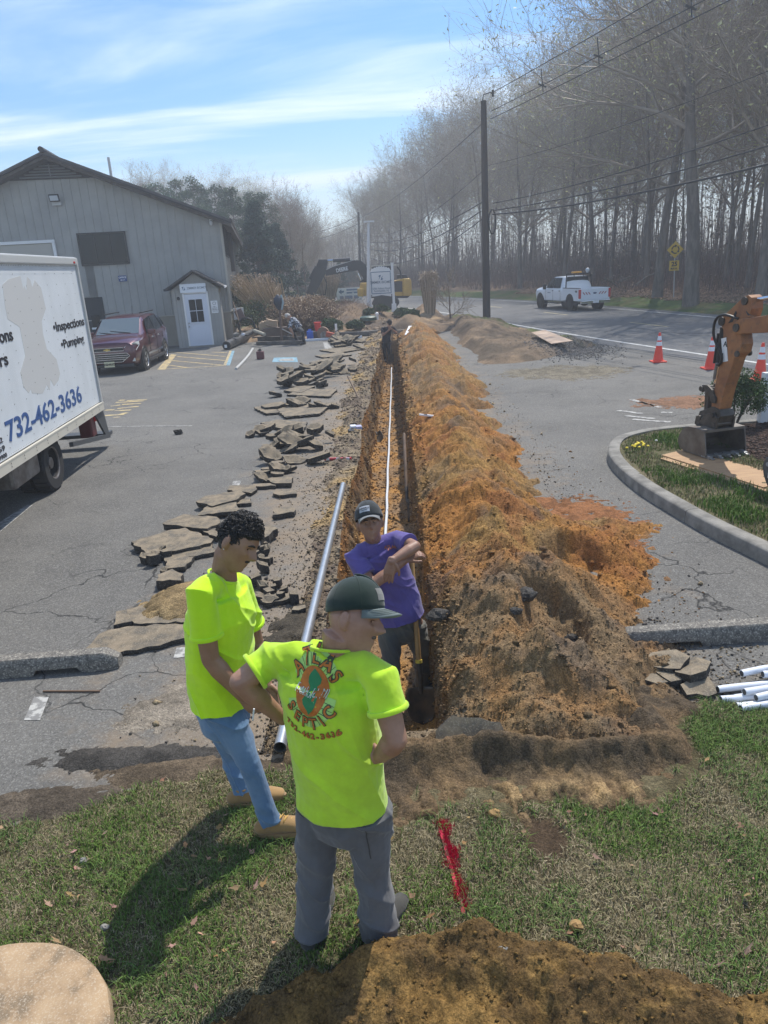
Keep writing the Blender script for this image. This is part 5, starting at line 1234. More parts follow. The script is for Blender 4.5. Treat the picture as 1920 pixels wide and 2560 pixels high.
epoly('boom_edge',M_gal,[(400,285),(480,245),(760,158),(760,152),(480,236),(398,276)],-.31,-.29)
t0=EP(600,280);dvec=EP(655,265)-EP(540,290)
rel(text('lettering','DEERE',.34,frame((t0.x,EY-.31,t0.z),(dvec.x,0,dvec.z),(0,0,1)),M_white,None,bold=.012,sx=.85),boom)
a_,b__=EP(412,165),EP(700,150);m1=EP(650,153)
rel(MB().tube([(a_.x,EY,a_.z),(m1.x,EY,m1.z)],.07,8).build('arm_cylinder_rod',M_chrome),ex);mm1=EP(480,162)
rel(MB().tube([(mm1.x,EY,mm1.z),(b__.x,EY,b__.z)],.13,8).build('arm_cylinder',M_deere),ex)
for yy in(-.45,.45):
 p1,p2,p3=EP(800,320),EP(850,420),EP(915,540)
 rel(MB().tube([(p1.x,EY+yy,p1.z),(p2.x,EY+yy,p2.z)],.07,8).build('boom_cylinder_rod',M_chrome),ex);rel(MB().tube([(p2.x,EY+yy,p2.z),(p3.x,EY+yy,p3.z)],.13,8).build('boom_cylinder',M_deere),ex)
p1,p2=EP(310,180),EP(190,400)
rel(MB().tube([(p1.x-.25,EY,p1.z-.3),(p2.x-.05,EY,p2.z)],.12,8).build('bucket_cylinder',M_deere),ex)
p1=EP(385,400);rel(MB().tube([(p1.x-.1,EY-.3,p1.z+.2),(p1.x+.1,EY-.5,p1.z-.3),(p1.x-.05,EY-.5,p1.z-1.),(p1.x-.8,EY-.4,p1.z-1.1)],.04,6).build('hose',M_black,smooth=True),ex)
p1=EP(150,690);b=MB();b.prism([(p1.x-.5,p1.z+.1),(p1.x+.45,p1.z+.1),(p1.x+.7,p1.z-.7),(p1.x+.1,p1.z-1.3),(p1.x-.8,p1.z-1.1)],EY-.6,EY+.6,'y');rel(b.build('bucket',M_deere),ex)
epoly('counterweight',M_dy,[(1380,392),(1470,392),(1492,420),(1495,590),(1475,612),(1380,612)],-1.3,1.3,bevel=.08)
epoly('engine_cover',M_dy,[(1262,430),(1380,392),(1380,612),(1262,612)],-1.3,1.3,bevel=.04)
epoly('side_panel',M_deere,[(1268,425),(1375,425),(1375,560),(1268,560)],-1.36,-1.3)
epoly('engine_deck',M_deere,[(1310,345),(1425,345),(1450,392),(1310,392)],-1.0,1.0)
epoly('house_front',M_dy,[(842,448),(930,448),(940,612),(820,612)],-1.2,.0,bevel=.05)
epoly('tool_box',M_dy,[(805,520),(888,520),(888,620),(812,616)],-1.5,-.6,bevel=.05)
epoly('turntable',M_deere,[(960,600),(1480,605),(1440,640),(980,640)],-1.2,1.2)
epoly('cab',M_glass_d,[(1000,250),(1235,235),(1262,300),(1268,600),(985,600),(975,400)],-1.3,-.15)
b=MB()
CPt=[(1000,250),(1235,235),(1262,300),(1268,600),(985,600),(975,400)]
for k in range(6):
 p1,p2=EP(*CPt[k]),EP(*CPt[(k+1)%6]);b.bar((p1.x,EY-1.33,p1.z),(p2.x,EY-1.33,p2.z),.09,up=(0,1,0))
p1,p2=EP(1120,242),EP(1120,600);b.bar((p1.x,EY-1.33,p1.z),(p2.x,EY-1.33,p2.z),.08,up=(0,1,0));rel(b.build('cab_frame',M_deere),ex)
p1,p2=EP(985,238),EP(1300,232);rel(MB().box(((p1.x+p2.x)/2,EY-.7,p1.z),(p2.x-p1.x,1.3,.10)).build('cab_roof',mat('cream_rail',(.56,.53,.45))),ex)
pp=[EP(1310,240),EP(1350,300),EP(1370,420)];rel(MB().tube([(p.x,EY-1.2,p.z)for p in pp],.05,6).build('handrail',M_deere),ex)
for s in(-1,1):
 x0=EP(985,700).x;x1=EP(1340,700).x
 prof=[(x0,.45),(x0+.25,.1),(x1-.25,.1),(x1,.45),(x1-.25,.9),(x0+.25,.9)]
 o=rel(MB().prism(prof,EY+s*1.3-.3,EY+s*1.3+.3,'y').build('track',M_deere),ex);o.location.z+=.0
 for k in range(14):
  xx=x0+.3+(x1-x0-.6)*k/13;rel(MB().box((xx,EY+s*1.3,.92),(.12,.62,.05)).build('track_pad',M_deere),ex)
# ------------------------------------------------------------------ orange mini excavator at the right edge
M_or=mat('machine_orange',(.34,.15,.055),.6,c2=(.23,.095,.04),scale=5,detail=8,fine=(.12,.08,.05),fscale=14,famt=.5)
M_bkt=mat('worn_bucket_steel',(.20,.185,.17),.5,c2=(.12,.10,.085),c3=(.17,.15,.13),scale=4,detail=8,metal=.35,bump=.002,bscale=30)
M_pin=mat('greasy_steel',(.10,.085,.07),.5,c2=(.05,.045,.04),scale=8,metal=.3)
OX=Vector((4.20,9.62,.025));dang=rad(-74);me_=empty('mini_excavator',OX,dang);tag(me_,'orange mini excavator, its arm and toothed bucket resting on a plywood sheet','excavator')
# local x: towards the machine, local y: lateral (right of picture and away), z up
def side(name,m,pts,y0,y1,bevel=.004,root=me_):return MB().prism(pts,y0,y1,'y').build(name,m,root,bevel=bevel)
armo=side('arm',M_or,[(.44,2.21),(.36,2.19),(.30,2.14),(.02,1.93),(-.02,1.86),(.06,1.78),(.10,1.50),(.03,1.2),(-.03,.85),(-.02,.70),(.06,.66),(.13,.70),(.20,1.05),(.32,1.45),(.40,1.52),(.42,1.62),(.38,1.75),(.46,1.85),(.52,2.05),(.50,2.18)],-.085,.085,.008)
for y_ in(-.092,.092):
 for(x_,z_,r_)in((.40,2.14,.05),(.03,1.88,.055),(.36,1.50,.038),(.02,.88,.055),(.06,.70,.05)):
  MB().tube([(x_,y_-.012,z_),(x_,y_+.012,z_)],r_,14).build('pin_boss',M_pin,armo,smooth=True)
b=MB();b.prism([(.20,1.93),(.26,2.02),(.28,1.99),(.22,1.88),(.14,1.86)],-.088,-.084,'y');b.build('arm_slot',M_black,armo)
# boom from the arm pivot back to the machine, rising then falling, forked around the arm
bm_=side('boom',M_or,[(.30,1.74),(.28,1.86),(.34,1.92),(.80,1.99),(1.6,2.35),(2.2,2.1),(2.9,.75),(2.7,.65),(2.0,1.75),(1.5,1.98),(.9,1.80)],-.12,.12,.012)
MB().tube([(.34,-.14,1.82),(.34,.14,1.82)],.05,14).build('pivot_pin',M_pin,me_,smooth=True)
for x_ in(.55,.7):MB().box((x_,-.09,1.965),(.10,.03,.02)).build('hose_clip',M_or,bm_)
MB().tube([(.44,0,2.14),(1.05,0,2.24)],.026,10).build('arm_cylinder_rod',M_chrome,me_,smooth=True)
MB().tube([(1.05,0,2.24),(1.9,0,2.40)],.055,12).build('arm_cylinder',M_black,me_,smooth=True)
# bucket cylinder in front of the arm
MB().tube([(-.01,-.0,1.80),(-.045,0,1.30)],.058,14).build('bucket_cylinder',M_black,me_,smooth=True)
MB().tube([(-.085,-.03,1.72),(-.115,-.03,1.33)],.018,8).build('hydraulic_tube',M_black,me_,smooth=True)
MB().tube([(-.045,0,1.30),(-.10,0,1.02)],.024,10).build('bucket_cylinder_rod',M_chrome,me_,smooth=True)
def hose(pts,r=.017):
 sp=cr_spline([Vector(p)for p in pts],8);return MB().tube(sp,r,8).build('hydraulic_hose',M_black,me_,smooth=True)
hose([(.35,-.12,1.93),(.15,-.16,1.97),(.0,-.16,1.90),(-.03,-.15,1.72),(.03,-.13,1.58),(.12,-.12,1.45),(.10,-.11,1.36),(.03,-.10,1.33)])
hose([(.36,-.05,2.10),(.48,-.08,1.98),(.62,-.06,1.93),(.8,-.06,1.98)],.014)
MB().tube([(.02,-.10,1.35),(.0,-.10,1.14)],.02,8).build('hose_fitting',M_steel,me_,smooth=True)
b=MB();b.box((.13,-.091,1.53),(.09,.006,.30),Matrix.Rotation(rad(-14),3,'Y'));dc=b.build('warning_decal',M_white,armo)
for k in range(2):MB().prism([(.12+.02*k,1.62-.16*k),(.16+.02*k,1.62-.16*k),(.14+.02*k,1.67-.16*k)],-.097,-.0935,'y').build('decal_mark',M_black,dc)if False else text('decal_mark',('A','!')[k],.10,frame((.14-.03*k,-.096,1.60-.15*k),(1,0,0),(0,0,1)),M_black,dc)
# linkage
lk=side('curved_link',M_pin,[(-.22,.99),(-.20,1.04),(-.10,1.05),(0,1.0),(.08,.88),(.07,.83),(.01,.83),(-.05,.92),(-.14,.96),(-.2,.94)],-.12,-.09)
side('curved_link',M_pin,[(-.22,.99),(-.20,1.04),(-.10,1.05),(0,1.0),(.08,.88),(.07,.83),(.01,.83),(-.05,.92),(-.14,.96),(-.2,.94)],.09,.12)
MB().tube([(-.2,-.14,.99),(-.2,.14,.99)],.035,12).build('link_pin',M_pin,me_,smooth=True)
side('push_link',M_pin,[(-.21,1.0),(-.14,1.0),(-.12,.62),(-.19,.62)],-.06,.06)
cp=side('quick_coupler',M_pin,[(-.24,.60),(-.22,.68),(-.12,.72),(.02,.78),(.16,.76),(.2,.68),(.14,.56),(.10,.50),(-.2,.50)],-.11,.11,.01)
for y_ in(-.13,.13):
 side('coupler_ear',M_pin,[(-.26,.50),(-.24,.62),(-.12,.60),(-.1,.66),(.06,.70),(.18,.66),(.16,.46),(-.1,.46)],y_-.015,y_+.015,.006)
for(x_,z_)in((.08,.68),(-.17,.60),(-.16,.50),(.12,.56)):MB().tube([(x_,-.16,z_),(x_,.16,z_)],.035,12).build('coupler_pin',M_pin,me_,smooth=True)
# bucket: shell profile in x-z, opening towards the machine
bw=.31
out=[(.16,.50),(-.02,.51),(-.16,.50),(-.27,.44),(-.33,.34),(-.34,.25),(-.31,.19),(-.22,.16),(-.05,.155),(.17,.155)]
inn=[(.17,.17),(-.05,.172),(-.20,.178),(-.285,.205),(-.31,.26),(-.30,.33),(-.25,.42),(-.15,.475),(-.02,.485),(.16,.48)]
bk=side('bucket',M_bkt,out+inn,-bw,bw,0)
for y_ in(-bw,bw):
 side('bucket_side_plate',M_bkt,[(.17,.50),(-.02,.512),(-.16,.502),(-.27,.44),(-.335,.34),(-.345,.25),(-.31,.185),(-.22,.155),(-.05,.15),(.20,.15),(.24,.17),(.20,.36)],y_-.009,y_+.009,.003,bk)
MB().box((.15,0,.49),(.05,bw*2,.035)).build('bucket_lip',M_bkt,bk)
MB().box((.19,0,.163),(.08,bw*2+.02,.018)).build('cutting_edge',mat('bright_worn_steel',(.42,.42,.42),.35,c2=(.25,.24,.22),scale=10,metal=.6),bk)
for k in range(5):
 y_=-bw+.04+k*(bw*2-.08)/4;b=MB();b.box((.235,y_,.163),(.11,.055,.045),Matrix.Rotation(rad(8),3,'Y'));b.box((.30,y_,.155),(.08,.04,.022),Matrix.Rotation(rad(8),3,'Y'))
 b.build('tooth',mat('bright_worn_steel',(.42,.42,.42)),bk,bevel=.008)
# the machine itself beyond the right edge
for s in(-1,1):MB().prism([(2.4,.3),(2.6,.13),(4.1,.13),(4.3,.3),(4.1,.58),(2.6,.58)],s*.65-.17,s*.65+.17,'y').build('track',M_black,me_,bevel=.03)
MB().box((3.5,0,.85),(1.7,1.5,.45)).build('house',M_or,me_,bevel=.08)
b=MB()
for(x_,y_)in((2.9,-.6),(2.9,.6),(4.1,-.6),(4.1,.6)):b.bar((x_,y_,1.05),(x_,y_,2.35),.06)
b.build('canopy_frame',M_black,me_);MB().box((3.5,0,2.38),(1.5,1.4,.08)).build('canopy_roof',M_or,me_,bevel=.02)
MB().box((3.6,0,1.25),(.5,.5,.4)).build('seat',M_black,me_,bevel=.05)
# dozer blade at the front of the machine
M_dkb=mat('dark_blade_paint',(.05,.052,.055),.45,c2=(.10,.10,.10),scale=6)
bld=empty('dozer_blade',(1.72,0,.14));bld.parent=me_;bld.rotation_euler=(0,0,math.pi)
prof_=[(-.02,.40),(.06,.40),(.10,.30),(.07,.20),(.02,.12),(-.08,.0),(-.22,.0),(-.16,.09),(-.10,.17),(-.04,.27)]
for y0_ in(-.68,.66):MB().prism(prof_,y0_,y0_+.02,'y').build('end_plate',M_dkb,bld,bevel=.004)
MB().prism([(.04,.40),(.06,.40),(.10,.30),(.07,.20),(.02,.12),(-.08,.0),(-.11,.0),(.0,.13),(.05,.21),(.08,.30)],-.66,.66,'y').build('blade_sheet',M_dkb,bld)
MB().box((-.15,0,.01),(.18,1.32,.02)).build('cutting_edge',M_dkb,bld)
for y0_ in(-.685,.685):
 MB().tube([(.02,y0_-.003,.33),(.02,y0_+.003,.33)],.025,12).build('hole',mat('hole_rim_light',(.3,.3,.3)),bld);MB().box((-.02,y0_,.21),(.035,.006,.06)).build('decal',M_white,bld)
for y0_ in(-.3,.3):MB().bar((1.9,y0_,.35),(2.8,y0_,.45),.08,.1).build('blade_arm',M_or,me_)
# ================================================================== ASPHALT SLABS
M_slab_top=mat('dusty_asphalt',(.24,.19,.13),.95,c2=(.11,.095,.075),c3=(.18,.145,.10),scale=9,detail=10,bump=.006,bscale=60,fine=(.35,.30,.22),fscale=110,famt=.6)
M_slab_side=mat('broken_asphalt_edge',(.050,.045,.040),.95,c2=(.025,.023,.021),scale=30,bump=.012,bscale=45,fine=(.20,.18,.15),fscale=90,famt=.5)
RS=random.Random(5)
def slab_mesh(poly,th,rs,tiltv=(0,0),z0=0.0,rough=.02):
 P=[]
 n=len(poly)
 for i in range(n):
  a=Vector((*poly[i][:2],0));c=Vector((*poly[(i+1)%n][:2],0));L=(c-a).length;k=max(1,int(L/max(.04,rough*3)))
  nrm=Vector(((c-a).y,-(c-a).x,0));nrm=nrm.normalized()if nrm.length>0 else nrm
  for j in range(k):
   t=j/k;P.append(a.lerp(c,t)+nrm*rs.uniform(-rough,rough)*(1 if j else.3))
 cen=sum(P,Vector())/len(P);m=len(P)
 top=[];mid=[];bot=[]
 for p in P:
  d=p-cen;zt=z0+th+d.x*tiltv[0]+d.y*tiltv[1]
  top.append((p.x,p.y,zt+rs.uniform(-.0006,.0006)));q=cen+d*(1+rs.uniform(-.03,.05));mid.append((q.x,q.y,zt-th*.5));q=cen+d*(1-rs.uniform(.0,.08));bot.append((q.x,q.y,zt-th+rs.uniform(-.006,.006)))
 inner=[(cen.x+(x-cen.x)*.5,cen.y+(y-cen.y)*.5,z)for x,y,z in top]
 b=MB();b.v=top+mid+bot+inner+[(cen.x,cen.y,z0+th)]
 for i in range(m):
  j=(i+1)%m
  b.f.append((i,j,m*3+j,m*3+i));b.m.append(0);b.f.append((m*3+i,m*3+j,m*4));b.m.append(0)
  b.f.append((j,i,m+i,m+j));b.m.append(1);b.f.append((m+j,m+i,2*m+i,2*m+j));b.m.append(1)
 b.f.append(tuple(range(2*m,3*m)));b.m.append(1)
 return b,cen
def slab(pts,label,th=.075,tilt=(0,0),z0=0.0,grp='broken asphalt slabs beside the trench',rough=.02):
 b,cen=slab_mesh(pts,th,RS,tilt,z0,rough)
 b.v=[(x-cen.x,y-cen.y,z)for x,y,z in b.v]
 o=b.build('asphalt_slab',[M_slab_top,M_slab_side]);o.location=(cen.x,cen.y,0);return tag(o,label,'asphalt slab',grp)
cA=lambda x,y:(x*.4581,1100+y*.4581)
def px_slab(f,pts,label,th=.075,tilt=(0,0),z0=0.0,rough=.02,**k):
 W=[G(*f(*p),z0+th)for p in pts];return slab([(p.x,p.y)for p in W],label,th,tilt,z0,rough=rough,**k)
px_slab(cA,[(385,1195),(540,1060),(700,1020),(1040,1010),(1060,1075),(805,1125)],'largest nearest asphalt slab with sand on it, beside the left wheel stop',.05,(0,.05),rough=.025)
px_slab(cA,[(618,1010),(632,935),(690,925),(720,990)],'small wedge of asphalt leaning at the left of the sandy heap',.06)
px_slab(cA,[(690,915),(900,860),(1000,880),(1030,1000),(730,995)],'asphalt slab half buried in sand behind the young man',.04,(.05,0),.02)
px_slab(cA,[(715,555),(900,500),(1010,482),(1165,540),(1150,560),(820,625)],'long pointed asphalt slab reaching farthest left, left of the young man',.07,(0,.02),.02)
px_slab(cA,[(885,455),(1000,408),(1185,420),(1200,450),(1130,480)],'flat asphalt slab just left of the young man\'s hair',.075,(0,.03),.03)
px_slab(cA,[(1080,410),(1130,352),(1290,338),(1300,385)],'brown asphalt slab above the young man\'s head',.06,(0,0),.02)
px_slab(cA,[(1070,335),(1120,305),(1300,275),(1340,292),(1290,325),(1160,360)],'pale sandy slab with dark broken front edge above the young man',.07,(0,0),.03)
px_slab(cA,[(1240,272),(1250,250),(1390,247),(1405,265),(1370,290)],'thin slab lying behind the pale sandy slab',.05)
px_slab(cA,[(1285,350),(1280,325),(1370,318),(1372,342)],'narrow slab right of the brown asphalt slab',.05)
px_slab(cA,[(1490,408),(1500,375),(1590,360),(1612,378),(1605,392)],'lone bread-shaped slab near the silver pipe',.07)
px_slab(cA,[(1490,292),(1500,275),(1620,272),(1620,292),(1520,302)],'lone flat slab behind the bread-shaped one',.05)
px_slab(cA,[(1375,252),(1380,238),(1500,233),(1502,250)],'long low slab left of the tread marks',.05)
px_slab(cA,[(1455,215),(1540,185),(1600,205),(1590,234),(1500,236)],'pointed slab at the right end of the small middle pile',.07)
px_slab(cA,[(880,608),(1000,575),(1160,565),(1170,610),(900,660)],'gravel covered slab behind the young man\'s shoulder',.05,(0,.03))
px_slab(cA,[(905,702),(905,655),(1060,635),(1010,690)],'small sunlit slab below the gravel covered one',.06)
px_slab(cA,[(855,768),(862,735),(940,702),(1000,730),(990,765)],'thick dark-edged slab standing at the top of the sand heap',.10)
px_slab(cA,[(1100,492),(1180,480),(1185,530)],'triangle of asphalt touching the young man\'s neck',.07)
px_slab(cA,[(1430,545),(1440,450),(1512,483)],'pointed slab right of the young man\'s hair',.09,(0,0),.03)
px_slab(cA,[(1380,612),(1440,592),(1450,608),(1385,626)],'small slab in front of the young man\'s face',.05)
px_slab(cA,[(1400,860),(1450,832),(1590,836),(1600,860),(1480,885)],'crumbling rounded slab right of the young man\'s chest',.05,rough=.03)
cD=lambda x,y:(x*1.1573,y*1.1573)
px_slab(cD,[(563,913),(600,906),(663,912),(655,930),(600,924)],'wide light slab behind the middle pile',.06)
px_slab(cD,[(548,880),(575,873),(640,872),(645,886),(575,893)],'dark thin slab at the left end of the fourth row',.05)
px_slab(cD,[(598,884),(640,873),(720,869),(690,893),(615,900)],'light broad slab at the right end of the fourth row',.06)
px_slab(cD,[(620,852),(655,839),(728,841),(712,856)],'flat square slab in front of the tall far pile',.05)
px_slab(cD,[(613,843),(650,832),(680,834),(650,848)],'slab left of the flat square slab',.06)
px_slab(cD,[(668,783),(700,774),(745,775),(720,786)],'pale rectangular slab between the two far piles',.06)
px_slab(cD,[(640,795),(690,786),(745,786),(700,800)],'slab at the left foot of the far pile',.06)
px_slab(cD,[(690,756),(730,750),(790,752),(730,762)],'long slab at the farthest end of the rubble row',.05)
px_slab(cD,[(680,768),(735,760),(760,766),(700,772)],'thin slab second from the farthest end',.05)
def pile(cx_,cy_,wx,wy,n,size,label,zmax=.14,seed=1):
 rs=random.Random(seed)
 for k in range(n):
  px_=cx_+rs.gauss(0,wx*.45);py_=cy_+rs.gauss(0,wy*.4);p=G(*cD(px_,py_));s=size*rs.uniform(.5,1.25)
  m=rs.randint(4,6);a0=rs.uniform(0,6);pts=[]
  for j in range(m):
   a=a0+j*6.283/m;r=s*rs.uniform(.65,1.1);pts.append((p.x+r*1.25*math.cos(a),p.y+r*1.0*math.sin(a)))
  slab(pts,label,rs.uniform(.04,.11),(rs.uniform(-.5,.5),rs.uniform(-.2,.5)),rs.uniform(0,zmax),'broken asphalt in piles',rough=.012)
pile(615,968,95,50,26,.15,'broken asphalt piece in the small middle pile',.13,2)
pile(650,822,62,28,24,.24,'broken asphalt piece in the tall far pile',.24,3)
pile(712,800,50,26,18,.22,'broken asphalt piece scattered right of the tall far pile',.18,4)
pile(748,742,50,14,22,.30,'broken asphalt piece in the farthest row by the long white pipe',.14,5)
pile(590,1028,60,22,9,.12,'broken asphalt piece left of the tread marks',.08,6)
pile(640,878,120,18,9,.18,'broken asphalt piece in the fourth row',.07,7)
pile(350,1215,40,30,7,.07,'small dark lump in front of the long pointed slab',.03,8)
pile(560,1200,40,60,12,.06,'small dark lump beside the young man\'s face',.02,9)
pile(600,1290,70,45,14,.06,'small dark lump between the young man and the silver pipe',.03,10)
# chunks right of the heap
cB=lambda x,y:(960+x*.5787,1160+y*.5787)
px_slab(cB,[(1140,860),(1150,815),(1260,812),(1320,840),(1280,880)],'orange dusted asphalt chunk nearest the right wheel stop',.11,(.1,.1),grp='asphalt chunks right of the heap')
px_slab(cB,[(1255,890),(1270,840),(1340,822),(1405,860),(1395,910),(1320,925)],'thick asphalt chunk with orange top right of the heap',.085,(.15,-.2),.02,.04,grp='asphalt chunks right of the heap')
px_slab(cB,[(1105,925),(1150,885),(1235,940),(1180,950)],'flat grey chunk below the orange dusted chunk',.06,(0,0),grp='asphalt chunks right of the heap')
px_slab(cB,[(1280,955),(1400,930),(1440,985),(1310,990)],'lifted broken edge of asphalt left of the white pipes',.05,(0,.2),grp='asphalt chunks right of the heap')
px_slab(cB,[(1150,880),(1250,895),(1290,930),(1240,940)],'small slab wedged between the chunks',.07,(0,0),grp='asphalt chunks right of the heap')
# big slab standing at the heap foot
b,cen=slab_mesh([(0,0),(.38,.01),(.40,.10),(.36,.19),(.08,.20),(-.02,.10)],.05,RS,(0,0),0,.008)
b.v=[(x-.19,y,z)for x,y,z in b.v]
o=b.build('asphalt_slab',[M_slab_top,M_slab_side]);p=G(1165,1882,.04);o.location=(p.x+.02,p.y+.02,.03);o.rotation_euler=(rad(52),rad(5),rad(-6));tag(o,'large grey slab standing on edge at the near foot of the spoil heap','asphalt slab')
for(x,y,s,lb)in((1310,1490,.10,'round brown clod of pavement embedded in the orange side of the heap'),(1095,1540,.09,'dark lump poking out of the left face of the heap'),(1290,1530,.05,'small grey stone in the heap'),(1430,1600,.06,'flat dark stone on the right slope of the heap')):
 d=ray(x,y);t=2.0
 for _ in range(400):
  q=CAMP+d*t
  if q.z<max(heap_z(q.x,q.y),-.2):break
  t+=.02
 m=MB().ell((0,0,0),(s,s*.8,s*.55),nu=10,nv=7);m.v=[tuple(Vector(v)*(1+RS.uniform(-.18,.18)))for v in m.v]
 o=m.build('asphalt_lump',M_slab_side);o.location=(q.x,q.y,q.z+.01);tag(o,lb,'lump')
# ------------------------------------------------------------------ wheel stops
M_agg=mat('exposed_aggregate',(.19,.175,.15),.95,c2=(.09,.083,.075),scale=26,detail=10,bump=.012,bscale=55,fine=(.42,.39,.33),fscale=75,famt=.8)
def wheelstop(p0,p1,label,h=.135,w_=.16):
 a=Vector(p0);c=Vector(p1);L=(c-a).length;d=(c-a)/L;n_=Vector((-d.y,d.x,0))
 st=[];K=60
 for k in range(K+1):
  t=k/K;s=t*L;e=min(s,L-s);hh=h*(.62+.38*min(1,e/.10))if e<.1 else h;ww=w_*(.72+.28*min(1,e/.07))if e<.07 else w_
  notch=.045 if(.28<s<.62 or L-.62<s<L-.28)else 0
  st.append((s,hh,ww,notch))
 b=MB();prof=lambda h_,w2,nt:[(-w2/2,nt),(-w2/2,h_*.45),(-w2*.40,h_*.85),(-w2*.30,h_),(w2*.30,h_),(w2*.40,h_*.85),(w2/2,h_*.45),(w2/2,nt)]
 for(s,hh,ww,nt)in st:
  for(u,v)in prof(hh,ww,nt):
   q=a+d*s+n_*(u*(1+RS.uniform(-.02,.02)));b.v.append((q.x,q.y,v+RS.uniform(-.003,.003)+.003))
 m=8
 for i in range(K):
  for j in range(m):b.f.append((i*m+j,i*m+(j+1)%m,(i+1)*m+(j+1)%m,(i+1)*m+j));b.m.append(0)
 b.f.append(tuple(range(m))[::-1]);b.f.append(tuple(K*m+j for j in range(m)));b.m+=[0,0]
 b.v=[(x-a.x,y-a.y,z)for x,y,z in b.v]
 o=b.build('wheel_stop',M_agg,smooth=True);o.location=(a.x,a.y,0);return tag(o,label,'wheel stop','concrete wheel stops')
wheelstop((-4.1,4.72,0),(-2.27,4.86,0),'concrete wheel stop at the left edge, its rounded end in front of the slabs')
wheelstop((1.50,4.83,0),(3.35,4.93,0),'concrete wheel stop right of the spoil heap')
rbar=tag(MB().tube([G(108,1728,.01),G(250,1728,.01)],.007,6).build('rusty_rod',mat('rust',(.16,.09,.05),.8)),'thin rusty rod lying under the left wheel stop','rod')
# ------------------------------------------------------------------ cones
M_cone=mat('cone_orange',(.80,.06,.03),.45);M_band=mat('reflective_white',(.72,.74,.78),.4)
def cone(p,label,h=.76):
 c=empty('traffic_cone',p);tag(c,label,'traffic cone','orange traffic cones along the road edge');s=h/.76
 MB().box((0,0,.018*s),(.36*s,.36*s,.036*s)).build('base',M_cone,c,bevel=.012)
 r=lambda z:(.135-.108*z/.76)*s
 def fr(z0,z1,e,nm,m):return MB().tube([(0,0,z0*s),(0,0,z1*s)],[r(z0)+e,r(z1)+e],22).build(nm,m,c,smooth=True)
 fr(.03,.76,0,'body',M_cone);fr(.43,.53,.003,'reflective_band',M_band);fr(.57,.68,.003,'reflective_band',M_band)
 MB().tube([(0,0,.03*s),(0,0,.06*s)],[r(.03)+.02,r(.06)+.004],20).build('foot_ring',M_cone,c,smooth=True);return c
cone(G(1645,905),'orange cone with white bands, leftmost of the three by the road');cone(G(1775,922),'middle orange cone, just left of the digger arm');cone(G(1898,950),'rightmost orange cone, behind the white sign',.80)
# ------------------------------------------------------------------ pipes, tools
M_alu=mat('aluminium_pipe',(.52,.54,.56),.32,metal=.75,c2=(.44,.45,.46),scale=5)
M_pvc=mat('white_pvc',(.66,.69,.74),.4)
a=G(700,1868,.075);c=G(858,1212,.085)
sp_=empty('silver_pipe',a);tag(sp_,'long silver metal pipe lying left of the trench','pipe')
d=(c-a).normalized();rel(MB().tube([a,c],.038,24,cap=False).build('tube',M_alu,smooth=True),sp_)
b=MB();x_=Vector((0,0,1)).cross(d).normalized();y_=d.cross(x_);n=24
for r_ in(.038,.033):b.v+=[tuple(a+x_*r_*math.cos(i*2*math.pi/n)+y_*r_*math.sin(i*2*math.pi/n))for i in range(n)]
b.v+=[tuple(a+d*.9+x_*.033*math.cos(i*2*math.pi/n)+y_*.033*math.sin(i*2*math.pi/n))for i in range(n)]
for i in range(n):j=(i+1)%n;b.f+=[(i,j,n+j,n+i),(n+i,n+j,2*n+j,2*n+i)];b.m+=[0,0]
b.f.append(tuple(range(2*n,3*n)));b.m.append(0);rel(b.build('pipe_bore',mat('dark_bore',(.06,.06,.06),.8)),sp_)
pts=[G(967,1320,-.60),G(967,1273,-.61),G(969,1200,-.65),G(973,1100,-.70),G(976,1020,-.77),G(978,960,-.82),G(979,920,-.86)]
pts=[Vector((pts[0].x-.02,6.4,-.56)),Vector((pts[0].x-.01,8,-.58))]+pts[1:]
sp2=[p+Vector((.005*math.sin(i*.9),0,.014+.006*math.sin(i*.9)))for i,p in enumerate(cr_spline(pts,8))]
tag(MB().tube(sp2,.021,10).build('trench_pipe',M_pvc,smooth=True),'thin white pipe running along the middle of the trench floor','pipe')
# white pipes on the right
ends=[((1545,905),8),((1445,982),12),((1452,1018),10),((1555,985),7),((1520,1012),8),((1522,1040),5),((1605,1006),5),((1545,1064),4),((1635,912),6)]
labs=['rearmost white pipe of the bundle, its end highest','white pipe whose end reaches farthest left, upper of two','white pipe whose end reaches farthest left, lower of two','white pipe lying on top in the middle of the bundle','white pipe under the middle one','white pipe with grey print near its end','short ended white pipe at the right of the bundle','nearest lowest white pipe of the bundle','white pipe end at the upper right of the bundle']
for k,((x,y),sl)in enumerate(ends):
 z_=.025+.045*(k in(3,6,8,0));a=G(*cB(x,y),z_);dr_=Vector((1,(.16+.05*math.sin(k*2.1)),0)).normalized()
 pp=[a+dr_*s_+Vector((0,.012*math.sin(s_*7+k*2),.008*math.sin(s_*5+k)))for s_ in np.linspace(0,2.2,26)]
 pr=empty('white_pipe',a);tag(pr,labs[k],'pipe','white plastic pipes beside the lawn');rel(MB().tube(pp,.024,14).build('tube',M_pvc,smooth=True),pr)
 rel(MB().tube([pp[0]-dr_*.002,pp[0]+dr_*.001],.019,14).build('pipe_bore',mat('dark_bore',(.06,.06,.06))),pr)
 if k in(5,):
  for j in range(5):q=pp[3+j];rel(MB().box((q.x,q.y-.006,q.z+.0235),(.03,.010,.002)).build('print_mark',mat('shadow_line_print_grey',(.5,.5,.52))),pr)  # printed marks on the pipe, their own grey
M_handle=mat('wood_handle',(.40,.23,.08),.6,c2=(.30,.165,.055),scale=12,stretch=(1,1,.1));M_handle2=mat('old_wood_handle',(.20,.13,.08),.7,c2=(.13,.085,.055),scale=10)
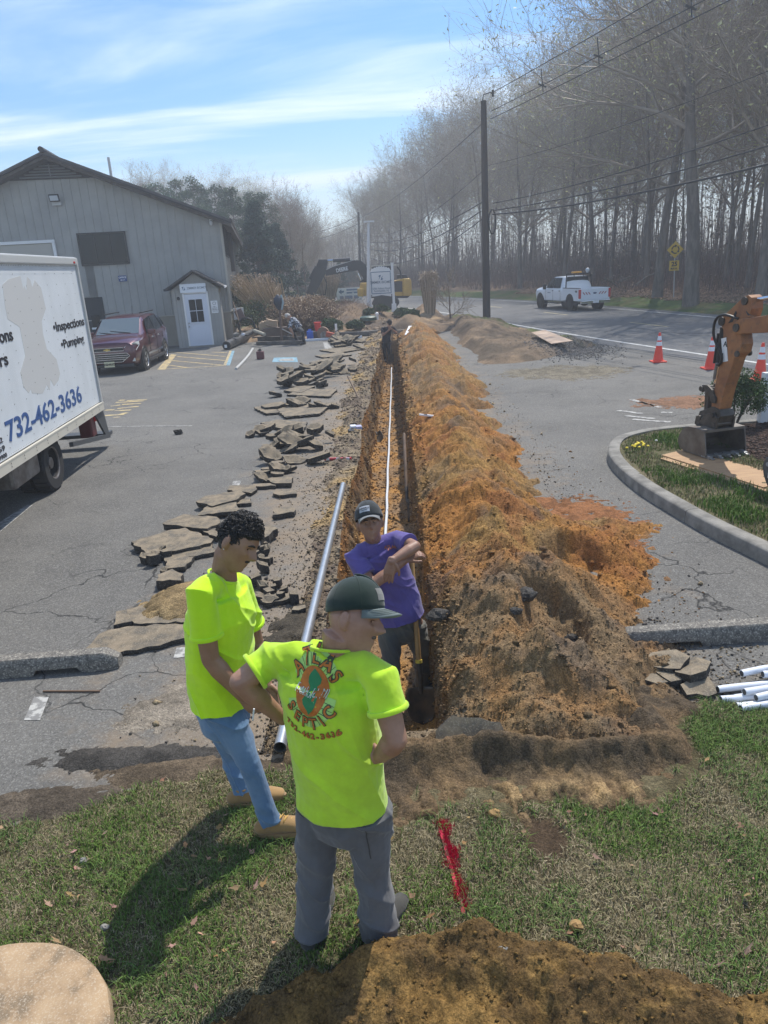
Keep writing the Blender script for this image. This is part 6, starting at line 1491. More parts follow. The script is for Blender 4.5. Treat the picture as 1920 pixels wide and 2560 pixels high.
def shovel(top,foot,label,blade_rot=0.0,hm=M_handle,bl=.30,face=(0,-1,.2),hr=.018,name='shovel',nm='shovel',bw_=.115,collar=True):
 top=Vector(top);foot=Vector(foot);d=(foot-top).normalized();s=empty(name,foot);tag(s,label,nm)
 L=(foot-top).length;neck=foot-d*bl;soc=neck-d*.20
 rel(MB().tube([top,top+d*.02,soc],[hr*.8,hr*1.1,hr*1.15],12).build('handle',hm,smooth=True),s)
 rel(MB().tube([soc,neck,neck+d*.05],[hr*1.3,hr*1.1,hr*.7],12).build('socket',M_pin,smooth=True),s)
 if collar:rel(MB().tube([soc-d*.012,soc+d*.012],hr*1.5,12).build('collar',mat('collar_yellow',(.6,.45,.05)),smooth=True),s)
 f=Vector(face);f=(f-d*f.dot(d)).normalized();l=d.cross(f)
 b=MB();nu,nv=10,12
 for j in range(nv+1):
  v=j/nv;hw=bw_*(1 if v<.5 else math.sqrt(max(.0,1-((v-.5)/.5)**2.2)))*(.85+.3*v if v<.15 else 1)
  for i in range(nu+1):
   u=-1+2*i/nu;q=neck+d*(v*bl)+l*(u*hw)+f*(.028*u*u-.02*(1-v)*0+.02*math.sin(v*2.5)*0);b.v.append(tuple(q))
 for j in range(nv):
  for i in range(nu):k=j*(nu+1)+i;b.f.append((k,k+1,k+nu+2,k+nu+1));b.m.append(0)
 o=rel(b.build('blade',mat('shovel_blade',(.045,.04,.035),.5,c2=(.10,.075,.05),scale=10,metal=.3),smooth='all',recalc=False),s);sm_=o.modifiers.new('t','SOLIDIFY');sm_.thickness=.004
 return s
q1=G(1058,1805,-.55);q0=AY(1028,1386,5.18)
shovel(q0,(q1.x,q1.y,-.56),'wooden handled round point shovel the man in the purple shirt leans on',bl=.28)
f_=G(952,1106,-.74);t_=AY(869,940,f_.y+1.7)
shovel(t_,f_,'shovel leaning head down across the left trench wall',hm=M_handle2,bl=.3,collar=False)
f_=G(1020,1305,-.62);t_=AY(1010,1083,f_.y+1.0)
shovel(t_,f_,'long brown handled spade standing against the right trench wall',hm=M_handle2,bl=.35,bw_=.03,hr=.021,collar=False,name='trench_spade',nm='spade',face=(1,0,0))
# red level
a=G(812,1148,.03);c=G(878,1146,.05);lv_=empty('spirit_level',a);tag(lv_,'red spirit level lying on the dirt left of the trench','level')
M_rd=mat('level_red',(.42,.03,.04),.4)
rel(MB().bar(a,c,.05,.035).build('body',M_rd,bevel=.004),lv_)
for t in(.12,.5,.88):q=Vector(a).lerp(Vector(c),t);rel(MB().box((q.x,q.y-.03,q.z+.006),(.05,.012,.035)).build('vial',M_band),lv_)
# paper wrapped packs
q=G(892,1082,0);pk2=empty('wrapped_pack',q);tag(pk2,'white and lilac wrapped pack lying at the left trench edge','pack')
for(dx_,dy_,dz_,m_)in((-.06,.05,.07,mat('pack_white',(.6,.62,.68))),(.04,0,.07,mat('pack_lilac',(.40,.40,.55))),(-.09,-.09,.05,M_black)):
 rel(MB().box((q.x+dx_,q.y+dy_,dz_),(.11,.16,.12 if m_!=M_black else.07),Matrix.Rotation(.2,3,'Z')).build('wrapped_item',m_,bevel=.015),pk2)
d=ray(1071,1043);t=5
while CAMP.z+d.z*t>heap_z((CAMP+d*t).x,(CAMP+d*t).y)and t<40:t+=.03
q=CAMP+d*t;hl=empty('torpedo_level',q);tag(hl,'small white level lying on the left slope of the spoil heap','level')
rel(MB().box((q.x,q.y,q.z+.03),(.32,.05,.025),Matrix.Rotation(rad(9),3,'Y')).build('body',M_band),hl);rel(MB().box((q.x-.05,q.y-.004,q.z+.05),(.06,.04,.012)).build('vial',M_black),hl)
# plywood sheets
M_ply=mat('plywood',(.42,.26,.13),.7,c2=(.34,.20,.10),scale=3,stretch=(1,6,1),detail=8)
b=MB();P4=[(3.50,9.62),(3.90,9.86),(4.62,8.28),(4.10,8.0)];vv=[(x,y,.150)for x,y in P4]+[(x,y,.163)for x,y in P4]
ply=b.add(vv,[(3,2,1,0),(4,5,6,7),(0,1,5,4),(1,2,6,5),(2,3,7,6),(3,0,4,7)]).build('plywood_sheet',M_ply);tag(ply,'plywood sheet under the digger bucket on the island turf','plywood')
P4=[(3.44,9.50),(3.56,9.60),(4.16,7.98),(4.04,7.88)];b=MB();vv=[(x,y,.138)for x,y in P4]+[(x,y,.149)for x,y in P4]
tag(b.add(vv,[(3,2,1,0),(4,5,6,7),(0,1,5,4),(1,2,6,5),(2,3,7,6),(3,0,4,7)]).build('plywood_sheet',M_ply),'second sheet peeking out below the plywood under the bucket','plywood')
b=MB();P4=[AY(1328,857,25.0),AY(1362,856,25.3),AY(1431,884,22.6),AY(1378,888,22.4)];zz=[.42,.45,.33,.30];vv=[(p.x,p.y,z)for p,z in zip(P4,zz)]+[(p.x,p.y,z+.02)for p,z in zip(P4,zz)]
tag(b.add(vv,[(3,2,1,0),(4,5,6,7),(0,1,5,4),(1,2,6,5),(2,3,7,6),(3,0,4,7)]).build('plywood_sheet',mat('pale_plywood',(.50,.37,.27),.7,c2=(.42,.29,.20),scale=3)),'pale plywood board lying on the torn up verge near the road','plywood')
# concrete lid at the lower left
M_lid=mat('tan_concrete',(.40,.28,.165),.9,c2=(.20,.145,.09),c3=(.33,.225,.13),scale=7,detail=10,bump=.004,bscale=90,fine=(.5,.42,.32),fscale=130,famt=.6)
n=64;b=MB();prof=[(.50,-.03),(.515,.05),(.505,.095),(.485,.11),(.40,.112),(.2,.112)]
for(r_,z_)in prof:b.v+=[(r_*math.cos(i*2*math.pi/n)*(1+.006*math.sin(i*2.3)),r_*math.sin(i*2*math.pi/n),z_+.003*math.sin(i*1.1))for i in range(n)]
for j in range(len(prof)-1):
 for i in range(n):b.f.append((j*n+i,j*n+(i+1)%n,(j+1)*n+(i+1)%n,(j+1)*n+i));b.m.append(0)
b.f.append(tuple((len(prof)-1)*n+i for i in range(n)));b.m.append(0)
o=b.build('concrete_lid',M_lid,smooth=True);o.location=(-1.73,1.84,0);tag(o,'round tan concrete lid in the grass at the lower left corner','concrete lid')
# ------------------------------------------------------------------ clutter beside the building
cC=lambda x,y:(560+x*300/1659,640+y*260/1438)
def at(f,x,y,Y):return AY(*f(x,y),Y)
M_blkp=mat('black_drain_pipe',(.03,.032,.034),.45,c2=(.09,.085,.08),scale=4)
a=G(*cC(40,1300),.0);a=Vector((a.x,a.y,.17));c=at(cC,440,1075,a.y+5.0);c.z=.30
dp_=empty('drain_pipe',a);tag(dp_,'long black drain pipe with a cut end lying from the lot to the building corner','pipe')
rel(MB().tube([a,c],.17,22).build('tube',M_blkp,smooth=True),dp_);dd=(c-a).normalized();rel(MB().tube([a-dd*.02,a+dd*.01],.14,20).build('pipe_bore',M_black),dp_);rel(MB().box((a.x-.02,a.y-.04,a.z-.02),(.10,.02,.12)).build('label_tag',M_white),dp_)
q=at(cC,310,975,31.6);b=MB();b.tube([(q.x+.36*math.cos(t*.2618),31.6+.05*math.sin(t),q.z+.36*math.sin(t*.2618))for t in range(25)],.035,8,cap=False);b.tube([(q.x+.33*math.cos(t*.2618),31.7,q.z+.33*math.sin(t*.2618))for t in range(25)],.03,8,cap=False)
tag(b.build('pipe_coil',M_black,smooth=True),'black hoop of coiled pipe leaning by the building corner','pipe coil')['kind_note']=0
a=at(cC,420,1030,30.6);c=at(cC,560,1085,29.8);tag(MB().tube([a,c],.065,12).build('short_pipe',mat('tan_pipe',(.36,.33,.26)),smooth=True),'short tan pipe right of the black coil','pipe')
for k,(x,y,w_,lab)in enumerate(((170,1090,.3,'pale rock at the building corner'),(265,1085,.16,'white elbow fitting below the black coil'))):
 q=at(cC,x,y,30.3);m=MB().ell((0,0,0),(w_*.5,w_*.4,w_*.35),nu=8,nv=6);m.v=[tuple(Vector(v)*(1+RS.uniform(-.2,.2)))for v in m.v];o=m.build('rock' if k==0 else 'pipe_fitting',M_conc if k==0 else M_pvc);o.location=(q.x,q.y,max(.08,q.z));tag(o,lab,'rock' if k==0 else 'pipe fitting')
# brown board sign leaning, long pole
q=at(cC,220,815,32.0);tag(MB().box(tuple(q),(.34,.04,.46),Matrix.Rotation(rad(-22),3,'Y')).build('leaning_board',mat('brown_board',(.13,.085,.08),.6)),'brown board leaning on the building corner above the coil','board')
a=at(cC,125,630,32.2);c=at(cC,240,1000,31.5);tag(MB().bar(a,c,.035).build('leaning_pole',M_handle2),'thin dark pole leaning on the building corner','pole')
# cardboard boxes and crates
for k,(x,y,w_,h_,m_,lb)in enumerate(((565,985,.42,.38,mat('cardboard',(.36,.26,.17),.8),'brown cardboard box left of the post'),(650,950,.55,.34,mat('cardboard',(.36,.26,.17)),'bigger crumpled cardboard box behind the first'),(710,1045,1.0,.34,mat('crate_brown',(.12,.085,.065),.8),'low dark wooden crate under the boxes'),(600,1060,.5,.25,mat('crate_brown',(.12,.085,.065)),'small dark crate left of the low crate'))):
 q=at(cC,x,y,31.2+.2*(k<2));rb=empty('box',(q.x,q.y,q.z));tag(rb,lb,'box');rel(MB().box(tuple(q),(w_,.4,h_),Matrix.Rotation(.1*k,3,'Z')).build('carton',m_,bevel=.01),rb);rel(MB().box((q.x+.05,q.y-.05,q.z+h_/2+.02),(w_*.8,.3,.012),Matrix.Rotation(.3,3,'Y')).build('flap',m_),rb)
# beams laid on the lot edge
M_beam=mat('dark_old_beam',(.07,.062,.055),.8,c2=(.13,.12,.11),scale=5)
def beam(x0,y0,x1,y1,Y,w_,label,m=M_beam,cc=cC,nm='steel_beam',cat='beam',h_=None):
 a=G(*cc(x0,y0));c=G(*cc(x1,y1));h_=h_ or w_;o=MB().bar((a.x,a.y,h_/2+.01),(c.x,c.y,h_/2+.01),w_,h_,up=(0,0,1)).build(nm,m);return tag(o,label,cat)
beam(460,1235,1125,1220,0,.16,'front dark beam lying across the lot below the kneeling man',h_=.14)
beam(480,1190,1110,1185,0,.14,'second dark beam behind the front one',h_=.22)
beam(395,1180,640,1160,0,.15,'timber edge left of the two beams',h_=.18)
beam(650,1130,870,1125,0,.5,'low pile of sheet metal scraps below the post',mat('scrap_metal',(.3,.3,.3),.5,c2=(.08,.08,.08),scale=20),nm='scrap_pile',cat='scrap',h_=.1)
cE=c2_
for(x0,y0,x1,y1,lb,m_,h_)in((520,1150,960,1140,'railway tie edging the planting bed left of the trench',M_beam,.18),(1205,1120,1520,1105,'grey edging tie right of the trench end',mat('grey_tie',(.22,.19,.16)),.16),(880,1125,1060,1115,'short edging tie meeting the trench end',mat('grey_tie',(.22,.19,.16)),.16)):
 beam(x0,y0,x1,y1,0,.18,lb,m_,cE,'edging_tie','edging tie',h_)
beam(120,1215,855,1165,0,.09,'long white pipe lying across the far end of the lot',M_pvc,cE,'long_white_pipe','pipe',.09)
a=G(*cE(1430,1150),.15);c=G(*cE(1475,1060),.15);tag(MB().bar((a.x,a.y,.22),(c.x,a.y+1.6,.42),.12,.03).build('white_plank',M_white),'white plank lying on dirt right of the trench end','plank')
# post with a dark bag
a=at(cC,785,1060,30.9);c=at(cC,770,730,30.9);po=empty('bagged_post',(a.x,a.y,0));tag(po,'wooden post with a dark plastic bag tied over its top','post')
rel(MB().bar((a.x,30.9,0),(c.x,30.9,c.z),.09).build('post',mat('brown_post',(.13,.085,.065))),po)
q=at(cC,750,650,30.9);b=MB();b.tube([(q.x-.0,30.9,q.z+.24),(q.x,30.9,q.z+.2),(q.x-.02,30.9,q.z),(q.x+.02,30.9,q.z-.28)],[.1,.17,.18,.05],12,round_=True);rel(b.build('bag',mat('bag_navy',(.02,.03,.05),.5),smooth='all'),po)
q=at(cC,800,640,31.0);rel(MB().tube([(q.x,31,q.z+.3),(q.x,31,q.z),(q.x-.05,31,q.z-.3)],[.03,.09,.05],8).build('pale_bag',mat('pale_blue_plastic',(.3,.4,.45)),smooth=True),po)
# tools stack near the kneeling man
a=at(cC,808,1010,30.3);c=G(*cC(1065,1165));tag(MB().bar(a,(c.x,c.y,.05),.05,.03).build('metal_strut',M_gal),'grey metal strut sloping down in front of the kneeling man','strut')
# red bucket, blue jug, reel, red machine
M_redb=mat('bucket_red',(.62,.04,.03),.45);q=at(cC,1300,1035,32.2)
rb=empty('red_bucket',q);tag(rb,'red plastic bucket standing behind the blue jug','bucket')
rel(MB().tube([q,q+Vector((0,0,.34))],[.125,.155],18).build('pail',M_redb,smooth=True),rb);rel(MB().tube([q+Vector((0,0,.33)),q+Vector((0,0,.37))],.17,18).build('rim',M_redb,smooth=True),rb)
rel(MB().tube([q+Vector((.16*math.cos(t),-.1*math.sin(t)-.02,.34-.12*math.sin(t)))for t in np.linspace(0,math.pi,9)],.006,5).build('handle',M_gal),rb)
tag(MB().box((q.x,q.y+.02,q.z/2-.01),(.5,.4,max(.1,q.z-.02))).build('low_block',mat('crate_brown',(.12,.085,.065))),'dark block the red bucket stands on','block')
q=G(*cC(1195,1160));jb=empty('blue_jug',q);tag(jb,'blue plastic jug on the lot edge in front of the red bucket','jug');M_bj=mat('jug_blue',(.02,.10,.48),.4)
rel(MB().box((q.x,q.y,.20),(.27,.2,.36)).build('can_body',M_bj,bevel=.04),jb);rel(MB().box((q.x,q.y,.42),(.14,.05,.06)).build('handle',M_bj,bevel=.015),jb);rel(MB().tube([(q.x+.09,q.y,.37),(q.x+.09,q.y,.42)],.03,10).build('cap',M_black),jb)
q=at(cC,1370,1090,31.4);o=tag(MB().tube([(q.x,31.4,max(.26,q.z)),(q.x+.02,31.5,max(.27,q.z))],.27,24).build('cable_reel',mat('reel_brown',(.25,.16,.11)),smooth=True),'round brown reel standing between bucket and edging','reel')
q=at(cC,1480,1110,31.2);rm=empty('cut_off_saw',(q.x,q.y,0));tag(rm,'small red cut-off saw on the ground right of the reel','saw')
rel(MB().box((q.x,q.y,.2),(.42,.25,.2),Matrix.Rotation(rad(15),3,'Y')).build('motor_housing',mat('saw_red',(.42,.10,.06)),bevel=.03),rm);rel(MB().tube([(q.x-.3,q.y,.2),(q.x-.3,q.y+.02,.2)],.16,16).build('blade',M_steel),rm);rel(MB().tube([(q.x+.1,q.y,.3),(q.x+.3,q.y,.36),(q.x+.42,q.y,.22)],.02,6).build('handle',M_black),rm)
q=G(*cC(1557,1095));tag(MB().box((q.x,q.y,.25),(.10,.06,.5)).build('white_stake',M_white),'short white stake at the bed edge behind the long pipe','stake')
# bent white conduit on the lot, gas can
pp=[G(590,922,.03),G(606,906,.03),G(620,890,.03),G(632,872,.03)];tag(MB().tube(cr_spline(pp,8),.045,10).build('bent_conduit',mat('dull_pvc',(.42,.42,.40)),smooth=True),'long bent grey-white conduit lying on the lot','conduit')
q=G(652,898);gc=empty('fuel_can',q);tag(gc,'small dark red fuel can standing alone on the lot','fuel can');M_gc=mat('can_maroon',(.10,.02,.025),.5)
rel(MB().box((q.x,q.y,.14),(.26,.18,.27)).build('can_body',M_gc,bevel=.04),gc);rel(MB().tube([(q.x,q.y,.27),(q.x,q.y,.36)],[.05,.035],10).build('spout',M_black,smooth=True),gc);rel(MB().bar((q.x-.08,q.y,.31),(q.x+.06,q.y,.31),.03).build('handle',M_gc),gc)
q=G(446,1086);o=MB().ell((0,0,.04),(.09,.05,.05),nu=9,nv=6);o.v=[tuple(Vector(v)*(1+RS.uniform(-.25,.25)))for v in o.v];o=o.build('crumpled_leaf',M_slab_side);o.location=(q.x,q.y,0);tag(o,'dark crumpled scrap lying alone on the open lot','scrap')
# green septic lid at the bed
q=at(cE,935,915,37);tag(MB().tube([(q.x,37,q.z-.10),(q.x,37,q.z+.06),(q.x,37,q.z+.12)],[.42,.42,.34],24).build('green_lid',mat('lid_green',(.03,.07,.045),.5),smooth=True),'round dark green lid in the bed behind the trench end','lid')
# rocks and debris near the end of the trench
for k in range(16):
 x=RS.uniform(870,1180);y=RS.uniform(950,1090);q=at(cE,x,y,34+RS.uniform(-1,1.5));s=RS.uniform(.08,.22)
 m=MB().ell((0,0,0),(s,s*.8,s*.6),nu=8,nv=6);m.v=[tuple(Vector(v)*(1+RS.uniform(-.25,.25)))for v in m.v];o=m.build('clod',M_soil if False else mat('clod_tan',(.30,.22,.15),.95,c2=(.2,.14,.09),scale=10));o.location=(q.x,q.y,max(.03,float(bed_h(np.array([q.x]),np.array([q.y]))[0])+s*.3));tag(o,'tan clod of soil among loose clods on the bed just beyond the trench end','clod','clods beyond the trench end')
# dead leaves and pebbles on the lawn
M_leaf=attr_mat('dead_leaf',rough=.8,bump=0,var=.2,vscale=40)
R=np.random.RandomState(91);n=420;x=R.uniform(-2.6,2.6,n);y=R.uniform(1.3,3.6,n)
k=~in_bare(x,y)&(R.rand(n)<.35+.65*sstep(-.1,.3,fbm(x*2,y*2,3,301)));x=x[k];y=y[k];n=len(x);z=lawn_h(x,y)
nl=10;V=[];F_=[];C_=[]
for i in range(n):
 s=R.uniform(.009,.026);a0=R.uniform(0,6.28);tilt=R.uniform(-.7,.7,2);col=np.array([.34,.20,.12])*R.uniform(.6,1.35)*np.array([1,R.uniform(.85,1.2),R.uniform(.7,1.4)])
 o_=len(V);V.append((x[i],y[i],z[i]+.03))
 for j in range(nl):
  r_=s*(1 if j%2==0 else.62)*(1.6 if j in(0,5)else.8)*R.uniform(.7,1.3);a=a0+j*6.283/nl;dx_,dy_=r_*math.cos(a),r_*math.sin(a)*.7
  V.append((x[i]+dx_,y[i]+dy_,z[i]+.03+dx_*tilt[0]+dy_*tilt[1]+abs(r_)*.35*R.uniform(0,1)))
 for j in range(nl):F_.append((o_,o_+1+j,o_+1+(j+1)%nl))
 C_+=[col]*(nl+1)
o=np_mesh('dead_leaves',np.array(V),np.array(F_),M_leaf,cols=np.array(C_),smooth=False);o['kind']='stuff'
for k,(px_,py_,s,lb)in enumerate(((209,2152,.022,'small white stone in the grass left of the men'),(262,2318,.02,'pale stone in the grass above the concrete lid'),(1258,2374,.022,'white stone on the foreground soil heap'),(1237,2035,.035,'brown clod in the grass below the red paint line'),(1440,2315,.03,'round ochre clod at the edge of the foreground heap'))):
 q=G(px_,py_,.04 if k!=2 else.15);m=MB().ell((0,0,0),(s,s*.8,s*.7),nu=9,nv=7);m.v=[tuple(Vector(v)*(1+RS.uniform(-.2,.2)))for v in m.v];o=m.build('stone' if k<3 else 'clod',M_conc if k<3 else mat('ochre_clod',(.32,.20,.08),.95));o.location=q;tag(o,lb,'stone' if k<3 else 'clod')
# ================================================================== PEOPLE
def skin_mat(name,c,c2):
 return mat(name,c,.5,c2=c2,scale=14,subsurf=.08,bump=.0012,bscale=180)
def finish(mb,name,mats,parent,voxel=.006,smooth=3,folds=None,post=None):
 """join overlapping forms into one continuous surface"""
 me=bpy.data.meshes.new(name);me.from_pydata(mb.v,[],mb.f);bm=bmesh.new();bm.from_mesh(me);bmesh.ops.recalc_face_normals(bm,faces=bm.faces);bm.to_mesh(me);bm.free()
 o=bpy.data.objects.new(name,me);COL.objects.link(o)
 r=o.modifiers.new('r','REMESH');r.mode='VOXEL';r.voxel_size=voxel;r.use_smooth_shade=True
 if smooth:s=o.modifiers.new('s','SMOOTH');s.iterations=smooth;s.factor=.5
 bpy.context.view_layer.update()
 m2=bpy.data.meshes.new_from_object(o.evaluated_get(bpy.context.evaluated_depsgraph_get()));m2.name=name
 o.modifiers.clear();o.data=m2
 n=len(m2.vertices);co=np.empty(n*3);m2.vertices.foreach_get('co',co);co=co.reshape(-1,3)
 if folds:
  no=np.array([v.normal[:]for v in m2.vertices]);co=co+no*folds(co)[:,None]
  m2.vertices.foreach_set('co',co.ravel());m2.update()
 if post:post(m2)
 m2.materials.clear()
 for mm in(mats if isinstance(mats,(list,tuple))else[mats]):m2.materials.append(mm)
 m2.polygons.foreach_set('use_smooth',np.ones(len(m2.polygons),bool))
 if parent:rel(o,parent)
 return o
def foldf(amp=.006,dirs=((5,0,2.5),),seed=0,thr=.0,fine=.0015):
 def f(co):
  out=np.zeros(len(co))
  for k,(a,b_,c)in enumerate(dirs):
   u=co[:,0]*a+co[:,2]*c;v=co[:,1]*b_+co[:,2]*c*.35+co[:,0]*1.3
   u2=u+.35*fbm(co[:,0]*5+seed,co[:,2]*5,2,seed+k+3)
   rdg=1-np.abs(fbm(u2*1.0+k*7+seed,v*1.0,2,seed+k))*3.2
   out+=np.clip(rdg,0,1)**2*amp-amp*.35
  return out+fine*fbm(co[:,0]*40+co[:,1]*23,co[:,2]*40,2,seed+9)
 return f
def HF(c,fwd,up):
 f=Vector(fwd).normalized();u=Vector(up);u=(u-f*u.dot(f)).normalized();r=f.cross(u);r*=1.07;f*=1.07;u*=1.07
 return Matrix(((r.x,f.x,u.x,c[0]),(r.y,f.y,u.y,c[1]),(r.z,f.z,u.z,c[2]),(0,0,0,1)))
def g2(x,s):return math.exp(-(x/s)**2)
def head_pt(x,y,z,fat=1.0):
 X=x*.077*fat*(1-.20*max(0,-z-.05)**1.1);Y=y*(.100 if y<0 else.088);Z=z*.122
 if z<0:X*=1-.10*min(1,-z);Y*=1-.02*z if y>0 else 1+.25*z
 if y>.3:
  ax=abs(x)
  e=0
  e+=.036*g2(x,.14)*g2(z+.21,.12)+.022*g2(x,.10)*g2(z+.02,.15)
  e+=-.015*g2(ax-.33,.17)*g2(z-.06,.10)
  e+=.009*g2(ax-.30,.22)*g2(z-.20,.07)
  e+=.006*g2(ax-.50,.2)*g2(z+.14,.14)
  e+=.008*g2(x,.22)*g2(z+.455,.045)+.007*g2(x,.19)*g2(z+.56,.045)-.003*g2(x,.24)*g2(z+.505,.018)
  e+=.018*g2(x,.25)*g2(z+.78,.15)
  e-=.003*g2(x,.08)*g2(z+.36,.04)
  Y+=e
 if z<-.45 and y>0:Z-=.012*g2(x,.45)
 return Vector((X,Y,Z))
def add_head(mb,M,fat=1.0,n=56,m=44,ears=True):
 o=len(mb.v)
 for i in range(1,m):
  t=math.pi*i/m
  for j in range(n):
   a=2*math.pi*j/n;mb.v.append(tuple(M@head_pt(math.sin(t)*math.cos(a),math.sin(t)*math.sin(a),math.cos(t),fat)))
 mb.v.append(tuple(M@head_pt(0,0,1)));mb.v.append(tuple(M@head_pt(0,0,-1)));T=o+(m-1)*n;Bq=T+1
 for i in range(m-2):
  for j in range(n):mb.f.append((o+i*n+j,o+(i+1)*n+j,o+(i+1)*n+(j+1)%n,o+i*n+(j+1)%n));mb.m.append(0)
 for j in range(n):mb.f.append((T,o+j,o+(j+1)%n));mb.f.append((Bq,o+(m-2)*n+(j+1)%n,o+(m-2)*n+j));mb.m+=[0,0]
 if ears:
  R3=M.to_3x3()
  for s in(-1,1):
   e=MB();e.ell((s*.079*fat,-.010,-.002),(.013,.022,.036),Matrix.Rotation(s*rad(-18),3,'Z')@Matrix.Rotation(rad(-10),3,'X'),nu=14,nv=10);e.ell((s*.076*fat,-.006,-.028),(.009,.011,.012),nu=10,nv=8)
   mb.add([M@Vector(p)for p in e.v],e.f)
def add_hand(mb,wrist,d,nrm,thumb,curl=.35,spread=.10,s=1.0,curls=None):
 """d: towards the fingers, nrm: back-of-hand normal, thumb: side the thumb is on"""
 w_=Vector(wrist);d=Vector(d).normalized();nrm=Vector(nrm);nrm=(nrm-d*nrm.dot(d)).normalized();th=Vector(thumb);th=(th-d*th.dot(d)-nrm*th.dot(nrm)).normalized()
 mb.tube([w_-d*.02,w_+d*.02*s,w_+d*.055*s,w_+d*.088*s],[(.027*s,.019*s),(.034*s,.018*s),(.042*s,.017*s),(.041*s,.013*s)],14,side=th,round_=True)
 for k,(o_,L,r_)in enumerate(((.030,.072,.0088),(.010,.080,.0092),(-.010,.075,.0088),(-.029,.060,.0078))):
  base=w_+d*.078*s+th*o_*s;dd=(d+th*(o_*spread*10)).normalized();p=[base];cur=dd;c_=curl if curls is None else curls[k]
  for q,fr in enumerate((.46,.31,.23)):
   ang=c_*(.7 if q==0 else 1.1);ax=nrm.cross(cur).normalized();cur=Quaternion(ax,ang)@cur;p.append(p[-1]+cur*L*fr*s)
  mb.tube(p,[r_*s*1.08,r_*s,r_*s*.93,r_*s*.8],10,round_=True)
 b0=w_+d*.018*s+th*.026*s;t1=b0+(d*.6+th*.75-nrm*.15).normalized()*.036*s;t2=t1+(d*.85+th*.4-nrm*.25).normalized()*.030*s;t3=t2+(d*.95+th*.1-nrm*.35).normalized()*.024*s
 mb.tube([b0-d*.01,t1,t2,t3],[.015*s,.0115*s,.0102*s,.0085*s],10,round_=True)
def face_bits(root,M,fat=1.0,brow=(.02,.013,.01),eyes=True,moustache=False,goatee=False,looking=(0,1,-.25)):
 def on(x,z,off=.0):
  y=math.sqrt(max(0,1-x*x-z*z));p=head_pt(x,y,z,fat);return p+Vector((x*.5,1,0)).normalized()*off
 mh=mat('hair_black_'+root.name,brow,.6)
 if eyes:
  for s in(-1,1):
   e=MB();e.ell(tuple(on(s*.33,.045,-.006)),(.0135,.009,.0062),nu=14,nv=8);e.xf(M);o=rel(e.build('eye',mat('eye_white',(.45,.42,.38),.3),smooth='all'),root)
   e=MB();e.ell(tuple(on(s*.33,.035,.0012)),(.0055,.003,.0052),nu=12,nv=8);e.xf(M);q=e.build('iris',mat('iris_dark',(.012,.008,.006),.2),smooth='all');q.parent=o;q.matrix_parent_inverse=o.matrix_basis.inverted()
   e=MB();e.tube([on(s*(.19+.045*k),.085+.018*math.sin(k*.7),.0005)for k in range(6)],[.0018,.0028,.003,.003,.0026,.0016],6);e.xf(M);rel(e.build('eyelid',mat('eyelid',(.10,.05,.035),.6),smooth='all'),root)
   e=MB();e.tube([on(s*(.14+.065*k),.205+.035*math.sin(k*.62),.002)for k in range(7)],[(.0025,.0035),(.003,.005),(.003,.0055),(.003,.005),(.003,.0045),(.0025,.0035),(.0015,.002)],6);e.xf(M);rel(e.build('eyebrow',mh,smooth='all'),root)
 if moustache:
  e=MB();e.tube([on(x,-.395-.10*abs(x),.0015)for x in(-.24,-.17,-.09,0,.09,.17,.24)],[(.0022,.0035),(.0026,.006),(.003,.007),(.003,.0065),(.003,.007),(.0026,.006),(.0022,.0035)],8);e.xf(M);rel(e.build('moustache',mh,smooth='all'),root)
 if goatee:
  e=MB();e.ell(tuple(on(0,-.82,-.004)),(.016,.008,.014));e.xf(M);rel(e.build('goatee',mh,smooth='all'),root)
 e=MB();e.tube([on(x,-.505-.03*abs(x)*abs(x)*4,.0008)for x in(-.2,-.1,0,.1,.2)],[(.001,.0012)]*5,5);e.xf(M);rel(e.build('mouth_line',mat('mouth_dark',(.07,.025,.02),.5)),root)
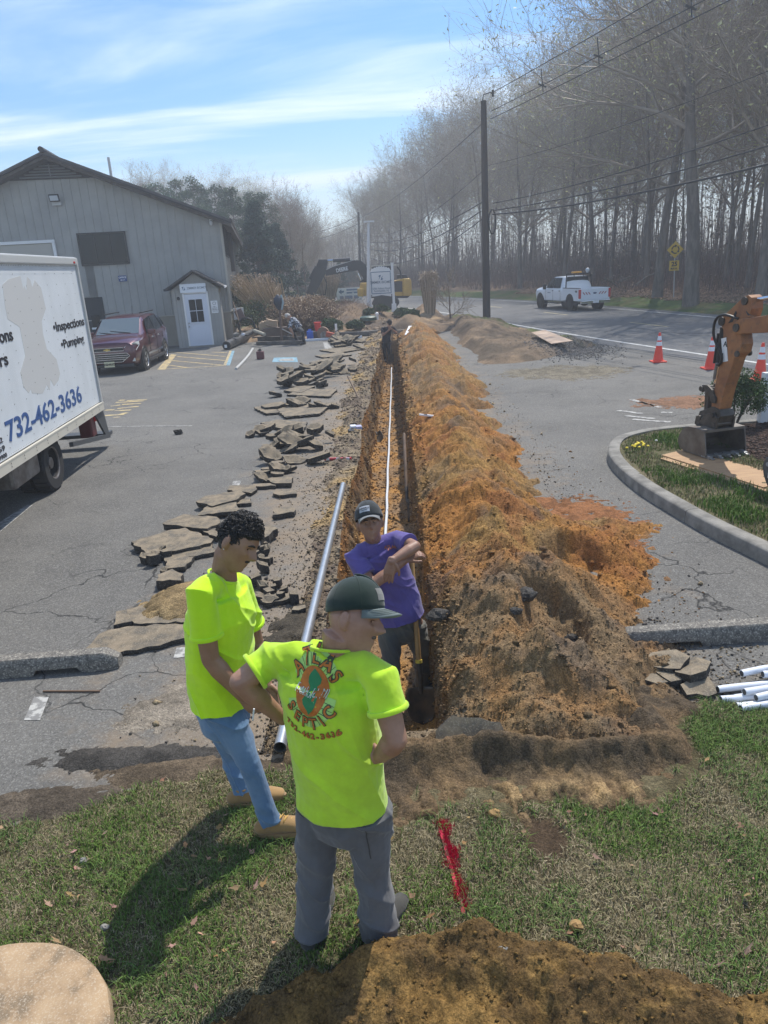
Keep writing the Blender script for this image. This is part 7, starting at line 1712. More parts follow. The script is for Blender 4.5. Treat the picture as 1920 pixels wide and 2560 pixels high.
def cap(root,M,m_crown,m_brim,sc=1.0,fold=True):
 b=MB();n,k=28,12;st=math.radians(97)
 for i in range(k+1):
  t=st*i/k
  for j in range(n):
   a=2*math.pi*j/n;x,y,z=math.sin(t)*math.cos(a),math.sin(t)*math.sin(a),math.cos(t)
   yy=y*(.112 if y<0 else.104);b.v.append((x*.090*sc,yy*sc-.004,z*.108*sc+.022+(.010*max(0,y)if z>.2 else 0)))
 for i in range(k):
  for j in range(n):b.f.append((i*n+j,(i+1)*n+j,(i+1)*n+(j+1)%n,i*n+(j+1)%n));b.m.append(0)
 b.xf(M@Matrix.Rotation(rad(4),4,'X'));cr_=rel(b.build('cap_crown',m_crown,smooth='all',recalc=False),root);s_=cr_.modifiers.new('t','SOLIDIFY');s_.thickness=.004;s_.offset=1
 for q in range(6):
  a=q*math.pi/3+math.pi/2;sm=MB();sm.tube([Vector((math.sin(st*i/9)*math.cos(a)*.0905*sc,math.sin(st*i/9)*math.sin(a)*(.1125 if math.sin(a)<0 else.1045)*sc-.004,math.cos(st*i/9)*.1085*sc+.022+(.010*max(0,math.sin(a))if i<7 else 0)))for i in range(10)],.004,5);sm.xf(M@Matrix.Rotation(rad(4),4,'X'));o=sm.build('seam',m_crown,smooth='all');o.parent=cr_;o.matrix_parent_inverse=cr_.matrix_basis.inverted()
 sm=MB();sm.ell((0,-.004,.135*sc-.002),(.008,.008,.005));sm.xf(M@Matrix.Rotation(rad(4),4,'X'));o=sm.build('button',m_crown,smooth='all');o.parent=cr_
 b=MB();nu,nv=16,7
 for j in range(nv+1):
  v=j/nv
  for i in range(nu+1):
   a=-1+2*i/nu;ang=a*1.05;x=math.sin(ang)*.083*sc;y0=math.cos(ang)*.098*sc-.004;L=.075*math.sqrt(max(0,1-(abs(a))**2.6));b.v.append((x*(1-.04*v),y0+L*v,.020-.018*v-.028*(x/.08)**2*(.35+.65*v)+.004))
 for j in range(nv):
  for i in range(nu):q=j*(nu+1)+i;b.f.append((q,q+1,q+nu+2,q+nu+1));b.m.append(0)
 b.xf(M@Matrix.Rotation(rad(-3),4,'X'));br=rel(b.build('cap_brim',m_brim,smooth='all',recalc=False),root);s_=br.modifiers.new('t','SOLIDIFY');s_.thickness=.004;s_.offset=0
 return cr_,br
def lerpv(a,b_,t):return Vector(a).lerp(Vector(b_),t)
def person(name_label,J,m_skin,m_shirt,m_pants,m_boot,fat=1.0,voxel=.0055,hands=None,sleeve=.62,head=None,torso=None,legs=None,shirt_fold=None,root=None,boots='boot',hem=None,armr=1.0,hv=None):
 p=root or empty('person',(J['pelvis'][0],J['pelvis'][1],0));tag(p,name_label,'person');J={k:Vector(v)for k,v in J.items()}
 side=(J['shR']-J['shL']).normalized();hs=(J['hipR']-J['hipL']).normalized()
 T=torso or dict(w=(.165,.155,.175,.15),d=(.115,.115,.125,.095));w_,d_=T['w'],T['d']
 mc=(J['shR']+J['shL'])/2
 b=MB();M=head
 add_head(b,M,fat)
 hc=M.translation;R3=M.to_3x3();base=hc+R3@Vector((0,-.035,-.075))
 b.tube([J['neck']-Vector((0,0,.06)),J['neck'],base,hc+R3@Vector((0,-.03,-.02))],[.058*fat,.060*fat,.058*fat,.055],16,round_=True)
 b.tube([J['pelvis'],J['waist'],J['chest'],mc-Vector((0,0,.02))],[(w_[0]-.025,d_[0]-.025),(w_[1]-.025,d_[1]-.025),(w_[2]-.035,d_[2]-.035),(w_[3]-.05,d_[3]-.045)],20,side=side,round_=True)
 for s in 'LR':
  b.tube([J['neck']-Vector((0,0,.07)),J['sh'+s],lerpv(J['sh'+s],J['el'+s],.45),J['el'+s]],[.038,.044*armr,.046*armr,.038*armr],16,round_=True)
  b.tube([J['el'+s],lerpv(J['el'+s],J['wr'+s],.28),lerpv(J['el'+s],J['wr'+s],.7),J['wr'+s]],[.038*armr,.042*armr,.032*armr,.026*armr],16,round_=True)
  b.tube([J['hip'+s],J['kn'+s],J['an'+s]],[.075,.045,.035],12,round_=True)
  hd=(hands or{}).get(s)
  if hd:add_hand(b,J['wr'+s],*hd[:3],**(hd[3]if len(hd)>3 else{}))
 rel_b=finish(b,'body',m_skin,p,voxel*(.76 if voxel<.008 else 1),2)
 b=MB();hemc=J['pelvis']+(J['pelvis']-J['waist']).normalized()*(hem if hem is not None else.05)
 b.tube([hemc,J['pelvis'],J['waist'],J['chest'],mc-Vector((0,0,.015))],[(w_[0]+.024,d_[0]+.026),(w_[0]+.018,d_[0]+.020),(w_[1]+.014,d_[1]+.012),(w_[2]+.006,d_[2]+.004),(w_[3]+.012,d_[3]-.002)],28,side=side)
 b.tube([mc-Vector((0,0,.05)),lerpv(mc,J['neck'],.65)+Vector((0,0,-.004))],[(w_[3]*.8,d_[3]*.85),(.082*fat,.074*fat)],24,side=side,round_=False)
 for s in 'LR':
  en=lerpv(J['sh'+s],J['el'+s],sleeve);b.tube([lerpv(J['neck'],mc,.75)-Vector((0,0,.02)),lerpv(J['neck'],J['sh'+s],.6)-Vector((0,0,.018)),J['sh'+s],lerpv(J['sh'+s],J['el'+s],sleeve*.5),en],[.07,.066,.068*armr,.068*armr,.071*armr],22)
 sh=finish(b,'shirt',m_shirt,p,voxel*.95,11,folds=shirt_fold or foldf(.010,((4,3,2.2),(2.5,2,5)),3))
 for s in 'LR':
  en=lerpv(J['sh'+s],J['el'+s],sleeve);ed=(J['el'+s]-J['sh'+s]).normalized();rel(MB().tube([en-ed*.016,en-ed*.012,en-ed*.002,en+ed*.003],[.069*armr,.0715*armr,.0725*armr,.070*armr],28).build('sleeve_hem',m_shirt,smooth=True),p)
 if not torso or not torso.get('nocollar'):
  cl_=lerpv(mc,J['neck'],.65);nn=(J['neck']-mc);nn=(nn+(hc-J['neck'])*.5).normalized();x_=side;y_=nn.cross(x_).normalized()
  rel(MB().tube([cl_+x_*(.080*fat*math.cos(t))+y_*(.070*fat*math.sin(t))for t in np.linspace(0,2*math.pi,33)],.0065,8,cap=False).build('collar',m_shirt,smooth='all'),p)
 L_=legs or dict(hip=.098,th=.088,kn=.068,cf=.064,an=.068);b=MB()
 b.tube([J['waist']*.3+J['pelvis']*.7,J['pelvis'],(J['hipL']+J['hipR'])/2-Vector((0,0,.06))],[(w_[0]-.022,d_[0]-.022),(w_[0]-.012,d_[0]-.008),(w_[0]-.012,d_[0]-.008)],24,side=hs,round_=True)
 for s in 'LR':
  h,k,a=J['hip'+s],J['kn'+s],J['an'+s]
  b.tube([h+Vector((0,0,-.015)),lerpv(h,k,.35),lerpv(h,k,.75),k,lerpv(k,a,.4),lerpv(k,a,.8),a+(a-k).normalized()*L_.get('over',.02)],[L_['hip'],L_['th'],L_['kn']*1.12,L_['kn'],L_['cf'],L_['an']*.97,L_['an']],20,round_=False)
 pants=finish(b,'trousers',m_pants,p,voxel,3,folds=foldf(.011,((3.0,3,6),(7,5,2.5)),17))
 for s in 'LR':
  a=J['an'+s];f=J['toe'+s]-a;f.z=0;f.normalize();r_=Vector((f.y,-f.x,0));z0=a.z-.085
  up_=MB();hl_=Vector((a.x,a.y,z0))-f*.055
  bo=MB()
  bo.tube([hl_+Vector((0,0,.045)),hl_+f*.06+Vector((0,0,.052)),hl_+f*.14+Vector((0,0,.05)),hl_+f*.21+Vector((0,0,.04)),hl_+f*.262+Vector((0,0,.033))],[(.036,.038),(.040,.046),(.043,.042),(.047,.034),(.036,.024)],18,side=r_,round_=True)
  if boots=='boot':bo.tube([hl_+f*.05+Vector((0,0,.05)),a+Vector((0,0,.035))],[.044,.046],18,round_=False)
  else:bo.tube([hl_+f*.04+Vector((0,0,.04)),a+Vector((0,0,.01))],[.040,.042],16,round_=False)
  bt=empty(boots,Vector((a.x,a.y,z0)));rel(bt,p)
  o=finish(bo,'upper',m_boot[0],None,voxel,2);o.parent=bt;o.matrix_parent_inverse=(p.matrix_basis@Matrix.Identity(4)).inverted()if False else Matrix.Translation(-Vector((a.x,a.y,z0)))
  out=[]
  for t in range(24):
   an_=2*math.pi*t/24;u=.5-.5*math.cos(an_);wv=.036+.016*math.sin(u*math.pi*.9+.1);out.append(hl_+f*(-.03+.325*u)+r_*wv*math.sin(an_))
  so=MB();so.v=[tuple(q+Vector((0,0,.0)))for q in out]+[tuple(q+Vector((0,0,.026)))for q in out];so.f=[tuple(range(24))[::-1],tuple(range(24,48))]+[(i,(i+1)%24,24+(i+1)%24,24+i)for i in range(24)];so.m=[0]*26
  o=so.build('sole',m_boot[1],None,smooth=True);o.parent=bt;o.matrix_parent_inverse=Matrix.Translation(-Vector((a.x,a.y,z0)))
  if boots=='boot':
   lc=MB()
   for k in range(5):
    q=hl_+f*(.10+.024*k)+Vector((0,0,.106-.012*k));lc.tube([q-r_*.026-Vector((0,0,.008)),q+f*.01+Vector((0,0,.003)),q+r_*.026-Vector((0,0,.008))],.0028,5);lc.tube([q+r_*.026-Vector((0,0,.008)),q+f*.018+Vector((0,0,.004)),q-r_*.026+f*.02-Vector((0,0,.012))],.0028,5)
   o=lc.build('laces',m_boot[2],None,smooth='all');o.parent=bt;o.matrix_parent_inverse=Matrix.Translation(-Vector((a.x,a.y,z0)))
 return p,rel_b,sh,pants
def cloth(name,c,c2,rough=.85,bs=16,scale=5,**k):
 m=mat(name,c,rough,c2=c2,scale=scale,bump=.010,bscale=bs,bdetail=7,spec=.2,**k);b=m.node_tree.nodes['Principled BSDF'];b.inputs['Sheen Weight'].default_value=.25;return m
M_hiviz=cloth('fluorescent_yellow_shirt',(.56,.86,.015),(.48,.78,.012),scale=6)
M_hiviz2=cloth('faded_fluorescent_shirt',(.52,.80,.035),(.40,.60,.03),scale=4)
M_purple=cloth('purple_shirt',(.125,.095,.31),(.095,.072,.24))
M_jean=cloth('blue_jeans',(.075,.15,.26),(.15,.24,.36),scale=3.2)
M_grey=cloth('grey_work_trousers',(.125,.125,.13),(.10,.098,.098),scale=4)
M_dgrey=cloth('dark_dusty_trousers',(.085,.088,.082),(.13,.12,.095),scale=4)
SK1=skin_mat('skin_tan',(.31,.17,.105),(.26,.135,.08));SK2=skin_mat('skin_warm',(.38,.21,.14),(.31,.165,.105));SK3=skin_mat('skin_brown',(.31,.17,.115),(.26,.135,.088))
# ------------------------------------------------------------------ young man in fluorescent shirt (left)
J=dict(pelvis=AY(558,1728,3.17),waist=AY(548,1645,3.18),chest=AY(552,1530,3.19),neck=AY(560,1424,3.20),shR=AY(500,1482,3.02),elR=AY(526,1648,2.98),wrR=AY(608,1742,3.00),shL=AY(595,1462,3.37),elL=AY(640,1610,3.44),wrL=AY(668,1715,3.30),hipR=AY(553,1765,3.08),knR=AY(622,1905,3.03),hipL=AY(556,1765,3.25),knL=AY(580,1890,3.30))
gR=G(684,2092,.02);gL=G(608,2016,.02)
J['anR']=Vector((gR.x-.01,gR.y+.02,.11));J['anL']=Vector((gL.x,gL.y+.02,.11));J['toeR']=J['anR']+Vector((1,.10,0));J['toeL']=J['anL']+Vector((1,.16,0))
hc=AY(597,1358,3.19);Mh=HF(hc,(.80,-.50,-.34),(.34,.26,.92))
p1,b1_,s1_,t1_=person('young man with curly black hair, fluorescent yellow T-shirt and blue jeans, looking down',J,SK1,M_hiviz,M_jean,(cloth('tan_suede_boot',(.36,.22,.09),(.28,.17,.07)),mat('tan_rubber_sole',(.30,.19,.09),.7),mat('yellow_laces',(.62,.38,.10),.7)),hands={'R':((.55,.1,-.85),(0,-1,.1),(.8,0,.5),dict(curl=.42)),'L':((.3,-.2,-.9),(.2,.9,.1),(.9,0,.2),{})},head=Mh,sleeve=.66,torso=dict(w=(.178,.178,.208,.180),d=(.142,.150,.160,.120)),legs=dict(hip=.097,th=.086,kn=.064,cf=.060,an=.058,over=.01),hem=.045,armr=1.12)
face_bits(p1,Mh,moustache=True)
# curly hair
rs=random.Random(8);hb=MB()
mh1=mat('curly_black_hair',(.010,.009,.009),.5,c2=(.025,.022,.02),scale=60)
for k in range(3300):
 x,y,z=rs.gauss(0,1),rs.gauss(0,1),rs.gauss(0,1);L=math.sqrt(x*x+y*y+z*z);x,y,z=x/L,y/L,z/L
 if not(z>.42 or(z>-.05+.45*max(0,y)and y<.45)or(y<-.3 and z>-.18)):continue
 if y>.80 and z<.45:continue
 r_=rs.uniform(.98,1.0+.27*max(.12,min(1,z+.30)));q=head_pt(x,y,z)*r_;s=rs.uniform(.004,.009)
 o0=len(hb.v);tv=Vector((rs.uniform(-1,1),rs.uniform(-1,1),rs.uniform(-1,1))).normalized();nv_=Vector((x,y,z)).cross(tv).normalized();tv=nv_.cross(Vector((x,y,z)))
 pts=[q+tv*s*math.cos(a)+nv_*s*math.sin(a)+Vector((x,y,z))*s*.5*math.sin(a*1.3)for a in np.linspace(0,5.2,7)];hb.tube(pts,.0021,3)
shell=MB();n_,m_=30,20
for i in range(m_+1):
 t=math.pi*.62*i/m_
 for j in range(n_):
  a=2*math.pi*j/n_;x,y,z=math.sin(t)*math.cos(a),math.sin(t)*math.sin(a),math.cos(t);lim=(y>.2 and z<.40)
  f_=.93 if(lim or(z<.0 and y>-.35))else 1.03+.10*max(0,z)+.02*math.sin(a*9)*math.sin(t*11);shell.v.append(tuple(head_pt(x,y,z)*f_))
for i in range(m_):
 for j in range(n_):shell.f.append((i*n_+j,(i+1)*n_+j,(i+1)*n_+(j+1)%n_,i*n_+(j+1)%n_));shell.m.append(0)
hb.add(shell.v,shell.f);hb.xf(Mh);rel(hb.build('hair',mh1,smooth='all',recalc=False),p1)
# ear stud, chest pocket, cigarette
q=Mh@Vector((.082,-.004,-.034));rel(MB().ell(tuple(q),(.003,.003,.003)).build('ear_stud',M_chrome,smooth='all'),p1)
bv=BVHTree.FromObject(s1_,bpy.context.evaluated_depsgraph_get())if False else None
def bvh_of(o):
 me=o.data;vs=[v.co.copy()for v in me.vertices];return BVHTree.FromPolygons(vs,[tuple(p.vertices)for p in me.polygons])
zfit={}
def fit_surface(M,bvh,hw,hh):
 Mi=M.inverted();dz=M.to_3x3()@Vector((0,0,1));A=[];B_=[]
 for i in range(-8,9):
  for j in range(-8,9):
   x,y=hw*i/8,hh*j/8;h_=bvh.ray_cast(M@Vector((x,y,.09)),-dz)
   if h_[0]is not None and h_[1].dot(dz)>.45:A.append((1,x,y,x*x,y*y,x*y));B_.append((Mi@h_[0]).z)
 A=np.array(A);B_=np.array(B_);w_=np.ones(len(B_))
 for _ in range(4):
  c=np.linalg.lstsq(A*w_[:,None],B_*w_,rcond=None)[0];r=np.abs(A@c-B_);w_=1/(1+(r/.008)**2)
 zfit[id(bvh)]=lambda x,y:float(c@np.array((1,x,y,x*x,y*y,x*y)))
def wrap(o,M,bvh,offset=.003,sub=.012):
 """lay a flat mesh (x, y plane of M) onto a cloth surface, rays run along -z of M"""
 bm=bmesh.new();bm.from_mesh(o.data);bmesh.ops.triangulate(bm,faces=bm.faces)
 for _ in range(3):
  es=[e for e in bm.edges if e.calc_length()>sub]
  if not es:break
  bmesh.ops.subdivide_edges(bm,edges=es,cuts=1,use_grid_fill=False);bmesh.ops.triangulate(bm,faces=bm.faces)
 R3=M.to_3x3();dz=R3@Vector((0,0,1))
 Mi=M.inverted();zs={};pl=zfit.get(id(bvh))
 for v in bm.verts:
  hit=bvh.ray_cast(M@Vector((v.co.x,v.co.y,.09)),-dz)
  if hit[0]is not None and hit[1].dot(dz)>.45:
   z_=(Mi@hit[0]).z
   if pl is None or abs(z_-pl(v.co.x,v.co.y))<.035:zs[v.index]=z_
 for v in bm.verts:
  z_=zs.get(v.index,pl(v.co.x,v.co.y)if pl else 0);v.co=M@Vector((v.co.x,v.co.y,z_+offset))
 bm.to_mesh(o.data);bm.free();return o
bv1=bvh_of(s1_);pk0=AY(625,1500,3.05)
Mp=frame(AY(618,1510,3.14),(-.25,.95,0),(0,0,1));Mp=frame(AY(618,1510,3.14),(.25,.97,0),(.0,0,1))
pb=MB();pb.add([(-.05,-.07,0),(.05,-.07,0),(.05,.05,0),(-.05,.05,0)],[(0,1,2,3)]);o=pb.build('chest_pocket',mat('pocket_stitched_yellow',(.50,.78,.012),.8),recalc=False)
fit_surface(Mp,bv1,.06,.08);bpy.data.objects.remove(o)
cg=J['wrR']+Vector((.07,-.02,-.085));rel(MB().tube([cg,cg+Vector((.015,-.01,-.045))],.004,8).build('cigarette',M_white),p1)if False else None
ci=tag(MB().tube([AY(635,1772,2.93),AY(632,1800,2.93)],.0042,8).build('cigarette',M_white),'small white cigarette held in the young man\'s fingers','cigarette')
# ------------------------------------------------------------------ older man with his back to the camera
J=dict(pelvis=AY(852,1962,2.46),waist=AY(842,1865,2.46),chest=AY(812,1715,2.47),neck=AY(842,1590,2.47),shL=AY(672,1655,2.56),elL=AY(600,1704,2.50),wrL=AY(706,1796,2.60),shR=AY(950,1698,2.36),elR=AY(990,1850,2.28),wrR=AY(948,1890,2.36),hipL=AY(800,2010,2.50),hipR=AY(915,2010,2.40),knL=AY(788,2170,2.46),knR=AY(930,2170,2.42))
gL=G(782,2372,0);gR=G(950,2375,0)
J['anL']=Vector((gL.x,gL.y+.04,.10));J['anR']=Vector((gR.x,gR.y+.04,.10));J['toeL']=J['anL']+Vector((.25,1,0));J['toeR']=J['anR']+Vector((.52,.95,0))
hc=AY(888,1550,2.50);Mh=HF(hc,(.95,-.36,-.04),(.16,.42,.9))
p2,b2_,s2_,t2_=person('older man seen from behind, printed fluorescent T-shirt, green cap, hands on hips',J,SK2,M_hiviz2,M_grey,(cloth('grey_shoe_canvas',(.07,.066,.055),(.05,.047,.04)),mat('worn_sole',(.20,.17,.13),.8),M_black),hands={'L':((.75,.35,-.4),(-.2,.3,.9),(.2,-.9,0),dict(curl=.2)),'R':((-.93,-.12,.12),(-.05,-1,.25),(0,.1,1),dict(curl=.12,spread=.02))},head=Mh,sleeve=.52,fat=1.04,boots='shoe',torso=dict(w=(.182,.182,.205,.180),d=(.145,.158,.148,.115)),legs=dict(hip=.108,th=.100,kn=.084,cf=.080,an=.082,over=.045),hem=.075,armr=1.13,shirt_fold=foldf(.012,((3.2,2.2,3.0),(5,1,1.2)),5))
face_bits(p2,Mh,1.04,goatee=True,moustache=True,brow=(.10,.07,.05))
M_cg=cloth('dark_green_cap',(.010,.024,.018),(.024,.038,.031));M_cb=cloth('faded_green_brim',(.17,.20,.19),(.12,.15,.14))
Mc2=Mh@Matrix.Translation((0,.004,.026))@Matrix.Rotation(rad(8),4,'X')
cr2,br2=cap(p2,Mc2,M_cg,M_cb,.99)
bvc=None
def cap_patch(cr_,M,s,txt,m_bg,m_fg,w_=.062,h_=.034,zc=.072,yaw=0):
 bm=bmesh.new();bm.from_mesh(cr_.data);bv_=BVHTree.FromBMesh(bm);bm.free()
 off=cr_.matrix_basis.inverted()if False else Matrix.Identity(4)
 A_=M@Matrix.Rotation(yaw,4,'Z')@Matrix.Translation((0,.095,zc))@frame((0,0,0),(-1,0,0),(0,-.35,1))
 pb=MB();pb.add([(-w_/2,-h_/2,0),(w_/2,-h_/2,0),(w_/2,h_/2,0),(-w_/2,h_/2,0)],[(0,1,2,3)]);o=pb.build('cap_patch',m_bg,recalc=False);wrap(o,A_,bv_,.0055,.006);rel(o,cr_.parent)
 for k,(tx,sz,dy_)in enumerate(txt):
  t_=text('cap_lettering',tx,sz,Matrix.Translation((0,dy_,0)),m_fg,None,ext=.0004,bold=sz*.03);wrap(t_,A_,bv_,.0075,.005);rel(t_,cr_.parent)
# faded flag-like patch on the cap front
cap_patch(cr2,Mc2,1,(),cloth('faded_patch',(.14,.14,.13),(.24,.235,.21)),mat('patch_thread',(.30,.27,.22),.8),.062,.045,.070,rad(0))
for k in range(4):
 pts=[]
 for i in range(15):
  a=-1+2*i/14;v=.35+.16*k;ang=a*1.05*.9;x=math.sin(ang)*.083*.99*(1-.04*v);y0=math.cos(ang)*.098*.99-.004;L=.075*math.sqrt(max(0,1-abs(a*.9)**2.6));pts.append((Mc2@Matrix.Rotation(rad(-3),4,'X'))@Vector((x,y0+L*v,.0285-.018*v-.028*(x/.08)**2*(.35+.65*v))))
 rel(MB().tube(pts,.0009,4).build('brim_stitching',M_cg),p2)
# shirt print
bv2=bvh_of(s2_)
M_po=mat('print_orange',(.55,.17,.02),.7,c2=(.42,.13,.02),scale=40);M_pg=mat('print_green',(.02,.20,.07),.7);M_pl=mat('print_line',(.05,.06,.03),.7);M_ppale=mat('print_pale_green',(.40,.66,.16),.7)
side_=(J['shR']-J['shL']);side_.z*=.4;side_.normalize()
cpt=AY(757,1752,2.30);Mpr=frame(cpt,side_,(-.08,0,1));Mpr.translation=cpt
fit_surface(Mpr,bv2,.11,.17)
def lay(o,nm_off):wrap(o,Mpr,bv2,nm_off,.014);rel(o,p2);return o
W2=.098;H2=.062
def arc_word(s,R_,a0,a1,h,inv,name,m,off,bold=.01,wx=.045):
 n=len(s)
 for i,ch in enumerate(s):
  if ch==' ':continue
  a=a0+(a1-a0)*(i/(n-1));
  if inv:c_=(R_[0]*math.cos(a),R_[1]*math.sin(a));rot=a+math.pi/2
  else:c_=(R_[0]*math.cos(a),R_[1]*math.sin(a));rot=a-math.pi/2
  rot=(rot+math.pi)%(2*math.pi)-math.pi
  Mx=Matrix.Translation((c_[0],c_[1],0))@Matrix.Rotation(rot*.75,4,'Z')@Matrix.Diagonal((wx/.65,h/.72,1,1))
  t_=text(name,ch,1.0,Mx,M_pl,None,ext=.0,bold=bold+.05);lay(t_,off)
  t_=text(name,ch,1.0,Mx,m,None,ext=.0,bold=bold);lay(t_,off+.0012)
# ray fans
for(a0,a1,s_)in((18,165,1),(198,350,-1)):
 fan=MB();k=20;v0=[];v1=[]
 for i in range(k+1):
  a=rad(a0+(a1-a0)*i/k);v0.append((.060*math.cos(a),.088*math.sin(a),0));v1.append((.104*math.cos(a),.132*math.sin(a),0))
 fan.add(v0+v1,[(i,i+1,k+2+i,k+1+i)for i in range(k)]);o=fan.build('print_sunburst',M_ppale,recalc=False);lay(o,.0015)
 for i in range(1,14):
  a=rad(a0+(a1-a0)*i/14);ln=MB();wd=.0009;c0=Vector((.061*math.cos(a),.089*math.sin(a),0));c1_=Vector((.103*math.cos(a),.131*math.sin(a),0));t_=(c1_-c0).normalized();nn=Vector((-t_.y,t_.x,0))*wd
  ln.add([c0-nn,c1_-nn,c1_+nn,c0+nn],[(0,1,2,3)]);lay(ln.build('print_ray',M_pl,recalc=False),.0025)
ov=MB();ov.add([(.062*math.cos(a),.086*math.sin(a),0)for a in np.linspace(0,2*math.pi,41)[:-1]],[tuple(range(40))]);lay(ov.build('print_oval',M_po,recalc=False),.0028)
nj=[(.004,.078),(.022,.060),(.034,.040),(.030,.022),(.018,.012),(.022,-.004),(.032,-.018),(.030,-.040),(.018,-.058),(.004,-.072),(.0,-.078),(-.006,-.060),(-.026,-.040),(-.030,-.026),(-.020,-.012),(-.006,.0),(-.012,.014),(-.020,.026),(-.018,.046),(-.010,.062)]
g_=MB();g_.add([(x,y,0)for x,y in nj],[tuple(range(len(nj)))]);lay(g_.build('print_state_shape',M_pg,recalc=False),.0040)
lay(text('print_lettering','Freehold, NJ',.026,Matrix.Rotation(rad(-6),4,'Z'),mat('print_white',(.55,.62,.5),.7),None,ext=0,bold=.0002),.0065)
arc_word('ATLAS',(.092,.118),rad(150),rad(24),.052,False,'print_lettering',M_po,.0035)
arc_word('SEPTIC',(.098,.118),rad(213),rad(325),.048,True,'print_lettering',M_po,.0035,wx=.034)
for i,ch in enumerate('732-462-3636'):
 x=-.115+.0205*i;y=-.168+3.0*x*x*.6;Mx=Matrix.Translation((x,y-.004,0))@Matrix.Rotation(x*2.2,4,'Z');lay(text('print_lettering',ch,.034,Mx,M_pl,None,ext=0,bold=.0022),.003);lay(text('print_lettering',ch,.034,Mx,M_po,None,ext=0,bold=.0009),.0042)
# trouser pocket seam, belt loop
bv3=bvh_of(t2_)
sm=MB();pts=[(.0,.10,0),(.004,.10,0),(-.012,.03,0),(-.014,-.10,0),(-.018,-.10,0),(-.016,.03,0)];sm.add(pts,[(0,1,2,3,4,5)]);Ms=frame(AY(955,2080,2.36),(.75,-.6,0),(0,0,1));o=sm.build('leg_seam',mat('seam_dark',(.05,.05,.05),.8),recalc=False);wrap(o,Ms,bv3,.0015,.02);rel(o,p2)
# ------------------------------------------------------------------ man in the purple shirt in the trench
J=dict(pelvis=AY(1003,1540,5.10),waist=AY(985,1475,5.10),chest=AY(953,1400,5.08),neck=AY(934,1348,5.07),shR=AY(884,1392,5.00),elR=AY(930,1462,4.86),wrR=AY(1016,1398,4.98),shL=AY(992,1348,5.10),elL=AY(1038,1366,4.90),wrL=AY(978,1404,4.76),hipR=AY(972,1560,5.08),hipL=AY(1034,1556,5.12),knR=AY(978,1652,4.98),knL=AY(1052,1632,5.10))
gR=G(980,1795,-.56);gL=G(1058,1738,-.56)
J['anR']=Vector((gR.x,gR.y+.04,-.46));J['anL']=Vector((gL.x,gL.y+.03,-.46));J['toeR']=J['anR']+Vector((.15,-1,0));J['toeL']=J['anL']+Vector((.92,-.4,0))
hc=AY(925,1310,5.03);Mh=HF(hc,(.06,-.93,.34),(-.14,.40,.9))
p3,b3_,s3_,t3_=person('man in purple T-shirt and dark cap standing in the trench, arms crossed on a shovel',J,SK3,M_purple,M_dgrey,(cloth('dark_work_boot',(.035,.033,.03),(.06,.052,.04)),M_black,M_black),hands={'L':((-.22,-.15,-.95),(-.1,-1,.12),(.9,0,0),dict(curl=.16,spread=.07,s=1.05)),'R':((.78,.12,.32),(-.1,-.25,1),(-.1,-1,0),dict(curl=.55,s=1.05))},head=Mh,sleeve=.66,fat=1.06,torso=dict(w=(.172,.170,.190,.160),d=(.130,.135,.132,.10)),legs=dict(hip=.102,th=.092,kn=.074,cf=.070,an=.066,over=.02),hem=.015,armr=1.1,shirt_fold=foldf(.008,((5,3,3.0),(2,2,6)),25))
face_bits(p3,Mh,1.06,goatee=False)
M_cd=cloth('charcoal_cap',(.028,.032,.034),(.04,.044,.046));M_cgb=cloth('grey_brim',(.20,.205,.205),(.15,.155,.155))
Mc3=Mh@Matrix.Translation((0,.004,.026))@Matrix.Rotation(rad(8),4,'X')
cr3,br3=cap(p3,Mc3,M_cd,M_cgb,1.06)
cap_patch(cr3,Mc3,1,(('DEWALT',.0175,.004),('=======',.011,-.010)),cloth('patch_grey',(.42,.44,.48),(.34,.36,.40)),M_blk_t,.074,.044,.068,-.22)
lay3=bvh_of(s3_);Mq=frame(AY(975,1378,4.98),(1,0,0),(0,0,1));t_=text('shirt_print','ATLAS',.03,Matrix.Identity(4),M_po,None,ext=0,bold=.001)
try:wrap(t_,frame(AY(976,1372,4.98),(1,.1,0),(0,0,1)),lay3,.003,.01);rel(t_,p3)
except Exception:pass
# ------------------------------------------------------------------ man far down the trench
YF=29.0
J=dict(pelvis=AY(966,852,YF),waist=AY(966,841,YF),chest=AY(968,827,YF),neck=AY(972,816,YF),shL=AY(956,822,YF),elL=AY(957,838,YF-.15),wrL=AY(972,826,YF-.3),shR=AY(984,820,YF),elR=AY(992,833,YF-.15),wrR=AY(976,820,YF-.3),hipL=AY(960,857,YF),hipR=AY(971,857,YF),knL=AY(961,878,YF-.1),knR=AY(972,878,YF-.1),anL=AY(963,899,YF-.1),anR=AY(974,898,YF-.1))
J['toeL']=J['anL']+Vector((.2,-1,0));J['toeR']=J['anR']+Vector((.7,-.7,0))
hc=AY(974,807,YF-.05);Mh=HF(hc,(.25,-.85,-.35),(0,-.2,1))
p4,*_=person('man in dark clothes standing far down in the trench, hands raised to his chest',J,SK3,cloth('black_shirt',(.022,.02,.026),(.03,.026,.03)),cloth('navy_trousers',(.018,.02,.028),(.03,.03,.035)),(cloth('brown_boot',(.09,.05,.03),(.07,.04,.03)),M_black,M_black),hands={'L':((.6,-.2,.6),(-.2,-1,0),(0,0,1)),'R':((-.6,-.2,.5),(.2,-1,0),(0,0,1))},head=Mh,voxel=.011,hem=.06)
cap(p4,Mh,cloth('dark_cap',(.03,.022,.02),(.04,.03,.03)),cloth('dark_cap',(.03,.022,.02),(.04,.03,.03)))
shovel(J['wrR']+Vector((.1,-.1,.1)),AY(977,905,YF-.5)+Vector((0,0,.0)),'shovel held by the man far down the trench',hm=M_handle2,bl=.3,collar=False)
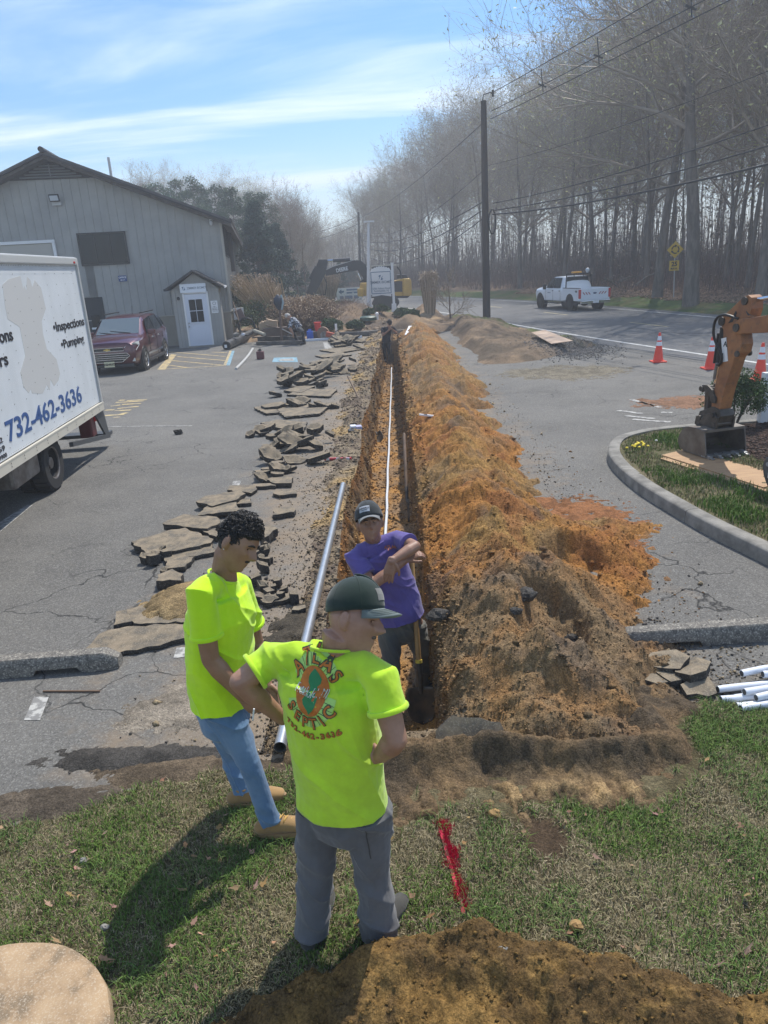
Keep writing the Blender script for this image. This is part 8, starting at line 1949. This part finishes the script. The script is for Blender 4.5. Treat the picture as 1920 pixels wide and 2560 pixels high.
# ------------------------------------------------------------------ kneeling man in a plaid shirt
YK=30.0
def K(x,y,d=0):return AY(*cC(x,y),YK+d)
J=dict(pelvis=K(1040,985),waist=K(1010,940),chest=K(955,880),neck=K(915,850),shL=K(925,880,.2),elL=K(905,1000,.15),wrL=K(950,1080,-.05),shR=K(945,870,-.2),elR=K(915,990,-.3),wrR=K(960,1075,-.35),hipL=K(1035,1000,.12),hipR=K(1040,1000,-.1),knL=K(950,1035,.2),knR=K(1085,1040,-.5),anL=K(1010,1120,.2),anR=K(1100,1140,-.2),toeL=K(900,1120,.1),toeR=K(1010,1150,-.5))
J['anL'].z=.10;J['anR'].z=.10
hc=K(885,835,-.05);Mh=HF(hc,(-.6,-.2,-.75),(-.6,0,.75))
m_pl=bpy.data.materials.new('plaid_shirt');m_pl.use_nodes=True;_t=m_pl.node_tree;_n=_t.nodes;_l=_t.links
_ck=_n.new('ShaderNodeTexChecker');_ck.inputs['Scale'].default_value=13;_ck.inputs['Color1'].default_value=(.035,.04,.06,1);_ck.inputs['Color2'].default_value=(.42,.44,.48,1);_tc=_n.new('ShaderNodeTexCoord');_l.new(_tc.outputs['Object'],_ck.inputs['Vector']);_l.new(_ck.outputs[0],_n['Principled BSDF'].inputs['Base Color']);_n['Principled BSDF'].inputs['Roughness'].default_value=.9
p5,*_=person('grey haired man in a black and white plaid shirt bending over beside the blue jug',J,SK2,m_pl,cloth('black_trousers',(.02,.022,.026),(.03,.03,.035)),(cloth('dark_work_boot',(.035,.033,.03),(.06,.052,.04)),M_black,M_black),hands={'L':((0,-.2,-1),(-1,0,0),(0,-1,0)),'R':((0,-.2,-1),(-1,0,0),(0,-1,0))},head=Mh,voxel=.012,sleeve=.97,hem=.03)
hb=MB()
for i in range(13):
 t=math.pi*.58*i/12
 for j in range(20):
  a=2*math.pi*j/20;x,y,z=math.sin(t)*math.cos(a),math.sin(t)*math.sin(a),math.cos(t);hb.v.append(tuple(head_pt(x,y,z)*(.96 if(y>.35 and z<.3)else 1.08)))
for i in range(12):
 for j in range(20):hb.f.append((i*20+j,(i+1)*20+j,(i+1)*20+(j+1)%20,i*20+(j+1)%20));hb.m.append(0)
hb.xf(Mh);rel(hb.build('hair',mat('grey_hair',(.45,.42,.38),.8),smooth='all',recalc=False),p5)
# ================================================================== TREES AND SHRUBS
M_bark=mat('grey_brown_bark',(.20,.17,.145),.95,c2=(.11,.094,.08),scale=6,stretch=(1,1,.25))
M_bark_r=mat('reddish_bark',(.16,.11,.09),.95,c2=(.09,.06,.05),scale=6)
M_leafv=attr_mat('leaves',rough=.6,bump=0,var=.12,vscale=3,spec=.3)
def tri_cloud(P,S,C,R,flat=None,name='leaves',parent=None,kind=None,quad=True):
 """leaf sized faces, freely turned, at points P"""
 n=len(P);a=R.normal(size=(n,3));a/=np.linalg.norm(a,axis=1)[:,None];b_=R.normal(size=(n,3));b_-=(b_*a).sum(1)[:,None]*a;b_/=np.linalg.norm(b_,axis=1)[:,None]
 S=S[:,None]
 V=np.stack([P-a*S,P-a*S*.1+b_*S*.42,P+a*S,P-a*S*.1-b_*S*.42],1).reshape(-1,3);F_=np.arange(n*4).reshape(-1,4)
 o=np_mesh(name,V,F_,M_leafv,parent=parent,cols=np.repeat(C,4,0),smooth=False)
 if kind:o['kind']=kind
 return o
def tube_np(V,F_,p,q,r0,r1,n=3):
 p=Vector(p);q=Vector(q);t=(q-p);
 if t.length<1e-5:return
 t.normalize();x=t.orthogonal().normalized();y=t.cross(x);o=len(V)
 for(c,r)in((p,r0),(q,r1)):
  for k in range(n):a=2*math.pi*k/n;V.append(c+x*(r*math.cos(a))+y*(r*math.sin(a)))
 for k in range(n):F_.append((o+k,o+(k+1)%n,o+n+(k+1)%n,o+n+k))
def bare_tree(seed,H=17,r0=.20,fork=.35,spread=.8,levels=4,nlimb=13,rmin=.0065,budc=(.30,.30,.13),nb=2600,buds=.085,wig=.16,dens=1.0,bark=None):
 rs=random.Random(seed);TV,TF,CV,CF,tips=[],[],[],[],[]
 pts=[Vector((0,0,-.3))];d=Vector((rs.uniform(-.05,.05),rs.uniform(-.05,.05),1)).normalized();nseg=10
 for i in range(nseg):
  d=(d+Vector((rs.uniform(-1,1),rs.uniform(-1,1),.3))*.07).normalized();pts.append(pts[-1]+d*(H*.86/nseg))
 rad_=[r0*(1.25 if i==0 else(1-.85*(i/nseg)**1.1))for i in range(nseg+1)]
 for i in range(nseg):tube_np(TV,TF,pts[i],pts[i+1],rad_[i],rad_[i+1],8)
 def grow(p,d,L,r,lv):
  n=4 if lv<2 else(3 if lv<levels else 2);cur=p;dd=d.copy()
  for i in range(n):
   dd=(dd+Vector((rs.gauss(0,1),rs.gauss(0,1),rs.gauss(0,.8)+.35))*wig).normalized();nx_=cur+dd*(L/n);ra=max(rmin,r*(1-.7*i/n));rb=max(rmin*.8,r*(1-.7*(i+1)/n))
   tube_np(CV,CF,cur,nx_,ra,rb,4 if lv<2 else 3)
   if lv<levels:
    k=(2 if lv<2 else(2 if rs.random()<.6*dens else 1))if i>0 or lv>0 else 1
    for _ in range(k):
     ax=dd.orthogonal().normalized();ax.rotate(Quaternion(dd,rs.uniform(0,6.28)));nd=(dd+ax*rs.uniform(.45,1.0)*(.8+spread*.3)).normalized()
     grow(nx_,nd,L*rs.uniform(.45,.68),rb*.62,lv+1)
   else:tips.append(nx_)
   cur=nx_
  tips.append(cur)
 for k in range(nlimb):
  t=fork+(1-fork)*(k+rs.random())/nlimb;f=t*nseg;i=min(nseg-1,int(f));p=pts[i].lerp(pts[i+1],f-i);a=rs.uniform(0,6.28)
  up=.35+.9*t;nd=Vector((math.cos(a)*spread,math.sin(a)*spread,up)).normalized();grow(p,nd,H*(.42-.22*t)*rs.uniform(.8,1.2),rad_[i]*.55,1)
 tm=bpy.data.meshes.new('trunk');tm.from_pydata([tuple(v)for v in TV],[],TF);tm.materials.append(bark or M_bark);tm.polygons.foreach_set('use_smooth',[True]*len(TF))
 R=np.random.RandomState(seed);cm=np.array([tuple(v)for v in CV]);nbv=len(cm)
 tp=np.array([tuple(v)for v in tips]);idx=R.randint(0,len(tp),nb);P=tp[idx]+R.normal(0,.22,(nb,3));
 n=nb;a=R.normal(size=(n,3));a/=np.linalg.norm(a,axis=1)[:,None];b_=np.cross(a,R.normal(size=(n,3)));b_/=np.linalg.norm(b_,axis=1)[:,None];S=(buds*(.5+R.rand(n)))[:,None]
 LV=np.stack([P-a*S,P+b_*S*.6,P+a*S],1).reshape(-1,3)
 tri=[]
 for f in CF:tri+=[(f[0],f[1],f[2]),(f[0],f[2],f[3])]
 V=np.concatenate([cm,LV]);F_=np.concatenate([np.array(tri),nbv+np.arange(nb*3).reshape(-1,3)])
 bc=np.array([.27,.225,.18]);cols=np.concatenate([np.repeat((bc*(.7+.6*R.rand(nbv//1)[:,None])),1,0),np.repeat(np.array(budc)*(.6+.8*R.rand(nb))[:,None],3,0)])
 me=np_mesh('crown',V,F_,M_leafv,cols=cols,smooth=False);cmesh=me.data;bpy.data.objects.remove(me)
 return tm,cmesh
def place(parts,loc,rz,sc,label,group,name='bare_tree',cat='tree',names=('trunk','crown')):
 e=empty(name,loc,rz);e.scale=(sc,sc,sc*1.0);tag(e,label,cat,group)
 for m,nm in zip(parts,names):o=bpy.data.objects.new(nm,m);COL.objects.link(o);o.parent=e
 return e
V_=[bare_tree(1,18,.22,.34,.8,budc=(.44,.42,.21)),bare_tree(2,17,.17,.45,.65,budc=(.30,.27,.17)),bare_tree(3,19,.27,.30,1.0,nlimb=15,budc=(.46,.44,.20),nb=3800),bare_tree(4,15,.13,.4,.7,nlimb=12,budc=(.26,.20,.15)),bare_tree(5,18,.20,.5,.9,budc=(.40,.36,.25),nb=1500),bare_tree(6,16,.15,.28,.75,budc=(.42,.43,.18),nb=4200)]
V_lite=[bare_tree(11,17,.16,.45,.6,levels=3,nlimb=11,nb=700,rmin=.013),bare_tree(12,16,.14,.4,.7,levels=3,nlimb=11,nb=700,rmin=.013)]
R=random.Random(12)
kinds=['tall bare tree with pale buds','slim bare grey tree','broad bare oak with yellow green buds','thin young bare tree','bare tree with few buds','bare tree dusted with fresh green']
TL_=([0,300,400,500,620,700,760,800,870,900,1000,1100,1210,1320,1450,1560],[480,470,462,452,475,505,560,580,560,500,425,345,270,215,110,0])
def scale_to_line(x,y,H,sc,slack=0):
 v=Vector((x,y,8))-CAMP;dp_=v.dot(_F)
 if dp_<5:return sc
 px=960+FPX*v.dot(_X)/dp_
 if px>1540 or px<-200:return sc
 zt=AY(px,float(np.interp(px,*TL_))+slack,y).z;return min(sc,zt/H)
# named neighbours first: the big oak behind the road sign and others one can point to
def wood_pt(px,y):
 x=AY(px,700,y).x;return(x,y,float(bank_h(np.array([x]),np.array([y]))[0]))
big=bare_tree(31,20,.36,.42,1.15,nlimb=16,nb=5200,budc=(.46,.44,.2),wig=.2)
place(big,wood_pt(1732,38),.4,1.0,'thick dark oak trunk just right of the yellow road sign','trees of the wood across the road')
place(V_[2],wood_pt(1645,43),2.4,1.05,'stout oak with a pale patch on its trunk, left of the yellow sign','trees of the wood across the road')
place(V_[0],wood_pt(1905,34),1.0,1.02,'tall oak at the right edge of the picture','trees of the wood across the road')
cnt=0;pos=[]
for row in range(7):
 y=26.0
 while y<235 and cnt<285:
  y+=R.uniform(3.2,5.4)*(1+row*.10)*(1+max(0,y-60)/90)
  d=7.0+row*5.0+R.uniform(-2.0,2.0);x=float(far_edge(y))+d
  if row>4 and y>120:continue
  if abs(AY(1717,700,y).x-x)<.9 and y<60:x+=1.8
  q=V_[R.choice([0,0,1,1,2,3,3,4,5,5])];k=V_.index(q)
  pr_x=960+1800*x/y
  sc=R.uniform(.80,1.12)*(1.0 if y>38 else 1.05)
  sc=scale_to_line(x,y,(17.5,16,19,14.5,17,15.5)[k],sc*1.1,R.uniform(0,45));z=float(bank_h(np.array([x]),np.array([y]))[0]);vx=(Vector((x,y,z))-CAMP);pxx=960+1800*vx.dot(_X)/vx.dot(_F)
  zone='right of the yellow sign' if pxx>1730 else 'between pickup and yellow sign' if pxx>1530 else 'behind the white pickup' if pxx>1350 else 'between utility pole and pickup' if pxx>1225 else 'just left of the utility pole' if pxx>1080 else 'beyond the excavator'
  place(q,(x,y,z),R.uniform(0,6.28),sc,kinds[k]+', '+('front row' if row<2 else 'middle depth' if row<5 else 'deep in the wood')+' '+zone,'trees of the wood across the road');cnt+=1
# far mass of the same wood
def join_mass(name,spots,variants,seed):
 rs=random.Random(seed);Vs,Fs,Cs,o=[],[],[],0
 for(x,y,z,s)in spots:
  s=scale_to_line(x,y,16.5,s,rs.uniform(10,60))
  if s<.12:continue
  tm,cm=variants[rs.randrange(len(variants))];a=rs.uniform(0,6.28);ca,sa=math.cos(a),math.sin(a)
  for me,col in((tm,True),(cm,False)):
   n=len(me.vertices);co=np.empty(n*3);me.vertices.foreach_get('co',co);co=co.reshape(-1,3)*s
   c2=np.stack([co[:,0]*ca-co[:,1]*sa+x,co[:,0]*sa+co[:,1]*ca+y,co[:,2]+z],1)
   me.calc_loop_triangles();t=np.empty(len(me.loop_triangles)*3,np.int32);me.loop_triangles.foreach_get('vertices',t);Vs.append(c2);Fs.append(t.reshape(-1,3)+o);o+=n
   if col:Cs.append(np.tile(np.array([.09,.077,.067]),(n,1)))
   else:
    c=np.empty(n*4,np.float32);me.color_attributes['tint'].data.foreach_get('color',c);Cs.append(c.reshape(-1,4)[:,:3])
 ob=np_mesh(name,np.concatenate(Vs),np.concatenate(Fs),M_leafv,cols=np.concatenate(Cs),smooth=False);ob['kind']='stuff';return ob
sp=[]
for _ in range(150):
 y=R.uniform(30,260);d=R.uniform(34,80)if y<150 else R.uniform(10,60);sp.append((float(far_edge(y))+d,y,.6,R.uniform(.85,1.1)))
join_mass('deep_woodland',sp,V_lite,3)
sp=[(R.uniform(-42,2)-20*(k%2),R.uniform(150,240),0,R.uniform(.7,.95))for k in range(70)]
join_mass('far_left_woodland',sp,V_lite,4)
# undergrowth
def brush(name,n,yr,dr,h,seed,col,keepp=1.0):
 Rn=np.random.RandomState(seed);y=Rn.uniform(*yr,n);d=dr[0]+(dr[1]-dr[0])*Rn.rand(n)**.8;x=far_edge(y)+d;z=bank_h(x,y);a=Rn.uniform(0,6.28,n);H=h*(.3+Rn.rand(n));w=(.010+.012*Rn.rand(n))*(2.2 if h>4 else 1);lx=Rn.normal(0,.28 if h<4 else.07,n)*H;ly=Rn.normal(0,.28 if h<4 else.07,n)*H
 P=np.zeros((n,3,3));P[:,0]=np.stack([x-w,y,z-.02],-1);P[:,1]=np.stack([x+w,y,z-.02],-1);P[:,2]=np.stack([x+lx,y+ly,z+H],-1)
 o=np_mesh(name,P.reshape(-1,3),np.arange(n*3).reshape(-1,3),M_blade,cols=np.repeat(np.array(col)*(.5+1.0*Rn.rand(n))[:,None],3,0),smooth=False);o['kind']='stuff'
brush('undergrowth_stems',26000,(22,130),(5.5,40),1.9,51,(.17,.12,.10))
brush('thicket_poles',9000,(20,170),(14,75),8.5,53,(.20,.165,.14))
brush('low_brambles',22000,(22,120),(4.5,26),.75,52,(.20,.13,.10))
Rn=np.random.RandomState(61);n=60000;y=Rn.uniform(24,150,n);x=far_edge(y)+7+38*Rn.rand(n);zc=np.abs(Rn.normal(0,4.2,n));P=np.stack([x,y,bank_h(x,y)+.2+zc],1)
kk=fbm(x*.35,(y+zc*2)*.35,3,66)>-.05;P=P[kk];n=len(P)
cc=np.where((fbm(P[:,0]*.12,P[:,1]*.12,2,67)>.22)[:,None],np.array([.055,.095,.045]),np.array([.30,.24,.17]))*(.5+.9*Rn.rand(n))[:,None]
tri_cloud(P,.05+.06*Rn.rand(n),cc,Rn,name='understorey_leaves',kind='stuff')
n=26000;y=Rn.uniform(24,190,n);x=far_edge(y)+26+45*Rn.rand(n);P=np.stack([x,y,.5+9*Rn.rand(n)**1.3],1);tri_cloud(P,.14+.16*Rn.rand(n),np.array([.24,.20,.16])*(.6+.8*Rn.rand(n))[:,None],Rn,name='distant_twig_mass',kind='stuff')
# fallen branches at the wood edge
for k,(a,c,lb)in enumerate((((1512,697),(1545,718),'pale fallen branch lying just right of the pickup'),((1545,705),(1600,690),'tangle of fallen branches beside the wood edge, left of the signed oak'),((1590,712),(1645,680),'long pale dead branch slanting behind the fallen tangle'))):
 yb=47;p_,q_=AY(*a,yb),AY(*c,yb+1);p_.z=max(p_.z,.5);m=MB();m.tube([p_,p_.lerp(q_,.5)+Vector((0,0,.1)),q_],[.07,.05,.03],6)
 for j in range(5):t=.2+.15*j;b0=p_.lerp(q_,t);m.tube([b0,b0+Vector((R.uniform(-.5,.5),.2,R.uniform(.2,.8)))],[.025,.01],4)
 tag(m.build('fallen_branch',M_bark),lb,'branch')
# pines and conifers on the left
def pine(seed,H=14,crown=.45,W=3.0,nclump=46,per=150,conic=False,c=(.028,.065,.028),tip=(.07,.13,.045),size=.13):
 rs=np.random.RandomState(seed);TV,TF=[],[];n=8;pts=[Vector((0,0,-.2))]
 for i in range(n):pts.append(Vector((.15*math.sin(i*.8+seed),.12*math.cos(i*.7+seed),H*(i+1)/n)))
 for i in range(n):tube_np(TV,TF,pts[i],pts[i+1],.19*(1-.85*i/n),.19*(1-.85*(i+1)/n),7)
 Ps,Cs=[],[]
 for k in range(nclump):
  if conic:
   t=rs.rand()**.8;r=W*(1-t)*(.55+.45*rs.rand())+.1;z=H*(.03+.96*t);sx=.45+.7*(1-t);sz=.28
  else:
   t=rs.rand();r=W*math.sqrt(rs.rand())*math.sin(math.pi*min(1,.18+.8*t))**.7;z=H*(crown+(1-crown)*t);sx=.9;sz=.5
  a=rs.uniform(0,6.28);cx_,cy_=r*math.cos(a),r*math.sin(a)
  tube_np(TV,TF,Vector((0,0,max(.2,z-r*(.1 if conic else.35)))),Vector((cx_,cy_,z)),.05,.015,4)
  q=rs.normal(0,1,(per,3));q/=np.linalg.norm(q,axis=1)[:,None];q*=(rs.rand(per)**.45)[:,None]
  q[:,0]*=sx;q[:,1]*=sx;q[:,2]*=sz;
  if conic:q[:,2]-=.25*np.abs(q[:,0]*math.cos(a)+q[:,1]*math.sin(a))
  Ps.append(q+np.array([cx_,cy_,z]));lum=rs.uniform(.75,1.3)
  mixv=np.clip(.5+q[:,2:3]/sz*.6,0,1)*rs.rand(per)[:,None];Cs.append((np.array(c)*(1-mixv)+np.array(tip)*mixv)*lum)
 P=np.concatenate(Ps);C=np.concatenate(Cs);tm=bpy.data.meshes.new('trunk');tm.from_pydata([tuple(v)for v in TV],[],TF);tm.materials.append(M_bark)
 o=tri_cloud(P,size*(.5+.8*rs.rand(len(P))),C,rs,name='crown');m=o.data;bpy.data.objects.remove(o);return tm,m
PV=[pine(1,14,.45,3.2),pine(2,13,.38,2.8),pine(3,15,.5,3.0)]
def lp(px,y):return(AY(px,690,y).x,y,0)
for k,(px,y,top,v,lb)in enumerate(((420,66,455,0,'rounded pine crown showing first above the building roof'),(470,70,450,1,'dark pine crown just right of the highest part of the roof line'),(512,64,440,2,'tallest dark pine crown above the right roof slope'),(560,66,462,0,'pine crown between the tallest pine and the building corner'),(598,60,470,1,'dark pine right behind the building corner'),(640,62,478,2,'pine behind the blue-green conifer, left side'),(678,62,480,0,'rightmost dense pine beside the bare trees'),(705,68,520,1,'lower pine beside the bare trees'),(540,78,470,2,'distant pine seen between the others'))):
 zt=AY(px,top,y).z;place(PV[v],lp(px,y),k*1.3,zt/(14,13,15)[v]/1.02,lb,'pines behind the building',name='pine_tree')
CV2=pine(8,8.5,.0,2.9,130,170,True,(.018,.050,.038),(.045,.10,.07),.10)
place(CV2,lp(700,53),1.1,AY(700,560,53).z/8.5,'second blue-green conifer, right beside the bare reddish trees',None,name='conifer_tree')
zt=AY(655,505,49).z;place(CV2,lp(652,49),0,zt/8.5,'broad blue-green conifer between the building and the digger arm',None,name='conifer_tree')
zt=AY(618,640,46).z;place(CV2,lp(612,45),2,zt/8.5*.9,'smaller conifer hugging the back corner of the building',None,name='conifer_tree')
RB=bare_tree(21,11,.12,.3,.55,nlimb=14,nb=3400,budc=(.34,.20,.17),buds=.05,bark=M_bark_r)
for k,(px,y,top,lb)in enumerate(((742,60,505,'reddish budding tree rising left of the gap in the sky'),(765,66,520,'slim reddish budding tree nearest the gap in the sky'),(720,66,560,'short bare tree behind the conifer'),(785,80,620,'small bare tree above the digger boom'),(372,70,468,'bare twigs farther left above the roof slope'))):
 zt=AY(px,top,y).z;place(RB,lp(px,y),k*.9,zt/11*1.0,lb,'bare trees left of the road',name='bare_tree')
for k,(px,y,top)in enumerate(((775,95,600),(800,100,610),(830,120,600),(745,92,600),(860,140,600))):
 zt=AY(px,top,y).z;place(V_[(k*2)%6],lp(px,y),k*.9,zt/17,'far bare tree on the left side of the road beyond the digger','far bare trees on the left side of the road')
for k,(px,y,top)in enumerate(((800,74,660),(850,78,655),(760,70,655),(880,100,650))):
 zt=AY(px,top,y).z;place(CV2,lp(px,y),k*.9,zt/8.5,('dark green evergreen bush under the digger boom, leftmost','dark green evergreen under the middle of the digger boom','evergreen beside the digger arm','farthest evergreen right of the boom lettering')[(2,0,1,3).index(k)]if False else('evergreen under the left part of the boom','evergreen under the middle of the boom','evergreen close behind the digger arm','farthest evergreen behind the house of the digger')[k],'evergreens beyond the digger',name='conifer_tree')
# ------------------------------------------------------------------ shrubs
def shrub(loc,rx,rz_,n,size,c,tip,label,seed,grp=None,name='shrub',shell=.55,lump=.18):
 R_=np.random.RandomState(seed);q=R_.normal(0,1,(n,3));q/=np.linalg.norm(q,axis=1)[:,None];q[:,2]=np.where(q[:,2]<-.35,-q[:,2],q[:,2])
 lum=1+lump*fbm(q[:,0]*3+seed,q[:,1]*3+q[:,2]*2,3,seed)*2;r=(shell+(1-shell)*R_.rand(n)**.6)*lum
 P=q*r[:,None]*np.array([rx,rx,rz_])+np.array([0,0,rz_*.85]);P[:,2]=np.maximum(P[:,2],.02)
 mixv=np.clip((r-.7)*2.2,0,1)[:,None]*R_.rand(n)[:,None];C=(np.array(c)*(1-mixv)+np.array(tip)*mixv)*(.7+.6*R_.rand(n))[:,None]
 e=empty(name,loc);tag(e,label,'shrub',grp);tri_cloud(P,size*(.6+.7*R_.rand(n)),C,R_,name='foliage',parent=e)
 b=MB();rs=random.Random(seed)
 for k in range(9):a=rs.uniform(0,6.28);b.tube([(0,0,-.05),(rx*.3*math.cos(a),rx*.3*math.sin(a),rz_*.6),(rx*.62*math.cos(a),rx*.62*math.sin(a),rz_*1.25)],[.02*rx/.5,.013*rx/.5,.006],4)
 b.build('stems',M_bark,e);return e
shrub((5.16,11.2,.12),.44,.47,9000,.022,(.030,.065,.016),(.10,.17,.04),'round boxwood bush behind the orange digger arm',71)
bz=lambda x,y:float(bed_h(np.array([x]),np.array([y]))[0])
for k,(x,y,Y,w_,lb)in enumerate(((1100,860,41.5,95,'round evergreen shrub behind the marker post'),(1370,850,42,95,'evergreen shrub right of the sign post'),(1490,1000,36.5,118,'round dark shrub nearest the tall dry grass'),(940,880,39,72,'small dark shrub left of the sign foot'),(765,1050,34.5,108,'round shrub in the bed between jug and trench'),(450,1050,34,165,'wide evergreen shrub behind the round reel'),(540,730,50,90,'light green shrub beyond the dirt mounds'),(700,680,58,45,'small light shrub by the low road sign'))):
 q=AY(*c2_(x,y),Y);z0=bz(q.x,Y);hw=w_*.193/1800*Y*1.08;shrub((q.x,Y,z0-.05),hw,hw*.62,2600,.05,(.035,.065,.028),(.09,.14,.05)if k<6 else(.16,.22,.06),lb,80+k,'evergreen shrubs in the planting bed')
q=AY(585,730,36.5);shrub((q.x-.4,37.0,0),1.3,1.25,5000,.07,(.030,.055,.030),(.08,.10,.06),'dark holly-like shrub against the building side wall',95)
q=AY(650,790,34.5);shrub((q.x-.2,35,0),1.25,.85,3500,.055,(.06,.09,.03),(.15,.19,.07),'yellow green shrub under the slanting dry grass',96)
# dry brown hydrangea-like mass, twiggy
def dry_clump(loc,rx,H,n,label,seed,lean=(0,0),col=(.42,.32,.20),plume=(.42,.33,.25),name='dry_grass_clump',stiff=.35,w0=.012,pl=.5):
 R_=np.random.RandomState(seed);a=R_.uniform(0,6.28,n);r=rx*.4*np.sqrt(R_.rand(n));bx_=r*np.cos(a);by_=r*np.sin(a);h=H*(.55+.45*R_.rand(n));sp_=stiff*(.2+R_.rand(n));tx=bx_+np.cos(a)*h*sp_+lean[0]*h;ty_=by_+np.sin(a)*h*sp_+lean[1]*h;w=w0*(.6+.8*R_.rand(n))
 P=np.zeros((n,4,3));P[:,0]=np.stack([bx_-w,by_,0*h],-1);P[:,1]=np.stack([bx_+w,by_,0*h],-1);P[:,2]=np.stack([tx+w*.6,ty_,h*np.sqrt(np.maximum(.2,1-sp_**2))],-1);P[:,3]=np.stack([tx-w*.6,ty_,h*np.sqrt(np.maximum(.2,1-sp_**2))],-1)
 C=np.array(col)*(.5+.9*R_.rand(n))[:,None];e=empty(name,loc);tag(e,label,'ornamental grass')
 o=np_mesh('stalks',P.reshape(-1,3),np.arange(n*4).reshape(-1,4),M_blade,parent=e,cols=np.repeat(C,4,0),smooth=False)
 if pl:
  k=R_.rand(n)<pl;T=P[k][:,2];T=np.repeat(T,6,0)+R_.normal(0,.05,(len(T)*6,3));tri_cloud(T,.03+.03*R_.rand(len(T)),np.array(plume)*(.6+.7*R_.rand(len(T)))[:,None],R_,name='plumes',parent=e)
 return e
q=AY(668,800,36);dry_clump((q.x+.75,36,0),1.0,2.9,900,'tall dry grass leaning left beside the building',101,(-.50,0),stiff=.35)
q=AY(748,800,35.5);dry_clump((q.x,35.5,0),2.2,1.75,2600,'wide brown twiggy shrub with dried flower heads behind the kneeling man',102,stiff=.75,col=(.22,.15,.11),plume=(.40,.29,.19),pl=.9,name='dried_flower_shrub')
q=AY(800,770,55);dry_clump((q.x+.5,56,.1),.9,2.7,800,'tall feathery dry grass behind the digger arm foot',103,stiff=.30,col=(.36,.28,.22))
q=AY(1076,806,37.5);dry_clump((q.x,37.5,bz(q.x,37.5)-.1),.6,2.1,900,'upright clump of tall dry reed grass right of the shrubs',104,stiff=.12,col=(.40,.31,.22),plume=(.45,.36,.28))
RBs=bare_tree(44,2.6,.05,.18,.8,levels=3,nlimb=9,rmin=.008,nb=500,budc=(.34,.18,.14),buds=.02,bark=M_bark_r)
q=G(1126,808);place(RBs,(AY(1126,800,36).x,36,float(verge_h(np.array([2.4]),np.array([36.]))[0])-.1),0,1.0,'small bare reddish shrub beside the dry reed grass',None,name='bare_shrub')
# tangle of dug up dry stems on the mounds
Rn=np.random.RandomState(71);n=2600;P=np.zeros((n,3,3));x=Rn.normal(-4.2,1.2,n);y=Rn.normal(42,3,n);z=bed_h(x,y);a=Rn.uniform(0,6.28,n);L=.3+.8*Rn.rand(n);P[:,0]=np.stack([x,y,z],-1);P[:,1]=np.stack([x+.02,y,z],-1);P[:,2]=np.stack([x+np.cos(a)*L,y+np.sin(a)*L*.4,z+.1+.5*Rn.rand(n)],-1)
o=np_mesh('uprooted_stems',P.reshape(-1,3),np.arange(n*3).reshape(-1,3),M_blade,cols=np.repeat(np.array([.25,.17,.13])*(.5+Rn.rand(n))[:,None],3,0),smooth=False);o['kind']='stuff'
# dandelions on the island
for k,(x,y,m_,lb)in enumerate(((1595,1118,'y','yellow dandelion patch near the kerb bend'),(1607,1124,'y','second dandelion patch right of the first'),(1578,1126,'y','dandelion flower closest to the kerb'),(1640,1112,'w','white dandelion clock on the island turf'))):
 q=G(x,y,.15);e=empty('dandelion',q);tag(e,lb,'flower');rs=random.Random(k);m=mat('dandelion_yellow',(.75,.58,.02),.6)if m_=='y' else mat('dandelion_white',(.6,.6,.55),.8)
 for j in range(5 if m_=='y' else 1):dx_,dy_=rs.uniform(-.1,.1)*(m_=='y'),rs.uniform(-.1,.1)*(m_=='y');MB().tube([(dx_,dy_,-.02),(dx_,dy_,.06)],.003,4).build('stem',mat('stem_green',(.09,.16,.04)),e);MB().ell((dx_,dy_,.065),(.022,.022,.012),nu=8,nv=5).build('flower_head',m,e,smooth='all')
# ================================================================== HAZE
hz_=MB().box((10,165,14),(520,360,30.0+4)).build('haze',mat('tmp_haze',(1,1,1)),None);hz_['kind']='stuff'
hm=bpy.data.materials.new('haze_volume');hm.use_nodes=True;t_=hm.node_tree;t_.nodes.remove(t_.nodes['Principled BSDF']);pv=t_.nodes.new('ShaderNodeVolumePrincipled');pv.inputs['Density'].default_value=HAZE_D;pv.inputs['Color'].default_value=(.90,.94,1,1);pv.inputs['Anisotropy'].default_value=.25;t_.links.new(pv.outputs[0],t_.nodes['Material Output'].inputs['Volume'])
hz_.data.materials.clear();hz_.data.materials.append(hm)
